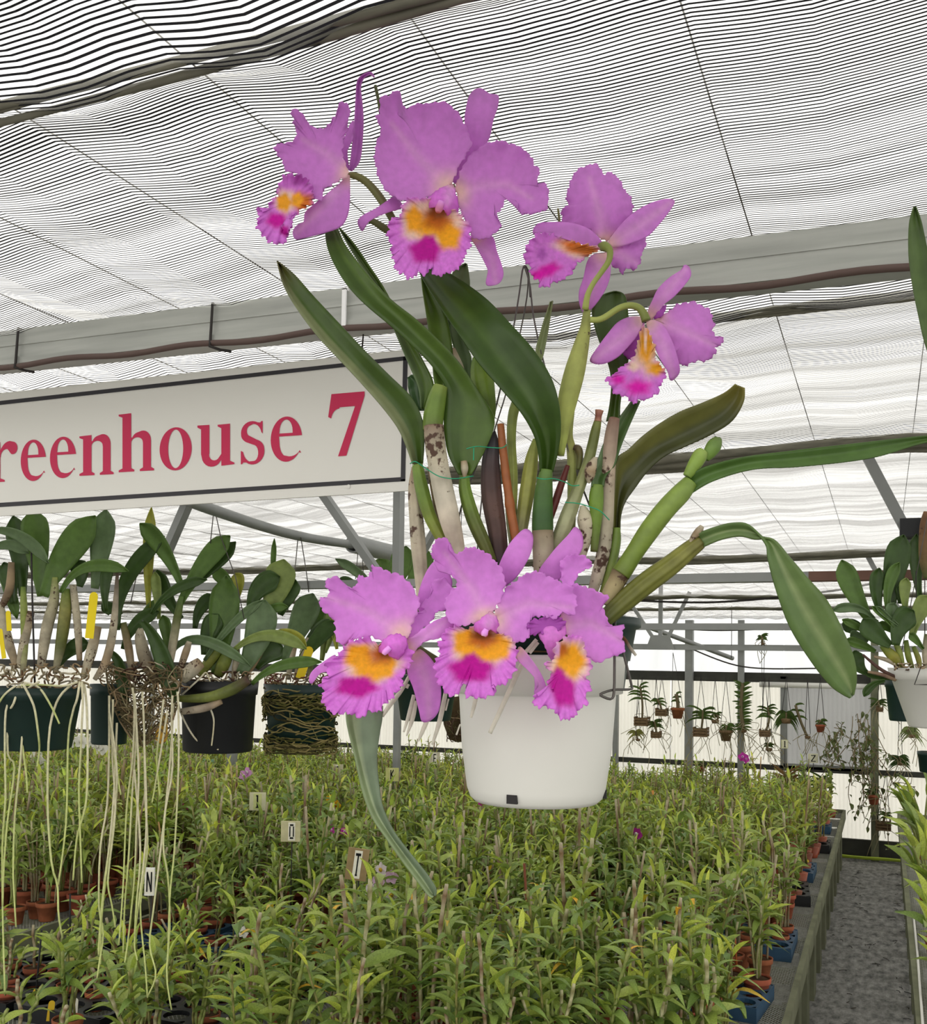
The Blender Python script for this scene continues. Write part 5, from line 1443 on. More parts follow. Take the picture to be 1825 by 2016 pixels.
# ---- where plants stand
def proj(v):
    r = Vector(v) - CAM
    z = r.dot(FWD)
    return PPX + F_PX * r.dot(RIGHT) / z, PPY - F_PX * r.dot(UP) / z, z
SPOTS = []                                        # x, y, z, proto, scale, label
HOLE = [('front', 'middle', 'back'), ('left', 'centre', 'right')]
taken = []
SHORT = ('the bench-corner black tray', 'the second black tray from the corner', 'the black tray beside the lone pot', 'the second-row black edge tray', 'the black tray under the long roots', 'the black tray behind the lone pot',
         'the dusty blue edge tray', 'the inner dusty blue tray', 'the black tray below the flower spray', 'the front middle blue tray', 'the mid-bench blue tray', 'the front aisle blue tray',
         'the blue tray with the yellow tag', 'the nearly empty black tray', 'the far blue aisle tray', 'the small far black tray', 'the farthest pale blue tray')
for ti, ((holes, box), col) in enumerate(TR):
    taken.append(box)
    for hi, (x, y) in enumerate(holes):
        ny_ = 2 if len(holes) in (4,) or (len(holes) == 6 and ti == 16) else 3
        ci, ri = hi // ny_, hi % ny_
        where = HOLE[0][ri if ny_ == 3 else ri * 2] + ' ' + HOLE[1][ci if len(holes) // ny_ == 3 else ci * 2]
        hl = 'dendrobium in the %s hole of %s' % (where, SHORT[ti])
        near_left = x < -2.3 and y < 4.2
        if x > -.8 and y > 6.5:
            keep = .35
        elif col == 'black_plastic':
            keep = .5
        else:
            keep = .8
        if R_.random() < keep:
            SPOTS.append((x, y, ZB + .004, R_.choice((7, 8, 9, 8, 2)) if near_left else R_.choice((0, 2, 5, 3, 7)), R_.uniform(.85, 1.05), hl))
y = 2.75
row = 0
while y < BY1 - .15:
    x = EX - .17
    step = .158
    while x > -1.15 * y - .3 and x > EX - 11:
        px_, py_ = x + R_.gauss(0, .03), y + R_.gauss(0, .03)
        x -= step
        if (EX - 3.86 < px_ < EX - 3.48) or (EX - 7.38 < px_ < EX - 6.98):
            continue
        if any(abs(px_ - c[0]) < c[2] and abs(py_ - c[1]) < c[3] for c in taken):
            continue
        u, v, d_ = proj((px_, py_, ZB + .35))
        if u < -60 or v > 2130:
            continue
        if py_ < 5.4 and R_.random() < .16:
            continue
        if px_ > EX - .3 and R_.random() < .55:
            continue
        if py_ < 4.3 and px_ < -2.05 and R_.random() < .62:
            continue
        if abs(px_ + 2.29) < .2 and abs(py_ - 3.67) < .35:
            continue
        if abs(px_ + 1.12) < .28 and abs(py_ - 5.15) < .25 or abs(px_ + .98) < .16 and abs(py_ - 4.4) < .3:
            continue                                # bare mesh shows here
        low = py_ < 4.3 and px_ < -2.05
        SPOTS.append((px_, py_, ZB + .002, R_.choice((7, 8, 9, 2, 5)) if low else R_.choice((0, 1, 2, 3, 4, 5, 6, 0, 6, 3)), R_.uniform(.85, 1.12) * (1.0 if py_ < 6 else max(.72, 1.0 - (py_ - 6) * .075)), None))
    y += step
    row += 1
SPOTS.sort(key=lambda s: proj((s[0], s[1], s[2] + .25))[2])
inview = []
for s in SPOTS:
    u, v, d_ = proj((s[0], s[1], s[2] + .25))
    if -40 < u < 1850 and v < 2075:
        inview.append(s)
N1, N2 = 80, 292
print('PLANTS', len(SPOTS), len(inview))
tones = ('fresh green', 'dark green', 'yellowish green', 'mid-green')
def place(s, i, tier):
    x, y, z, k, sc, lab = s
    p = PROTO[k]
    rot = Matrix.Rotation(R_.uniform(0, 6.28), 4, 'Z')
    lab = lab or 'leafy green potted dendrobium crowded among its like on the benches'
    t_ = thing('potted_dendrobium', lab, 'orchid', (x, y, z), 'dendrobiums massed on the benches')
    t_.matrix_basis = Matrix.Translation((x, y, z)) @ rot @ Matrix.Scale(sc, 4)
    link('pot', p.pot, t_)
    link('potting_mix', p.mix, t_)
    if tier == 1:
        for me in p.canes:
            link('cane', me, t_)
        for Mx, kl, yl in p.sp['leaves']:
            link('leaf', YLEAF_ME if yl else LEAF_ME[kl], t_, Mx)
    else:
        stuff(link('canes', p.canes_low, t_))
        stuff(link('foliage', p.fol_me, t_))
    return t_
PLANTS = [place(s, i, 1 if i < N1 else 2) for i, s in enumerate(inview[:N2])]
FREE = [o for o, s in zip(PLANTS, inview) if s[5] is None]
def name_beside(loc, phrase):
    """the plants next to something named are told apart by it"""
    near = sorted(FREE, key=lambda o: (o.location.x - loc[0]) ** 2 + (o.location.y - loc[1]) ** 2)[:2]
    near = [o for o in near if math.hypot(o.location.x - loc[0], o.location.y - loc[1]) < .4]
    near.sort(key=lambda o: o.location.y)
    for o, w in zip(near, ('just in front of', 'just behind') if len(near) == 2 else ('standing beside',)):
        o['label'] = 'leafy dendrobium %s %s' % (w, phrase)
        FREE.remove(o)
# the rest: one mass
V, FQ, C, off = [], [], [], 0
FN = {3: [], 4: []}
rest = [s for s in inview[N2:]]
for s in rest:
    x, y, z, k, sc, _l = s
    a = np.array(PROTO[k].all.v)
    th = R_.uniform(0, 6.28)
    c_, s_ = math.cos(th), math.sin(th)
    W = np.stack([(a[:, 0] * c_ - a[:, 1] * s_) * sc + x, (a[:, 0] * s_ + a[:, 1] * c_) * sc + y, a[:, 2] * sc + z], 1)
    V.append(W)
    tone = R_.uniform(.75, 1.3)
    hue = np.array([R_.uniform(.9, 1.2), 1.0, R_.uniform(.8, 1.05)])
    C.append(np.array(PROTO[k].all.c) * tone * hue)
    for f in PROTO[k].all.f:
        FN.setdefault(len(f), []).append(np.array(f) + off)
    off += len(a)
V, C = np.vstack(V), np.vstack(C)
me = bpy.data.meshes.new('dendrobium_mass')
me.vertices.add(len(V))
me.vertices.foreach_set('co', V.ravel())
loops = np.concatenate([np.concatenate(FN[k]) for k in FN if FN[k]])
sizes = np.concatenate([np.full(len(FN[k]), k) for k in FN if FN[k]])
me.loops.add(len(loops))
me.loops.foreach_set('vertex_index', loops.astype(np.int32))
me.polygons.add(len(sizes))
me.polygons.foreach_set('loop_start', np.r_[0, np.cumsum(sizes)[:-1]].astype(np.int32))
me.polygons.foreach_set('loop_total', sizes.astype(np.int32))
me.update(calc_edges=True)
me.polygons.foreach_set('use_smooth', np.ones(len(sizes), bool))
at = me.color_attributes.new('Col', 'FLOAT_COLOR', 'POINT')
at.data.foreach_set('color', np.c_[C, np.ones(len(C))].astype(np.float32).ravel())
me.materials.append(M['foliage'])
o = stuff(mesh_obj('dendrobium_mass', me))
tag(o, 'far mass of potted dendrobiums filling the benches towards the back wall', 'orchids')

# the lone clay pot on bare mesh at the front, with a bushy pale plant
def special(px, py, k, sc, label, z=ZB + .002, pot=(0.082, 0.15), leafscale=1.0):
    v = on_z(px, py, ZB)
    sp = dendro_spec(900 + k, .5, 7, 1.1, pot[0] * .8, pot[1], .3)
    t_ = thing('potted_dendrobium', label, 'orchid', (v.x, v.y, z))
    a, b_ = pot_me(*pot)
    link('pot', a, t_)
    link('potting_mix', b_, t_)
    for c in sp['canes']:
        link('cane', cane_mb(c).mesh('cane', M['cane']), t_)
    for Mx, kl, yl in sp['leaves']:
        link('leaf', LEAF_ME[3 if kl % 2 else 0], t_, Mx)
    b = MB()
    q = random.Random(k)
    for i in range(60):                          # grassy tangle of thin shoots over the pot
        a0 = q.uniform(0, 6.28)
        p0 = Vector((math.cos(a0) * .03, math.sin(a0) * .03, pot[1]))
        d0 = Vector((math.cos(a0), math.sin(a0), 0)) * q.uniform(.03, .1)
        b.tube([p0, p0 + d0 * .6 + Vector((0, 0, q.uniform(.03, .12))), p0 + d0 * 1.3 + Vector((0, 0, q.uniform(.0, .1)))], .0012, 4, lin(120, 130, 60))
    stuff(b.obj('thin_shoots', M['stem'], t_)).matrix_parent_inverse = Matrix()
    return t_
special(560, 2012, 1, 1, 'bushy pale green dendrobium in a large clay pot standing alone on bare mesh')

# ---- flowering stalks
def blossom_mb(size, cols, seed):
    q = random.Random(seed)
    b = MB()
    for k in range(5):
        a = k * 2 * math.pi / 5 + q.gauss(0, .08) + .3
        w = size * (.55 if k in (1, 4) else .40)
        M_ = Matrix.Rotation(a, 4, 'Y') @ Matrix.Rotation(q.uniform(-.35, .05), 4, 'X')
        vs = []
        for i in range(5):
            t = i / 4
            ww = w * math.sin(math.pi * (t * .9 + .08)) ** .7 * .5
            vs += [M_ @ Vector((-ww, -.1 * size * t * t, t * size * .5)), M_ @ Vector((0, .03 * size, t * size * .5)), M_ @ Vector((ww, -.1 * size * t * t, t * size * .5))]
        b.add(vs, [(i * 3 + j, i * 3 + j + 1, (i + 1) * 3 + j + 1, (i + 1) * 3 + j) for i in range(4) for j in range(2)], cols[0])
    b.lathe([(0, -.1 * size), (size * .12, -.02 * size), (size * .16, .05 * size), (size * .05, .12 * size)], 8, cols[1])
    for i in range(len(b.v) - 32, len(b.v)):
        x, y_, z = b.v[i]
        b.v[i] = (x, -z - .02 * size, y_)
    return b
PUR, WHT, LIL = lin(196, 60, 170), lin(240, 238, 230), lin(226, 170, 222)
def spray(label, flowers, d_, cols, size, base=None, stalk=True, cat='orchid', name='flowering_dendrobium'):
    """flowers: pixels at depth d_"""
    p0 = P(*flowers[0], d_)
    bx = P(*(base or (flowers[0][0] + 10, flowers[0][1] + 150)), d_)
    t_ = thing(name, label, cat, (bx.x, bx.y, max(ZB + .1, bx.z)))
    ps = [P(x, y_, d_ + .02) for x, y_ in flowers]
    b = MB()
    mid = bx.lerp(ps[0], .6) + Vector((.015, 0, .02))
    b.tube(cr([tuple(bx), tuple(mid)] + [tuple(p + Vector((0, 0.01, 0))) for p in ps], 24), .0022 * d_ / 5, 5, lin(130, 142, 66))
    b.obj('flower_stalk', M['stem'], t_)
    for i, p in enumerate(ps):
        o = blossom_mb(size, cols[i % len(cols)], i + int(p0.x * 100)).obj('blossom', M['petal'], t_)
        o.matrix_parent_inverse = Matrix()
        o.location = P(*flowers[i], d_ - .01) - t_.location
        o.rotation_euler = (R_.uniform(-.3, .3), R_.uniform(-.5, .5), R_.uniform(-.5, .9))
    name_beside(bx, 'the ' + ' '.join(label.split()[:5]).replace('a ', ''))
    return t_
spray('dark magenta dendrobium flowers below the black hanging pot', [(371, 1606), (361, 1592), (348, 1600)], 7.2, [(lin(160, 20, 110), lin(120, 10, 80))], .085)
spray('pair of bright purple flowers beside the letter O plaque', [(654, 1633), (679, 1637)], 5.6, [(PUR, lin(230, 190, 220))], .055)
spray('purple flowers just below the white pot', [(946, 1579), (966, 1573)], 6.2, [(lin(190, 40, 150), PUR)], .05)
spray('single pink and white flower standing above the leaves, mid bench', [(1253, 1642)], 6.0, [(PUR, WHT)], .08)
spray('cluster of small white dendrobium flowers, mid bench', [(1140, 1657), (1155, 1668), (1168, 1652), (1176, 1664), (1130, 1672)], 6.0, [(WHT, lin(220, 220, 190))], .06)
spray('white flowers with purple tips beside the weathered T plaque', [(732, 1753), (770, 1727), (770, 1762), (745, 1737), (750, 1712)], 4.4, [(lin(232, 222, 226), lin(220, 190, 60)), (lin(225, 190, 220), WHT)], .065, base=(700, 1830))
spray('white moth-shaped flower low under the long roots', [(185, 1678)], 6.5, [(WHT, WHT)], .06)
spray('yellow flower under the long roots', [(270, 1592)], 7.0, [(lin(226, 206, 70), lin(220, 190, 40))], .06)
spray('pink flower before the far back wall', [(1468, 1494), (1462, 1490)], 9.6, [(PUR, LIL)], .09)
spray('pale pink flowers left of the letter plaques', [(487, 1520), (480, 1527)], 8.2, [(LIL, WHT)], .09)
spray('white flower near the clay pot standing alone', [(478, 1836)], 4.5, [(WHT, WHT)], .06)
spray('row of white moth orchid flowers under the green hanging pot', [(140, 1458), (160, 1460), (178, 1460), (200, 1473), (192, 1470)], 9.5, [(WHT, WHT)], .14)
spray('white flower hanging before the leaves below the green pot', [(72, 1494), (75, 1503)], 9.0, [(WHT, WHT)], .14)
spray('small yellow and orange blooms on a wilting stem near the F plaque', [(662, 1585), (650, 1575)], 6.6, [(lin(226, 172, 30), lin(200, 140, 20))], .07)

# ---- letter plaques on stakes
T_ = .5                                            # strokes in a box from -1 to 1: ends and width
STROKES = {'O': [(-.75, -.7, -.75, .7, T_), (.75, -.7, .75, .7, T_), (-.75, .88, .75, .88, .24), (-.75, -.88, .75, -.88, .24)], 'I': [(0, -1, 0, 1, .9), (-.9, -.9, .9, -.9, .2), (-.9, .9, .4, .9, .2)],
           'F': [(-.7, -1, -.7, 1, T_), (-.7, .88, .95, .88, .24), (-.7, .1, .7, .1, .22)], 'K': [(-.7, -1, -.7, 1, T_), (-.6, -.1, .75, 1, .4), (-.35, .15, .8, -1, .4)],
           'E': [(-.7, -1, -.7, 1, T_), (-.7, .88, .95, .88, .24), (-.7, 0, .7, 0, .22), (-.7, -.88, .95, -.88, .24)], 'T': [(0, -1, 0, 1, T_), (-1, .88, 1, .88, .24), (-.4, -.93, .4, -.93, .14)],
           'N': [(-.72, -1, -.72, 1, .46), (.72, -1, .72, 1, .46), (-.72, .95, .72, -.95, .4)], 'Q': [(-.75, -.7, -.75, .7, T_), (.75, -.7, .75, .7, T_), (-.75, .88, .75, .88, .24), (-.75, -.88, .75, -.88, .24), (.2, -.4, .95, -1, .3)],
           'Z': [(-.9, .88, .9, .88, .24), (-.9, -.88, .9, -.88, .24), (.7, .8, -.7, -.8, .36)], 'A': [(-.8, -1, 0, 1, .4), (.8, -1, 0, 1, .4), (-.5, -.3, .5, -.3, .2)], 'J': [(.4, -.8, .4, 1, T_), (-.6, -.88, .5, -.88, .24), (-.6, -.8, -.6, -.3, .4)]}
def plaque(ch, px, py, w, h, label, tone=lin(196, 190, 150), sticker=lin(236, 232, 216), ox=0.0, tilt=0.0, sw=.42, real=.10):
    d_ = real * F_PX / w
    c = P(px, py, d_)
    s = d_ / F_PX
    t_ = thing('letter_plaque', label, 'plaque', (c.x, c.y, ZB))
    rt = Matrix((Vector((math.cos(YAW), math.sin(YAW), 0)), Vector((-math.sin(YAW), math.cos(YAW), 0)), Vector((0, 0, 1)))).transposed().to_4x4()
    Mx = Matrix.Translation(c) @ rt @ Matrix.Rotation(tilt, 4, 'Y')
    W, H = w * s / 2, h * s / 2
    b = MB()
    b.box((-W, 0, -H), (W, .012, H), tone, Mx)
    b.obj('board', M['plaque'], t_, smooth=False)
    b = MB()
    b.box((ox * W - W * sw, -.0015, -H * .88), (ox * W + W * sw, .0005, H * .88), sticker, Mx)
    b.obj('sticker', M['plaque'], t_, smooth=False)
    b = MB()
    lw = W * sw * (.42 if ch in 'I1' else .68)
    for (x0, y0, x1, y1, th) in STROKES[ch]:
        a, e = Vector((x0, y0)), Vector((x1, y1))
        n_ = (e - a).normalized()
        pv = Vector((-n_.y, n_.x)) * th / 2
        b.add([Mx @ Vector((ox * W + v.x * lw, -.003, v.y * H * .72)) for v in (a + pv, a - pv, e - pv, e + pv)], [(0, 1, 2, 3)])
    b.obj('letter', M['letter'], t_, smooth=False)
    b = MB()
    b.tube([c + Vector((0, .016, 0)), Vector((c.x, c.y + .016, 0.0 if EX - 3.9 < c.x < EX - 3.45 or EX - 7.4 < c.x < EX - 6.95 else ZB))], .0035, 6)
    b.obj('stake', M['dark_wire'], t_)
    name_beside(c, 'the %s plaque' % {'I': 'half-green I' if px < 600 else ('half-hidden' if px < 900 else 'faded'), 'N': 'narrow N', 'T': 'weathered T', 'Q': 'glassy Q'}.get(ch, 'letter ' + ch))
plaque('O', 572, 1637, 38, 40, 'square wooden plaque with a black letter O', ox=.12, sw=.36)
plaque('I', 507, 1578, 32, 35, 'pale plaque with a black letter I on a half-green sticker', tone=lin(206, 202, 170), sticker=lin(200, 204, 140), sw=.5)
plaque('F', 665, 1518, 21, 26, 'small cream plaque with a black letter F', tone=lin(206, 200, 170))
plaque('K', 772, 1525, 26, 26, 'yellowish plaque with a dark letter K right of the drooping leaf', tone=lin(196, 196, 128), sticker=lin(206, 204, 150))
plaque('E', 856, 1493, 20, 24, 'cream plaque with a letter E beside the white hanging pot', tone=lin(204, 198, 172))
plaque('I', 750, 1624, 30, 36, 'plaque with a black letter half hidden by the drooping leaf', ox=.3, sw=.6)
plaque('T', 703, 1702, 42, 62, 'weathered wooden plaque with a tall black letter T', tone=lin(150, 128, 92), ox=.02, tilt=.12, sw=.36, real=.09)
plaque('N', 294, 1736, 19, 54, 'tall narrow plaque with a black letter N behind the roots', tone=lin(232, 232, 226), sw=.9, real=.042)
plaque('Q', 410, 1507, 20, 24, 'pale green glassy plaque with a faint letter Q', tone=lin(150, 196, 170), sticker=lin(206, 226, 210))
plaque('Z', 1601, 1493, 19, 18, 'small cream plaque with a letter Z near the back wall', tone=lin(214, 212, 180), sticker=lin(220, 216, 190), sw=.8)
plaque('A', 127, 1486, 15, 22, 'small white plaque with a black mark below the green pot', tone=lin(240, 240, 236), sw=.8)
plaque('I', 1545, 1465, 13, 17, 'faded little plaque on the back wall frame', tone=lin(200, 200, 160), sticker=lin(210, 208, 180), sw=.8, real=.068)

# ---- plastic plant tags
TAG_ME = {}
def plant_tag(px, py, d_, w, h, col, label, tilt=0.0, group=None):
    c = P(px, py, d_)
    s = d_ / F_PX
    W, H = w * s / 2, h * s / 2
    b = MB()
    n = 6
    vs = [(-W, 0, -H), (W, 0, -H)] + [(W * math.cos(a), 0, H - W + W * math.sin(a)) for a in np.linspace(0, math.pi, n)]
    k = len(vs)
    vs = [Vector(v) for v in vs]
    b.add(vs + [v + Vector((0, .0012, 0)) for v in vs], [tuple(range(k))[::1], tuple(range(2 * k - 1, k - 1, -1))] + [(i, (i + 1) % k, k + (i + 1) % k, k + i) for i in range(k)], col)
    o = b.obj('plant_tag', M['paint'], smooth=False)
    o.matrix_basis = Matrix.Translation(c) @ Matrix.Rotation(YAW + R_.uniform(-.4, .4), 4, 'Z') @ Matrix.Rotation(tilt, 4, 'Y')
    return tag(o, label, 'tag', group)
YT, WT = lin(226, 188, 50), lin(235, 235, 228)
for a in ((1545, 1886, 5.4, 9, 16, YT, 'yellow tag in the clay pot by the aisle tray'), (1590, 1699, 7.4, 6, 13, YT, 'yellow tag standing in the tray behind the empty black one'),
          (100, 1990, 4.1, 12, 40, YT, 'long yellow tag leaning in a front clay pot', .1), (73, 1957, 4.3, 14, 22, YT, 'broad yellow tag tilted beside the front black tray', -.5),
          (592, 1936, 4.1, 7, 26, YT, 'narrow yellow tag in the clay pot standing alone', .15), (211, 1893, 4.6, 9, 24, WT, 'white tag with a green top behind the hanging roots', -.2),
          (634, 1885, 4.6, 5, 22, WT, 'slim white tag between the front plants', .1), (632, 1872, 4.6, 7, 12, lin(200, 60, 50), 'red tag between the front plants', .1),
          (383, 1836, 5.0, 6, 20, lin(70, 160, 180), 'turquoise tag among the left-hand plants', -.2), (965, 1712, 5.6, 8, 16, YT, 'bright yellow tag mid bench below the drooping leaf', .1),
          (1300, 1706, 5.9, 14, 14, YT, 'yellow dead leaf tag near the pink and white flower', .6), (1563, 1656, 8.2, 6, 10, lin(220, 140, 60), 'orange tag near the far aisle corner'),
          (1285, 1560, 7.5, 6, 9, lin(220, 150, 80), 'small orange tag right of the white pot'), (1103, 1578, 6.6, 9, 6, lin(40, 140, 190), 'bright blue clip under the white pot'),
          (825, 1855, 4.8, 6, 14, YT, 'small yellow tag in the middle of the bench', -.1), (1118, 1950, 4.25, 7, 12, YT, 'yellow tag in the blue tray, front middle', .2),
          (855, 1875, 4.8, 6, 28, lin(150, 170, 60), 'olive tag beside a clay pot, middle front', .1), (1315, 1850, 4.7, 12, 24, lin(226, 160, 60), 'curled orange leaf tag near a dark stake', .3),
          (960, 1780, 5.0, 8, 10, YT, 'yellow square tag half hidden in leaves'), (148, 1990, 4.05, 10, 50, lin(226, 222, 206), 'tall white splinter stake in the front black tray', .05)):
    plant_tag(*a)
# stakes
for k, (px, py0, py1, d_, col, r, lab, dx) in enumerate((
    (1050, 1990, 1700, 4.5, lin(120, 66, 40), .006, 'reddish brown cane stake in the middle of the bench', -18), (1262, 1990, 1755, 4.6, lin(176, 166, 130), .003, 'pale thin bamboo stake left of the tall plants', 12),
    (1640, 1900, 1700, 5, lin(60, 60, 60), .003, 'thin dark stake', 0), (1418, 1900, 1655, 5.2, lin(196, 160, 110), .003, 'straight tan stake among the right-hand plants', 0),
    (1450, 1900, 1800, 4.6, lin(200, 110, 60), .005, 'orange brown cane by the right-hand plants', -6), (68, 1990, 1830, 4.2, lin(30, 30, 30), .004, 'dark stake in the front left pot', 14),
    (138, 1900, 1760, 4.9, lin(30, 30, 32), .004, 'black stake under the roots', 0), (711, 1990, 1900, 4.2, lin(40, 40, 36), .004, 'dark green stake at the front', -4),
    (322, 1680, 1618, 6.4, lin(190, 150, 100), .006, 'tan split bamboo stake under the black pot', -10), (1326, 1900, 1835, 4.6, lin(90, 96, 96), .006, 'grey stake beside a curled orange leaf', 0))):
    if lab == 'thin dark stake':
        continue
    b = MB()
    b.tube([P(px, py0, d_), P(px + dx * .5, (py0 + py1) / 2, d_), P(px + dx, py1, d_)], r, 6, col)
    tag(b.obj('plant_stake', M['paint']), lab, 'stake')
# ------------------------------------------------------------------ other hanging orchids
FB, FQ_, FZ, FW = frame(0, 980, 2.684), frame(0, 1400, 2.607), frame(1560, 1000, 4.03), frame(1180, 1100, 2.83)
def leafq(fr, base, ctrl, tip, w, parent, dist, tone, d=0.0, dd=(0, 0, 0), name='leaf', label=None, fold=.5, k=1.0):
    """a strap leaf along a bent line; w = widest width in frame pixels"""
    w = w * 1.14
    n = 9
    st, ds = [], []
    for i in range(n):
        t = i / (n - 1)
        x = (1 - t) ** 2 * base[0] + 2 * t * (1 - t) * ctrl[0] + t * t * tip[0]
        y = (1 - t) ** 2 * base[1] + 2 * t * (1 - t) * ctrl[1] + t * t * tip[1]
        dx = 2 * (1 - t) * (ctrl[0] - base[0]) + 2 * t * (tip[0] - ctrl[0])
        dy = 2 * (1 - t) * (ctrl[1] - base[1]) + 2 * t * (tip[1] - ctrl[1])
        l = math.hypot(dx, dy) + 1e-6
        pw = (0.30 + 0.70 * math.sin(min(1, t * 1.15) * math.pi / 2) ** 1.3) * (max(0.0, 1 - (max(0, t - .66) / .34) ** 2) ** .5 if t > .66 else 1)
        hw = max(w * pw / 2, w * .02)
        st.append((x - dy / l * hw, y + dx / l * hw, x + dy / l * hw, y - dx / l * hw, .5))
        ds.append((1 - t) ** 2 * dd[0] + 2 * t * (1 - t) * dd[1] + t * t * dd[2])
    if st[0][0] > st[0][2]:
        st = [(s[2], s[3], s[0], s[1], s[4]) for s in st]
    return ribbon(name, fr, st, parent, d, ds, fold * 1.3, tone, under=np.array(tone) * 1.18, n=16, t=.0016, label=label, dist=dist)
H_D, H_M, H_L, H_G, H_Y = lin(58, 82, 36), lin(84, 112, 50), lin(126, 142, 76), lin(98, 120, 82), lin(160, 160, 64)
def hpot(px, ytop, ybot, rpx, dist, m, parent, fr, taper=.82, lip=True, n=40):
    cx, y0 = fr(px, ybot)
    _, y1 = fr(px, ytop)
    s = dist / F_PX
    r = rpx * (fr(1, 0)[0] - fr(0, 0)[0]) * s
    c = P(cx, y0, dist)
    h = (y0 - y1) * s
    b = MB()
    b.lathe([(0, 0), (r * taper * .95, 0), (r * taper, .004), (r * .96, h * .80), (r, h * .81), (r * 1.03, h), (r * .97, h), (r * .93, h * .8), (r * taper * .9, .01)], n, at=c)
    o = b.obj('pot', M[m], parent)
    b = MB()
    b.lathe([(0, h * .95), (r * .6, h * .96), (r * .95, h * .93)], 20, lin(92, 72, 50), at=c)
    b.obj('bark_mix', M['moss'], parent)
    return c, r, h

# ---- green pot at the left
d1 = 2.3
hg1 = thing('hanging_orchid', 'broad-leaved orchid in a dark green pot below the left part of the sign', 'orchid', P(*FB(170, 1325), d1))
hpot(175, 1000, 1325, 240, d1, 'green_plastic', hg1, FB, .80)
for b_, c_, t_, w, tone, d in (((500, 480), (530, 280), (560, 60), 120, H_G, 3), ((220, 520), (190, 250), (175, 60), 140, H_M, 2), ((120, 520), (110, 280), (70, 95), 110, H_D, 3), ((230, 520), (300, 330), (505, 95), 150, H_M, 0),
        ((-90, 180), (100, 130), (258, 348), 60, H_G, -4), ((-60, 280), (50, 210), (152, 292), 60, H_G, -3), ((320, 500), (420, 290), (680, 388), 62, H_M, -3), ((70, 560), (60, 450), (20, 340), 90, H_D, 2),
        ((300, 900), (370, 760), (470, 775), 80, H_D, 3), ((420, 470), (440, 400), (400, 330), 90, H_D, 2), ((560, 600), (540, 440), (580, 350), 60, H_D, 2), ((-40, 330), (40, 420), (90, 640), 60, H_M, 3)):
    leafq(FB, b_, c_, t_, w, hg1, d1, tone, d)
for pts, col, m in (([(120, 940, 14), (130, 750, 20), (125, 560, 18), (122, 470, 12)], [BEI, YGR, YGR, GRN], 'cane'), ([(215, 900, 20), (245, 700, 30), (285, 540, 26), (290, 420, 14)], [BEI, BEI, lin(170, 164, 130), YGR], 'sheath'),
        ([(290, 930, 12), (320, 780, 28), (345, 600, 32), (350, 480, 20)], [BEI, OLV, lin(130, 128, 66), GRN], 'cane'), ([(420, 860, 14), (410, 680, 20), (385, 460, 18)], [TAN, BEI, BEI], 'sheath'), ([(90, 900, 16), (30, 720, 28), (-10, 560, 26)], [TAN, BEI, BEI], 'sheath'),
        ([(95, 900, 14), (130, 750, 24), (165, 600, 18)], [BEI, BEI, TAN], 'sheath'), ([(440, 950, 16), (480, 820, 28), (515, 680, 22)], [BEI, BEI, TAN], 'sheath'), ([(500, 960, 12), (560, 860, 22), (600, 680, 20), (620, 400, 8)], [BEI, TAN, BEI, BRN], 'sheath'), ([(60, 340, 16), (50, 480, 22), (0, 590, 14)], [TAN, TAN, BRN], 'sheath')):
    stick('cane' if m == 'cane' else 'sheath', FB, pts, hg1, 0, col, m, n=14, ns=9, dist=d1)
stick('stake', FB, [(165, 240, 5), (170, 500, 5), (184, 980, 5)], hg1, -3, lin(36, 30, 28), 'stem', n=8, ns=6, dist=d1, label='thin dark stake')
for (x, y, w, h, t_) in ((484, 620, 17, 92, .08), (45, 650, 10, 40, -.1), (10, 770, 10, 60, -.2)):
    q = plant_tag(*FB(x, y), d1 - .04, w, h, lin(232, 208, 24), 'tag', t_)
    for k in ('category', 'group', 'label'):
        if k in q:
            del q[k]
    q.name = 'name_tag'
    q['label'] = 'bright yellow name tag'
    put_under(q, hg1)
def roots(rows, parent, dist, r=3.9, fr=FQ_, tone=lin(214, 208, 176), end=lin(190, 198, 128)):
    for pts in rows:
        stick('root', fr, [(x, y, r * q * 1.45, R_.uniform(-2, 2)) for (x, y), q in zip(pts, np.linspace(1.15, .8, len(pts)))], parent, -11.8, [tone, tone, end, end], 'root', n=22, ns=6, dist=dist)
# crown of roots over the rim
roots([[(95, -130), (60, -60), (30, 0), (25, 200), (28, 450), (12, 700), (15, 1100), (25, 1440)], [(100, -130), (70, -40), (45, 20), (40, 220), (75, 290), (40, 550), (20, 800), (14, 1000)],
       [(112, -140), (118, -60), (120, 0), (105, 250), (75, 550), (68, 800), (70, 900), (82, 1108)], [(118, -140), (160, -60), (180, 0), (198, 130), (202, 200), (190, 285)],
       [(360, -130), (310, -80), (275, 0), (250, 150), (245, 500), (265, 780), (295, 895), (300, 1040), (320, 1165)], [(410, -150), (395, -60), (375, 0), (350, 150), (340, 560), (300, 890)],
       [(420, -150), (425, -50), (420, 60), (415, 200), (405, 400), (412, 640), (420, 880)], [(430, -150), (445, -20), (450, 260), (440, 480), (395, 650), (375, 868)],
       [(125, -145), (200, -120), (260, -30), (305, 65)], [(80, -130), (20, -80), (-30, 0)], [(200, -150), (130, -90), (110, 100), (135, 330), (140, 420)], [(400, -150), (330, -130), (200, -135), (110, -130)]], hg1, d1)
b = MB()
q = random.Random(5)
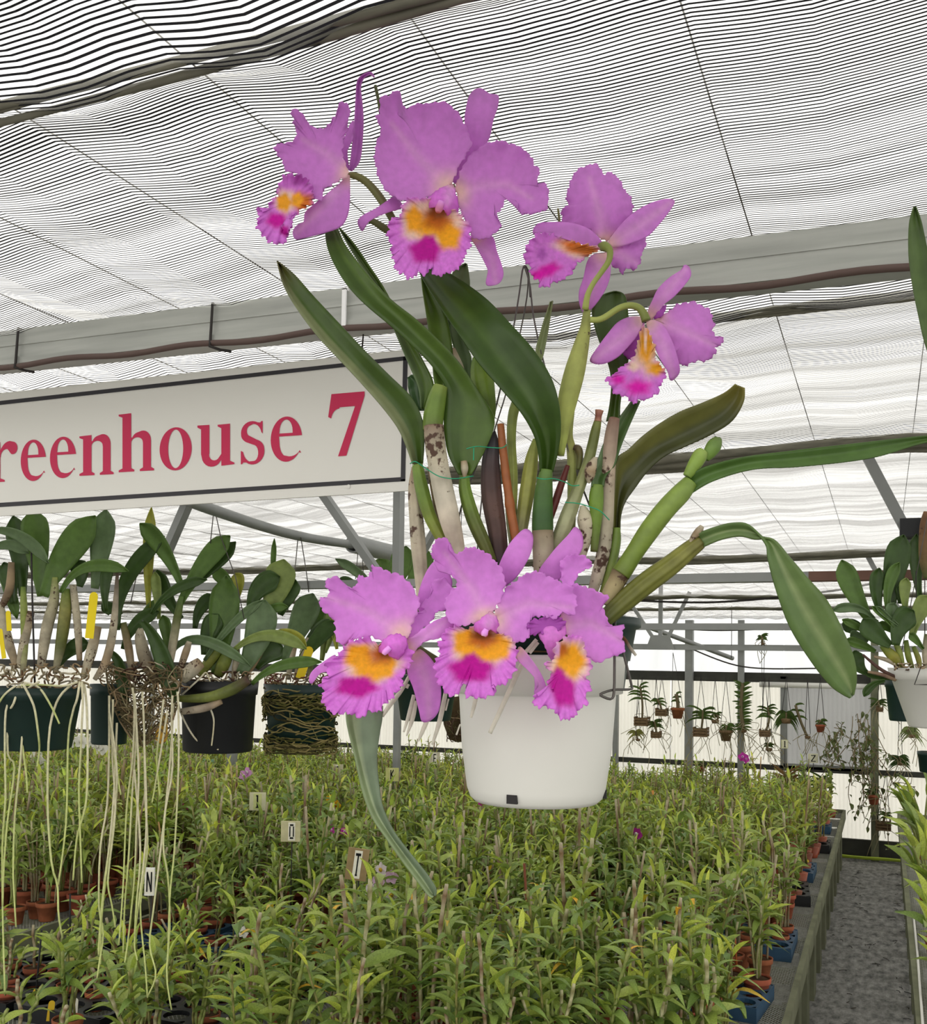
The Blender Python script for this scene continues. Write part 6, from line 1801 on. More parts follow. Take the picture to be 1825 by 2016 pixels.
def tangle(parent, dist, fr, box, n, r, cols, name='root_tangle', l=60, taper=0.0):
    b = MB()
    for i in range(n):
        x, y = q.uniform(box[0], box[2]), q.uniform(box[1], box[3])
        a = q.uniform(0, 6.28)
        pts = []
        z = q.uniform(-.06, .03)
        for k in range(5):
            ty = (y - box[1]) / (box[3] - box[1])
            mx_ = (box[0] + box[2]) / 2 + taper * 60 * ty
            pts.append(P(*fr(mx_ + (x - mx_) * (1 - taper * ty * ty), y + 40 * taper * math.sin(x * .02)), dist + z))
            a += q.gauss(0, .7)
            x += math.cos(a) * l * .35
            y += math.sin(a) * l * .3
            x, y = min(max(x, box[0]), box[2]), min(max(y, box[1]), box[3])
            z += q.gauss(0, .01)
        b.tube(cr([tuple(p) for p in pts], 9), r, 4, q.choice(cols))
    return stuff(b.obj(name, M['root'], parent))
tangle(hg1, d1, FB, (-60, 880, 480, 1005), 70, .0022, [BEI, TAN, lin(110, 84, 60), lin(150, 138, 108)])

# ---- bare-rooted plant beside it, long roots
d2 = 2.45
hg2 = thing('hanging_orchid', 'orchid with a curtain of very long pale roots, second pot from the sign end', 'orchid', P(*FB(570, 1300), d2))
hpot(575, 985, 1300, 102, d2 + .08, 'green_plastic', hg2, FB, .88)
for b_, c_, t_, w, tone, d, dd in (((960, 470), (870, 240), (738, 135), 88, H_M, 0, (0, 0, -4)), ((950, 560), (1060, 330), (1216, 200), 100, H_M, 0, (0, 0, 0)), ((970, 500), (1110, 370), (1246, 232), 80, H_D, 2, (0, 0, 0)),
        ((800, 615), (890, 455), (1095, 432), 52, H_D, -3, (0, 0, 0)), ((785, 580), (775, 350), (800, 50), 60, H_Y, 2, (0, 0, 0)), ((840, 640), (830, 500), (818, 390), 50, H_L, 1, (0, 0, 0)), ((620, 700), (600, 400), (870, 202), 84, H_D, -1, (0, 0, 0)),
        ((650, 800), (690, 640), (840, 600), 70, H_D, 0, (0, 0, 0)), ((960, 640), (860, 520), (830, 380), 80, H_D, 3, (0, 0, 0)), ((745, 650), (850, 740), (922, 1085), 90, H_D, -5, (0, 0, 0)), ((570, 810), (650, 840), (652, 1060), 64, H_D, -3, (0, 0, 0)),
        ((720, 700), (760, 600), (850, 540), 50, H_M, 2, (0, 0, 0)), ((900, 860), (880, 700), (860, 620), 60, H_M, 3, (0, 0, 0)), ((640, 620), (580, 560), (540, 600), 70, H_D, 3, (0, 0, 0))):
    leafq(FB, b_, c_, t_, w, hg2, d2, tone, d, dd)
for pts, col, m in (([(830, 980, 24), (770, 860, 36), (740, 740, 28), (745, 690, 14)], [TAN, lin(150, 138, 116), BEI, BEI], 'sheath'), ([(880, 970, 14), (905, 820, 22), (935, 640, 22), (960, 520, 14)], [BEI, BEI, OLV, H_M], 'cane'), ([(960, 960, 30), (1010, 910, 40), (1060, 870, 30)], [BEI, lin(190, 182, 162), TAN], 'sheath'),
        ([(920, 1060, 14), (1000, 1062, 22), (1120, 1050, 28), (1230, 1010, 32), (1310, 960, 26)], [lin(120, 128, 60), OLV, lin(120, 130, 60), OLV, BRN], 'cane'), ([(850, 960, 30), (850, 860, 40), (860, 780, 20)], [BRN, lin(96, 78, 66), TAN], 'sheath'), ([(940, 940, 14), (980, 820, 20), (1000, 760, 14)], [BEI, TAN, BEI], 'sheath'), ([(700, 960, 14), (680, 800, 22), (650, 660, 18)], [BEI, TAN, OLV], 'cane'), ([(960, 1130, 18), (1080, 1110, 22), (1170, 1075, 16)], [BEI, lin(176, 160, 140), TAN], 'sheath')):
    stick('cane' if m == 'cane' else 'sheath', FB, pts, hg2, 0, col, m, n=14, ns=9, dist=d2)
roots([[(560, -80), (560, 200), (550, 480), (515, 700), (508, 1000), (530, 1140), (510, 1290), (498, 1370)], [(580, -60), (575, 200), (592, 500), (560, 800), (555, 900), (575, 1000), (592, 1110)], [(560, 0), (600, 300), (585, 560), (545, 830), (520, 1090), (515, 1300)],
       [(680, -120), (690, 0), (680, 250), (650, 500), (632, 900), (610, 1200)], [(690, -90), (700, 100), (680, 400), (660, 750), (640, 1000), (632, 1240)], [(730, -100), (740, 100), (745, 450), (757, 700), (720, 1000), (745, 1300), (757, 1470)],
       [(700, 60), (712, 340), (700, 600), (690, 850), (660, 1150), (640, 1290)], [(840, -60), (820, 100), (805, 250), (820, 435)], [(885, -80), (880, 50), (885, 300), (850, 500), (838, 700), (862, 850), (872, 1100), (855, 1350), (880, 1532)],
       [(910, -100), (916, 0), (916, 300), (896, 700), (872, 950), (860, 1300)], [(890, -40), (870, 300), (820, 750), (790, 1000), (768, 1200), (800, 1350), (760, 1460)], [(740, 150), (752, 560), (735, 800), (715, 960), (690, 1180), (705, 1280)],
       [(560, 60), (620, 430)], [(860, 0), (800, 360), (780, 470)], [(690, 300), (720, 700), (700, 1000), (690, 1150)], [(600, 60), (585, 420), (560, 700), (532, 900), (512, 1130), (505, 1250)]], hg2, d2, 3.5)
tangle(hg2, d2, FB, (560, 900, 960, 1290), 260, .0017, [TAN, lin(150, 140, 108), lin(120, 108, 78), lin(104, 92, 66)], l=150, taper=.55)
tangle(hg2, d2, FB, (520, 870, 1000, 1010), 60, .002, [BEI, TAN, BRN])
for w_ in ([(1128, 85), (1112, 240)], [(1140, 85), (1165, 200), (1245, 420), (1290, 640)], [(760, 250), (720, 420), (690, 560)]):
    b = MB()
    b.tube([P(*FB(x, y), d2) for x, y in w_], .0013, 5)
    b.obj('hanger_wire', M['wire'], hg2)
leafq(FB, (880, 1140), (850, 1230), (850, 1300), 60, hg2, d2, lin(206, 160, 50), -5, label='yellowing leaf')

# ---- black pot
d3 = 2.55
hg3 = thing('hanging_orchid', 'orchid in a black pot, with one pale root curling across the pot', 'orchid', P(*FB(1140, 1335), d3))
hpot(1150, 968, 1338, 200, d3, 'black_plastic', hg3, FB, .90)
for b_, c_, t_, w, tone, d in (((900, 830), (1000, 640), (1325, 892), 56, H_G, -6), ((1140, 930), (1180, 700), (1195, 410), 150, H_M, 0), ((1270, 930), (1380, 760), (1400, 540), 150, H_G, -2), ((1320, 600), (1340, 450), (1480, 418), 110, H_D, 2),
        ((1400, 640), (1470, 480), (1500, 325), 150, H_L, 3), ((1230, 810), (1400, 650), (1620, 800), 64, H_L, -4), ((1080, 830), (1090, 700), (1155, 615), 100, H_D, 0), ((1330, 985), (1450, 850), (1700, 868), 58, H_M, -5),
        ((1350, 900), (1420, 800), (1496, 790), 110, H_D, 1), ((1080, 860), (1220, 640), (1394, 540), 46, H_G, -2), ((1030, 690), (1040, 560), (1135, 518), 70, H_D, 3), ((1260, 560), (1200, 420), (1120, 380), 70, H_M, 3),
        ((1440, 480), (1440, 380), (1450, 215), 26, H_M, 4), ((1480, 620), (1520, 520), (1560, 430), 90, H_D, 4), ((1250, 540), (1270, 440), (1240, 400), 70, H_Y, 4), ((1330, 660), (1420, 570), (1520, 575), 46, H_M, 0), ((1430, 740), (1500, 680), (1620, 790), 70, H_Y, 0)):
    leafq(FB, b_, c_, t_, w, hg3, d3, tone, d)
for pts, col in (([(1050, 940, 22), (1110, 860, 30), (1180, 780, 26)], [YGR, lin(136, 140, 66), GRN]), ([(1150, 940, 26), (1180, 880, 36), (1215, 800, 28)], [OLV, lin(126, 136, 60), GRN]), ([(1235, 960, 14), (1245, 880, 18), (1255, 800, 12)], [TAN, BEI, OLV]), ([(1290, 950, 12), (1340, 880, 16), (1420, 750, 10)], [BRN, TAN, TAN])):
    stick('cane', FB, pts, hg3, 0, col, 'cane', n=12, ns=9, dist=d3)
roots([[(940, 1080), (970, 1170), (1030, 1270), (1100, 1325), (1155, 1330)], [(1110, 1110), (1130, 1180), (1118, 1310)], [(940, 1060), (1050, 960), (1090, 925), (1115, 990)]], hg3, d3, 3.4, FB, lin(214, 208, 186), lin(200, 192, 160))
tangle(hg3, d3, FB, (980, 920, 1340, 985), 50, .002, [BEI, TAN, BRN])
for w_ in ([(1575, 210), (1555, 420), (1520, 600)], [(1590, 210), (1620, 400), (1632, 500)]):
    b = MB()
    b.tube([P(*FB(x, y), d3 + .25) for x, y in w_], .0014, 5)
    b.obj('hanger_wire', M['wire'], hg3)

# ---- mossy green pot
d4 = 2.9
hg4 = thing('hanging_orchid', 'small orchid in a green pot wrapped in mossy roots, left of the lower blooms', 'orchid', P(*FB(1590, 1320), d4))
hpot(1590, 985, 1310, 196, d4, 'green_plastic', hg4, FB, .86)
for b_, c_, t_, w, tone, d in (((1500, 860), (1590, 660), (1655, 505), 130, H_G, 0), ((1560, 900), (1680, 720), (1775, 655), 84, H_D, -1), ((1640, 820), (1680, 640), (1700, 540), 70, H_M, 2), ((1700, 860), (1720, 700), (1770, 560), 60, H_L, 2), ((1590, 820), (1640, 720), (1740, 640), 50, H_G, 1),
        ((1780, 800), (1770, 730), (1750, 640), 40, H_Y, 1), ((1720, 820), (1740, 760), (1760, 700), 30, H_L, 1)):
    leafq(FB, b_, c_, t_, w, hg4, d4, tone, d)
for pts, col in (([(1520, 960, 12), (1540, 860, 16), (1560, 790, 10)], [BEI, BEI, TAN]), ([(1560, 960, 12), (1590, 850, 16), (1630, 740, 10)], [TAN, BEI, BEI]), ([(1620, 960, 10), (1640, 900, 14), (1650, 860, 10)], [BEI, OLV, GRN])):
    stick('cane', FB, pts, hg4, 0, col, 'sheath', n=12, ns=9, dist=d4)
q_ = plant_tag(*FB(1612, 870), d4 - .05, 17, 66, lin(226, 196, 30), 'tag', .3)
for k in ('category', 'label'):
    del q_[k]
q_.name = 'name_tag'
put_under(q_, hg4)
def mosswrap(parent, fr, cx, y0, y1, rpx, dist, n):
    """roots that wind round the pot in two thick belts and loosely between"""
    b = MB()
    s = dist / F_PX * (fr(1, 0)[0] - fr(0, 0)[0])
    for i in range(n):
        belt = q.random()
        yy = (y0 + (y1 - y0) * (.32 + .07 * q.gauss(0, 1))) if belt < .4 else ((y0 + (y1 - y0) * (.97 + .05 * q.gauss(0, 1))) if belt < .8 else q.uniform(y0, y1))
        a0 = q.uniform(0, 6.28)
        span = q.uniform(.5, 1.6)
        c = P(*fr(cx, yy), dist)
        pts = []
        z = 0
        for k in range(7):
            a = a0 + span * k / 6
            rr = (rpx * s) * (1.04 + q.uniform(-.01, .10)) * (1.0 if belt < .4 else .95)
            z += q.gauss(0, .006)
            pts.append((c.x + math.cos(a) * rr, c.y + math.sin(a) * rr, c.z + z))
        b.tube(cr(pts, 13), .0021, 4, q.choice([lin(112, 106, 62), lin(84, 84, 44), lin(140, 128, 84), lin(66, 62, 38)]))
    return stuff(b.obj('moss_roots', M['moss'], parent))
mosswrap(hg4, FB, 1590, 985, 1310, 180, d4, 330)
tangle(hg4, d4, FB, (1400, 930, 1790, 1010), 90, .0018, [TAN, lin(130, 110, 76), lin(110, 60, 50), BEI])
roots([[(1470, 990), (1480, 1050), (1540, 1060), (1620, 1040)], [(1640, 1010), (1600, 1080), (1520, 1120)], [(1530, 1130), (1545, 1220), (1600, 1290)], [(1600, 1140), (1640, 1200), (1680, 1280)]], hg4, d4, 2.0, FB, lin(150, 146, 96), lin(130, 128, 80))
# plants glimpsed behind the lower blooms
hg5 = thing('hanging_orchid', 'dark green pot and roots half hidden behind the lower blooms', 'orchid', P(830, 1415, 3.1))
hpot(838, 1330, 1418, 62, 3.1, 'green_plastic', hg5, FPX, .8)
for b_, c_, t_, w, tone in (((760, 1180), (790, 1120), (800, 1075), 44, H_M), ((740, 1170), (720, 1130), (660, 1100), 18, H_G), ((800, 1160), (830, 1120), (838, 1080), 40, H_M), ((745, 1165), (752, 1120), (745, 1100), 40, H_M), ((720, 1180), (690, 1140), (665, 1150), 26, H_D)):
    leafq(FPX, b_, c_, t_, w, hg5, 3.1, tone)
for w_ in ([(706, 1075), (700, 1140)], [(712, 1075), (716, 1140)]):
    b = MB()
    b.tube([P(x, y, 3.12) for x, y in w_], .0014, 5)
    b.obj('hanger_wire', M['wire'], hg5)
roots([[(1190, 960), (1240, 1040), (1290, 1110)]], hg5, 3.1, 2.0, FL)
hg6 = thing('hanging_orchid', 'fibrous dark root ball hanging just left of the white pot', 'orchid', P(898, 1450, 3.4))
b = MB()
b.lathe([(0, 0), (.03, .01), (.05, .06), (.055, .12), (.03, .15), (0, .155)], 14, lin(72, 60, 40), at=P(902, 1462, 3.4))
b.obj('root_ball', M['moss'], hg6)
wire_ = MB()
wire_.tube([P(902, 1440, 3.4), P(902, 1440, 3.4) + Vector((0, 0, .76))], .0012, 5)
wire_.obj('hanger_wire', M['wire'], hg6)
tangle(hg6, 3.35, FPX, (880, 1400, 925, 1460), 60, .0016, [BRN, TAN, lin(84, 76, 48)], l=20)

# ---- white pot at the right edge
d5 = 2.0
hr1 = thing('hanging_orchid', 'short-leaved orchid in a white pot at the right edge of the picture', 'orchid', P(*FZ(1230, 1745), d5))
hpot(1235, 1275, 1745, 430, d5, 'white_plastic', hr1, FZ, .68)
for b_, c_, t_, w, tone, d in (((640, 930), (470, 680), (392, 412), 160, H_M, 2), ((700, 840), (640, 650), (692, 475), 110, H_D, 1), ((770, 850), (790, 500), (885, 212), 190, H_D, 2), ((760, 830), (730, 600), (850, 432), 92, H_M, 0), ((780, 1090), (660, 1020), (560, 880), 160, H_D, -3),
        ((820, 1090), (830, 900), (965, 815), 180, H_D, -3), ((900, 830), (880, 660), (905, 555), 86, H_L, -1), ((950, 1010), (1000, 800), (1090, 700), 140, H_L, -2), ((650, 880), (520, 740), (315, 815), 70, H_G, 0), ((640, 1010), (520, 940), (395, 885), 56, H_M, -1), ((660, 1140), (560, 1080), (425, 1045), 76, H_M, 0),
        ((590, 1310), (500, 1260), (500, 1130), 120, H_D, 3), ((800, 1360), (660, 1340), (575, 1305), 46, H_D, 3), ((800, 920), (770, 830), (812, 755), 100, H_G, -2), ((735, 1370), (610, 1390), (568, 1496), 60, H_D, -2), ((800, 950), (720, 850), (632, 780), 40, H_M, -3), ((840, 930), (740, 850), (665, 780), 40, H_G, -3),
        ((1040, 1120), (970, 1030), (930, 1000), 60, H_M, -3), ((840, 1010), (760, 940), (680, 915), 60, H_M, -1), ((850, 760), (860, 680), (850, 610), 70, H_D, 2), ((560, 960), (470, 900), (420, 980), 120, H_D, 4), ((600, 1060), (500, 1000), (460, 1020), 80, H_G, 3)):
    leafq(FZ, b_, c_, t_, w, hr1, d5, tone, d)
for pts, col in (([(820, 1340, 12), (700, 1280, 14), (560, 1165, 9)], [BRN, lin(96, 66, 58), lin(80, 50, 44)]), ([(820, 1365, 14), (720, 1325, 16), (600, 1300, 10)], [TAN, lin(130, 100, 86), TAN]), ([(870, 1270, 20), (800, 1180, 42), (710, 1090, 24)], [OLV, lin(150, 146, 60), GRN]), ([(880, 1280, 14), (850, 1150, 24), (800, 1030, 18)], [YGR, lin(140, 150, 76), GRN]),
        ([(960, 1290, 14), (920, 1180, 24), (900, 1050, 18)], [OLV, lin(130, 140, 60), GRN]), ([(1010, 1280, 14), (1000, 1200, 22), (960, 1100, 16)], [YGR, lin(150, 146, 70), GRN]), ([(860, 1270, 12), (760, 1210, 18), (650, 1180, 10)], [TAN, BEI, TAN]), ([(1060, 1290, 14), (1050, 1150, 22), (1060, 1000, 14)], [BEI, BEI, OLV])):
    stick('cane', FZ, pts, hr1, 0, col, 'cane', n=12, ns=9, dist=d5)
tangle(hr1, d5, FZ, (810, 1235, 1080, 1285), 30, .0016, [BEI, TAN, BRN])
for w_ in ([(1018, 1262, -.13), (968, 1402, -.13), (1068, 1402, -.13)], [(980, 500, 0), (985, 900, 0), (960, 1050, 0)], [(1050, 560, 0), (1050, 1100, 0)]):
    b = MB()
    b.tube([P(*FZ(x, y), d5 + z) for x, y, z in w_], .0010, 5)
    b.obj('hanger_wire', M['dark_wire'], hr1)
for a0 in (0.6, 2.7, 4.8):
    b = MB()
    c = P(*FZ(1235, 1300), d5)
    b.tube([c + Vector((.10 * math.cos(a0), .10 * math.sin(a0), 0)), Vector((c.x, c.y, ZC - .02))], .0009, 5)
    b.obj('hanger_wire', M['wire'], hr1)
hr2 = thing('hanging_orchid', 'dark green pot hanging behind the white pot at the right edge', 'orchid', P(*FZ(850, 1690), 2.5))
hpot(905, 1360, 1690, 160, 2.5, 'green_plastic', hr2, FZ, .8)
hr3 = thing('hanging_planter', 'small black box hanging above the right-hand white pot', 'planter', P(*FZ(1000, 200), 2.2))
b = MB()
c = P(*FZ(1010, 165), 2.2)
b.box((-.04, -.03, -.02), (.08, .03, .02), M=Matrix.Translation(c))
b.obj('box', M['black_plastic'], hr3, smooth=False)
leafq(FZ, (1010, 700), (970, 460), (985, 205), 110, hr3, 2.15, H_D, 2)
stick('cane', FZ, [(1062, 30, 20), (1045, 150, 34), (1040, 400, 34), (1060, 560, 16)], hr3, -2, [lin(130, 92, 60), lin(120, 84, 52), lin(124, 100, 60), lin(90, 104, 50)], 'sheath', n=14, ns=10, dist=2.15, label='brown-green leaf-like sheath')
# single leaf entering at the upper right
hr4 = thing('hanging_orchid', 'tall dark leaf of an unseen orchid entering at the upper right edge', 'orchid', P(1870, 760, .95))
ribbon('leaf', FPX, [(1799, 407, 1803, 407, .5), (1790, 440, 1815, 440, .6), (1789, 500, 1828, 500, .6), (1796, 560, 1842, 560, .6), (1808, 620, 1852, 620, .6), (1822, 680, 1862, 680, .5), (1850, 760, 1872, 760, .5)], hr4, 0, [0], .5, lin(74, 96, 46), under=lin(86, 108, 58), dist=.95)
stick('cane', FPX, [(1862, 750, 11), (1880, 860, 15), (1890, 1000, 16), (1893, 1130, 12)], hr4, 0, [GRN, OLV, YGR], 'cane', n=10, ns=9, dist=.95)
hpot(1900, 1110, 1330, 62, .97, 'green_plastic', hr4, FPX, .75)

# ------------------------------------------------------------------ small baskets and pots before the back wall
WP = WY - 0.22
def wallpt(px, py, y=WP):
    return on_y(px, py, y)
def vanda(name, label, top, potc, kind, spread=28, nl=9, size=26, group=None, wires=None, hroots=8, curl=.5, y=WP, cat='orchid', tone=lin(74, 96, 44), stemr=.012, pw=None):
    """strap-leaved plant: leaves fan from top, stem down to a basket or pot at potc"""
    a, c = wallpt(*top, y), wallpt(*potc, y)
    s = (c - CAM).dot(FWD) / F_PX
    t_ = thing(name, label, cat, c - Vector((0, 0, .05)), group)
    w = size * s
    b = MB()
    if kind == 'basket':
        h = w * .45
        for i in range(3):
            z = -h / 2 + h * i / 2
            for sx in (-1, 1):
                b.bar(c + Vector((-w / 2, sx * w * .42, z)), c + Vector((w / 2, sx * w * .42, z)), .014, .018, lin(1, 1, 1))
                b.bar(c + Vector((sx * w * .46, -w / 2, z + .014)), c + Vector((sx * w * .46, w / 2, z + .014)), .014, .018)
        b.box((-w * .4, -w * .36, -h * .45), (w * .4, w * .36, h * .3), (.3, .25, .2), Matrix.Translation(c))
        b.obj('basket', M['wicker'], t_, smooth=False)
    elif kind in ('clay', 'weave'):
        h = w * .78
        b.lathe([(0, 0), (w * .32, 0), (w * .44, h * .74), (w * .5, h * .75), (w * .51, h), (w * .46, h), (w * .42, h * .85), (0, h * .86)], 20, at=c - Vector((0, 0, h / 2)))
        b.obj('pot', M['clay'] if kind == 'clay' else M['wicker'], t_)
    elif kind == 'small':
        b.lathe([(0, 0), (w * .36, .0), (w * .5, w * .4), (w * .3, w * .45), (0, w * .45)], 12, at=c - Vector((0, 0, w * .2)))
        b.obj('mount', M['wicker'], t_)
    b = MB()
    b.tube(cr([tuple(c), tuple(c.lerp(a, .5) + Vector((R_.uniform(-.03, .03), 0, 0))), tuple(a)], 8), stemr, 6, lin(96, 84, 54))
    b.obj('stem', M['stem'], t_)
    b = MB()
    sp = spread * s
    for i in range(nl):
        side = -1 if i % 2 else 1
        f = (i // 2) / max(1, (nl - 1) / 2)
        L = sp * R_.uniform(.8, 1.15) * (1.0 if nl < 14 else .8)
        base = a.lerp(c, (1 - f) * .35 if nl < 14 else (1 - f) * .95)
        el = R_.uniform(.5, 1.1) * (.3 + f)
        az = R_.uniform(-.7, .7)
        dirv = Vector((math.cos(az) * side, math.sin(az), 0))
        vs = []
        for k in range(5):
            t = k / 4
            p = base + dirv * L * t * (1 - .1 * t) + Vector((0, 0, L * (math.sin(el) * t * .8 - curl * t * t)))
            ww = .013 * (1 - t ** 3 * .8) * (s / .0055)
            vs += [p + Vector((0, -.3 * ww, ww)), p + Vector((0, .3 * ww, -ww))]
        b.add(vs, [(2 * k, 2 * k + 1, 2 * k + 3, 2 * k + 2) for k in range(4)], np.array(tone) * R_.uniform(.8, 1.25))
    stuff(b.obj('leaf_fan', M['foliage'], t_))
    if hroots:
        b = MB()
        for i in range(hroots):
            p = c + Vector((R_.uniform(-w / 2, w / 2), R_.uniform(-.05, .05), R_.uniform(-.03, .1)))
            e = p + Vector((R_.gauss(0, .1), 0, -R_.uniform(.05, .38)))
            b.tube(cr([tuple(p), tuple(p.lerp(e, .5) + Vector((R_.gauss(0, .05), 0, .03))), tuple(e)], 7), .003, 4, lin(150, 142, 112))
        stuff(b.obj('aerial_roots', M['root'], t_))
    if wires is not False:
        b = MB()
        topw = wallpt(wires[0] if wires else potc[0], wires[1] if wires else 1333, y)
        for sx in (-.42, .42):
            b.tube([c + Vector((sx * w, 0, .04)), topw], .003, 4)
        b.obj('hanger_wire', M['dark_wire'], t_)
    return t_
V_ = 'hanging_vanda'
vanda(V_, 'strap-leaved plant on a tall stem in a slatted basket, leftmost on the back wall', (1260, 1350), (1264, 1421), 'basket', 27, 9, 27)
vanda(V_, 'small plant in a dark slatted basket left of the terracotta pot on wires', (1294, 1376), (1303, 1403), 'basket', 20, 6, 22)
vanda('hanging_pot', 'terracotta pot on long dried vine and wires before the back wall', (1331, 1366), (1334, 1404), 'clay', 12, 5, 27, wires=(1325, 1285), stemr=.02)
vanda(V_, 'wide-fanned plant above a pale slatted basket right of the wall post', (1384, 1398), (1380, 1442), 'basket', 36, 11, 28)
vanda(V_, 'little mounted plant hanging over the woven pot', (1409, 1405), (1408, 1421), 'small', 14, 6, 16)
vanda(V_, 'drooping plant in a woven brown pot', (1432, 1428), (1429, 1448), 'weave', 20, 7, 27, curl=.9)
vanda(V_, 'tall columnar plant with leaves in two ranks against the wall post', (1462, 1345), (1464, 1440), 'small', 26, 40, 12, wires=False, hroots=20, curl=.25, stemr=.02)
vanda(V_, 'grey-leaved plant in a rooty basket right of the columnar plant', (1512, 1392), (1506, 1444), 'basket', 22, 9, 20, hroots=16)
vanda(V_, 'small plant low on the wall in a dark little basket left of the first post', (1288, 1420), (1292, 1447), 'basket', 20, 7, 18)
vanda(V_, 'wispy yellowing plant beside the white pot, low on the wall', (1252, 1440), (1256, 1457), 'small', 22, 9, 10, curl=.9, tone=lin(130, 130, 70))
vanda(V_, 'tiny hanging plant below the grey-leaved one', (1514, 1464), (1514, 1476), 'small', 12, 5, 14)
vanda(V_, 'slender leaning plant on a small mount before the grey pad', (1566, 1388), (1590, 1452), 'small', 18, 5, 12, stemr=.014)
vanda('hanging_pot', 'small terracotta pot hanging before the grey pad', (1616, 1418), (1615, 1434), 'clay', 14, 5, 19)
vanda(V_, 'dark drooping plant on a bark slab at the left edge of the grey pad', (1548, 1403), (1548, 1420), 'small', 34, 26, 22, curl=1.3, hroots=0)
vanda(V_, 'pale drooping fern-like plant right of the grey pad', (1790, 1432), (1795, 1450), 'small', 34, 14, 14, curl=1.1, tone=lin(120, 134, 80))
vanda(V_, 'fan-leaved plant with a little basket under the dark drooping leaf at right', (1730, 1380), (1732, 1397), 'basket', 20, 8, 12)
vanda(V_, 'dark frond-leaved plant low right of the aisle end', (1770, 1490), (1772, 1505), 'small', 30, 18, 10, curl=.8, tone=lin(60, 84, 40))
vanda('hanging_pot', 'terracotta wall pot low behind the bench plants', (1380, 1502), (1380, 1516), 'clay', 14, 5, 16, wires=False)
vanda('hanging_pot', 'square wooden basket hanging low over the end of the aisle', (1745, 1600), (1739, 1626), 'basket', 14, 6, 28, wires=(1745, 1520))
vanda('hanging_pot', 'terracotta pot tangled in vine leaves over the aisle end', (1712, 1556), (1720, 1574), 'clay', 16, 7, 24, wires=(1716, 1520))
for i, (px, py) in enumerate(((1330, 1375), (1250, 1500), (1400, 1480), (1575, 1490))):
    pass
# plant clinging to a high wire
vanda(V_, 'small plant clinging high on a string before the glazing', (1499, 1252), (1502, 1268), 'small', 14, 7, 8, wires=(1502, 1400), hroots=4)
# plants standing at the far bench end
vanda('potted_orchid', 'reedy plant in a terracotta pot at the far end of the aisle bench', (1585, 1530), (1586, 1579), 'clay', 26, 14, 26, wires=False, hroots=0, y=10.9, curl=.3)
vanda('potted_orchid', 'thin-stemmed plant in a blue-grey pot at the far corner of the aisle bench', (1618, 1530), (1622, 1585), 'weave', 24, 12, 22, wires=False, hroots=0, y=10.9, curl=.3)
vanda('potted_orchid', 'reddish reed clump before the back wall, left of the terracotta pot', (1545, 1520), (1550, 1575), 'clay', 40, 26, 30, wires=False, hroots=0, y=10.7, curl=.15, tone=lin(130, 100, 64))
# dense strap plants poking up at the back of the bench (left of centre)
for px, py in ((800, 1480), (840, 1500), (700, 1490)):
    vanda('potted_orchid', 'spiky-leaved plant at the back of the bench, at picture column %d' % px if False else {800: 'spiky-leaved plant behind the K and E plaques', 840: 'spiky-leaved plant just behind the E plaque', 700: 'spiky-leaved plant behind the F plaque'}[px], (px, py), (px + 3, py + 40), 'small', 32, 14, 10, wires=False, hroots=0, y=10.6, tone=lin(70, 92, 50))

# ---- vine bush before the grey pad
vine = thing('climbing_vine', 'tangled leafy vine climbing before the grey cooling pad', 'vine', wallpt(1680, 1600))
b, b2 = MB(), MB()
for k in range(26):
    x, y = R_.uniform(1630, 1725), R_.uniform(1400, 1470)
    p0 = wallpt(x, y, WP - R_.uniform(0, .3))
    pts = [p0]
    for j in range(7):
        pts.append(pts[-1] + Vector((R_.gauss(.01, .06), R_.gauss(0, .03), -R_.uniform(-.02, .16) * (1.6 if x > 1670 else .7))))
    rows = cr([tuple(p) for p in pts], 18)
    b2.tube(rows, .004, 4, lin(120, 104, 70))
    for j, p in enumerate(rows):
        if R_.random() < .75:
            L = R_.uniform(.04, .085)
            Mx = Matrix.Translation(Vector(p)) @ Matrix.Rotation(R_.uniform(0, 6.28), 4, 'Z') @ Matrix.Rotation(R_.uniform(-.5, 1.2), 4, 'Y') @ Matrix.Scale(L, 4)
            lb = LEAF_LOW[R_.randrange(3)]
            b.add([Mx @ Vector((v[0], v[1] * 1.9, v[2])) for v in lb.v], lb.f, np.array(lin(104, 116, 62)) * R_.uniform(.6, 1.2))
stuff(b.obj('foliage', M['foliage'], vine))
b2.obj('vine_stem', M['stem'], vine)

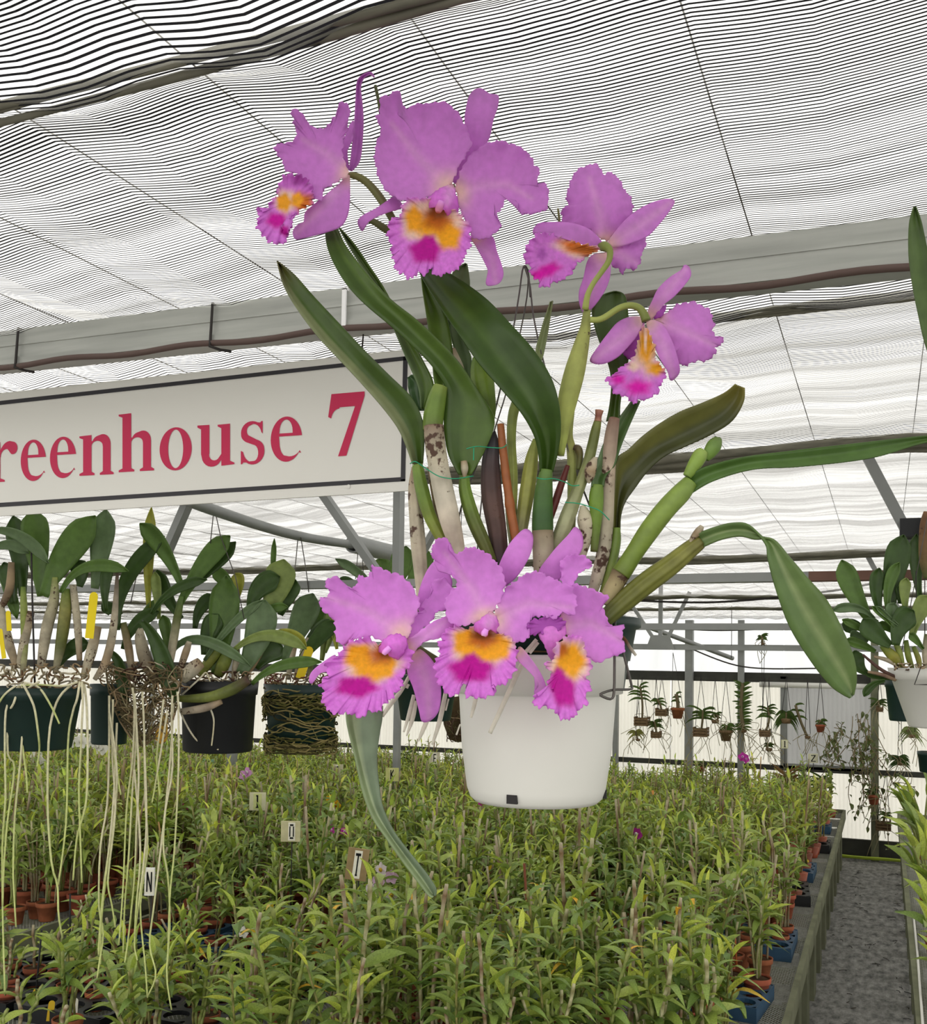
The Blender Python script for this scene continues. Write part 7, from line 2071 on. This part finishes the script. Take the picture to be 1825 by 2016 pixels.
# ------------------------------------------------------------------ orchids on the bench across the aisle
rb = [(5.3, .02), (6.1, .10), (6.9, -.01), (7.8, .06), (8.8, .0), (9.8, .05), (4.75, .06)]
labs = ('tallest strap-leaved orchid on the bench across the aisle', 'strap-leaved orchid just behind the tallest one, right-hand bench', 'olive strap-leaved orchid in the middle of the right-hand bench',
        'strap-leaved orchid past the middle of the right-hand bench', 'second strap-leaved orchid from the far end of the right-hand bench', 'strap-leaved orchid at the far end of the right-hand bench', 'low strap-leaved orchid nearest on the right-hand bench')
for k_, ((yy, ox), lab) in enumerate(zip(rb, labs)):
    x = RX + .15 + ox
    t_ = thing('potted_orchid', lab, 'orchid', (x, yy, ZB + .002))
    a, b_ = pot_me(.062, .105)
    for nm, me in (('pot', a), ('potting_mix', b_)):
        link(nm, me, t_)
    for i in range(9 if k_ < 6 else 6):
        a0 = R_.uniform(0, 6.28)
        H = R_.uniform(.08, .34 if k_ < 6 else .14)
        o_ = Vector((math.cos(a0), math.sin(a0), 0))
        tp = Vector((0, 0, .09)) + o_ * (.03 + H * .35) + Vector((0, 0, H))
        b = MB()
        b.tube(cr([(0.02 * math.cos(a0), 0.02 * math.sin(a0), .09), tuple(tp * .55 + Vector((0, 0, .04))), tuple(tp)], 7), [.004, .007, .009, .010, .009, .007, .005], 7, lin(128, 136, 70))
        link('cane', b.mesh('cane', M['cane']), t_)
        for e in range(2):
            L = R_.uniform(.17, .27)
            Mx = Matrix.Translation(tp) @ Matrix.Rotation(a0 + R_.gauss(0, .5), 4, 'Z') @ Matrix.Rotation(-R_.uniform(.5, 1.3), 4, 'Y') @ Matrix.Rotation(R_.gauss(0, .4), 4, 'X') @ Matrix.Diagonal((L, L * .95, L, 1))
            link('leaf', LEAF_ME[R_.choice((0, 1, 4, 3))], t_, Mx)
for i, (px, py) in enumerate(((1822, 1880), (1828, 1975))):
    c = on_z(px, py, ZB)
    t_ = thing('potted_orchid', ('clay pot with a grey-green seedling by the tray, right bench', 'nearest clay pot at the right edge', 'clay pot beside a yellow tag across the aisle', 'small clay pot in the shade across the aisle', 'farthest small clay pot across the aisle')[i], 'orchid', (max(c.x, RX + .12), c.y, ZB + .002))
    a, b_ = pot_me(.05, .09)
    for nm, me in (('pot', a), ('potting_mix', b_)):
        link(nm, me, t_)
    for k in range(7):
        L = R_.uniform(.08, .17)
        link('leaf', LEAF_ME[R_.choice((0, 1, 4))], t_, Matrix.Translation((0, 0, .085)) @ Matrix.Rotation(R_.uniform(0, 6.28), 4, 'Z') @ Matrix.Rotation(-R_.uniform(.3, 1.2), 4, 'Y') @ Matrix.Scale(L, 4))
# pale edge liner of the black trays on that bench
b = MB()
b.tube([on_z(1798, 1800, ZB + .03), on_z(1806, 1880, ZB + .03), on_z(1812, 1960, ZB + .03), on_z(1818, 2040, ZB + .03)], .006, 5)
tag(b.obj('tray_liner', M['sign']), 'thin pale plastic liner edge along the right-hand bench', 'liner')
# teal pot seen at the right edge
t_ = thing('hanging_pot', 'teal plastic pot at the right edge below the white pot', 'pot', on_y(1828, 1520, 7.5))
hpot(1830, 1480, 1520, 22, depth_of(on_y(1828, 1520, 7.5)), 'green_plastic', t_, FPX)
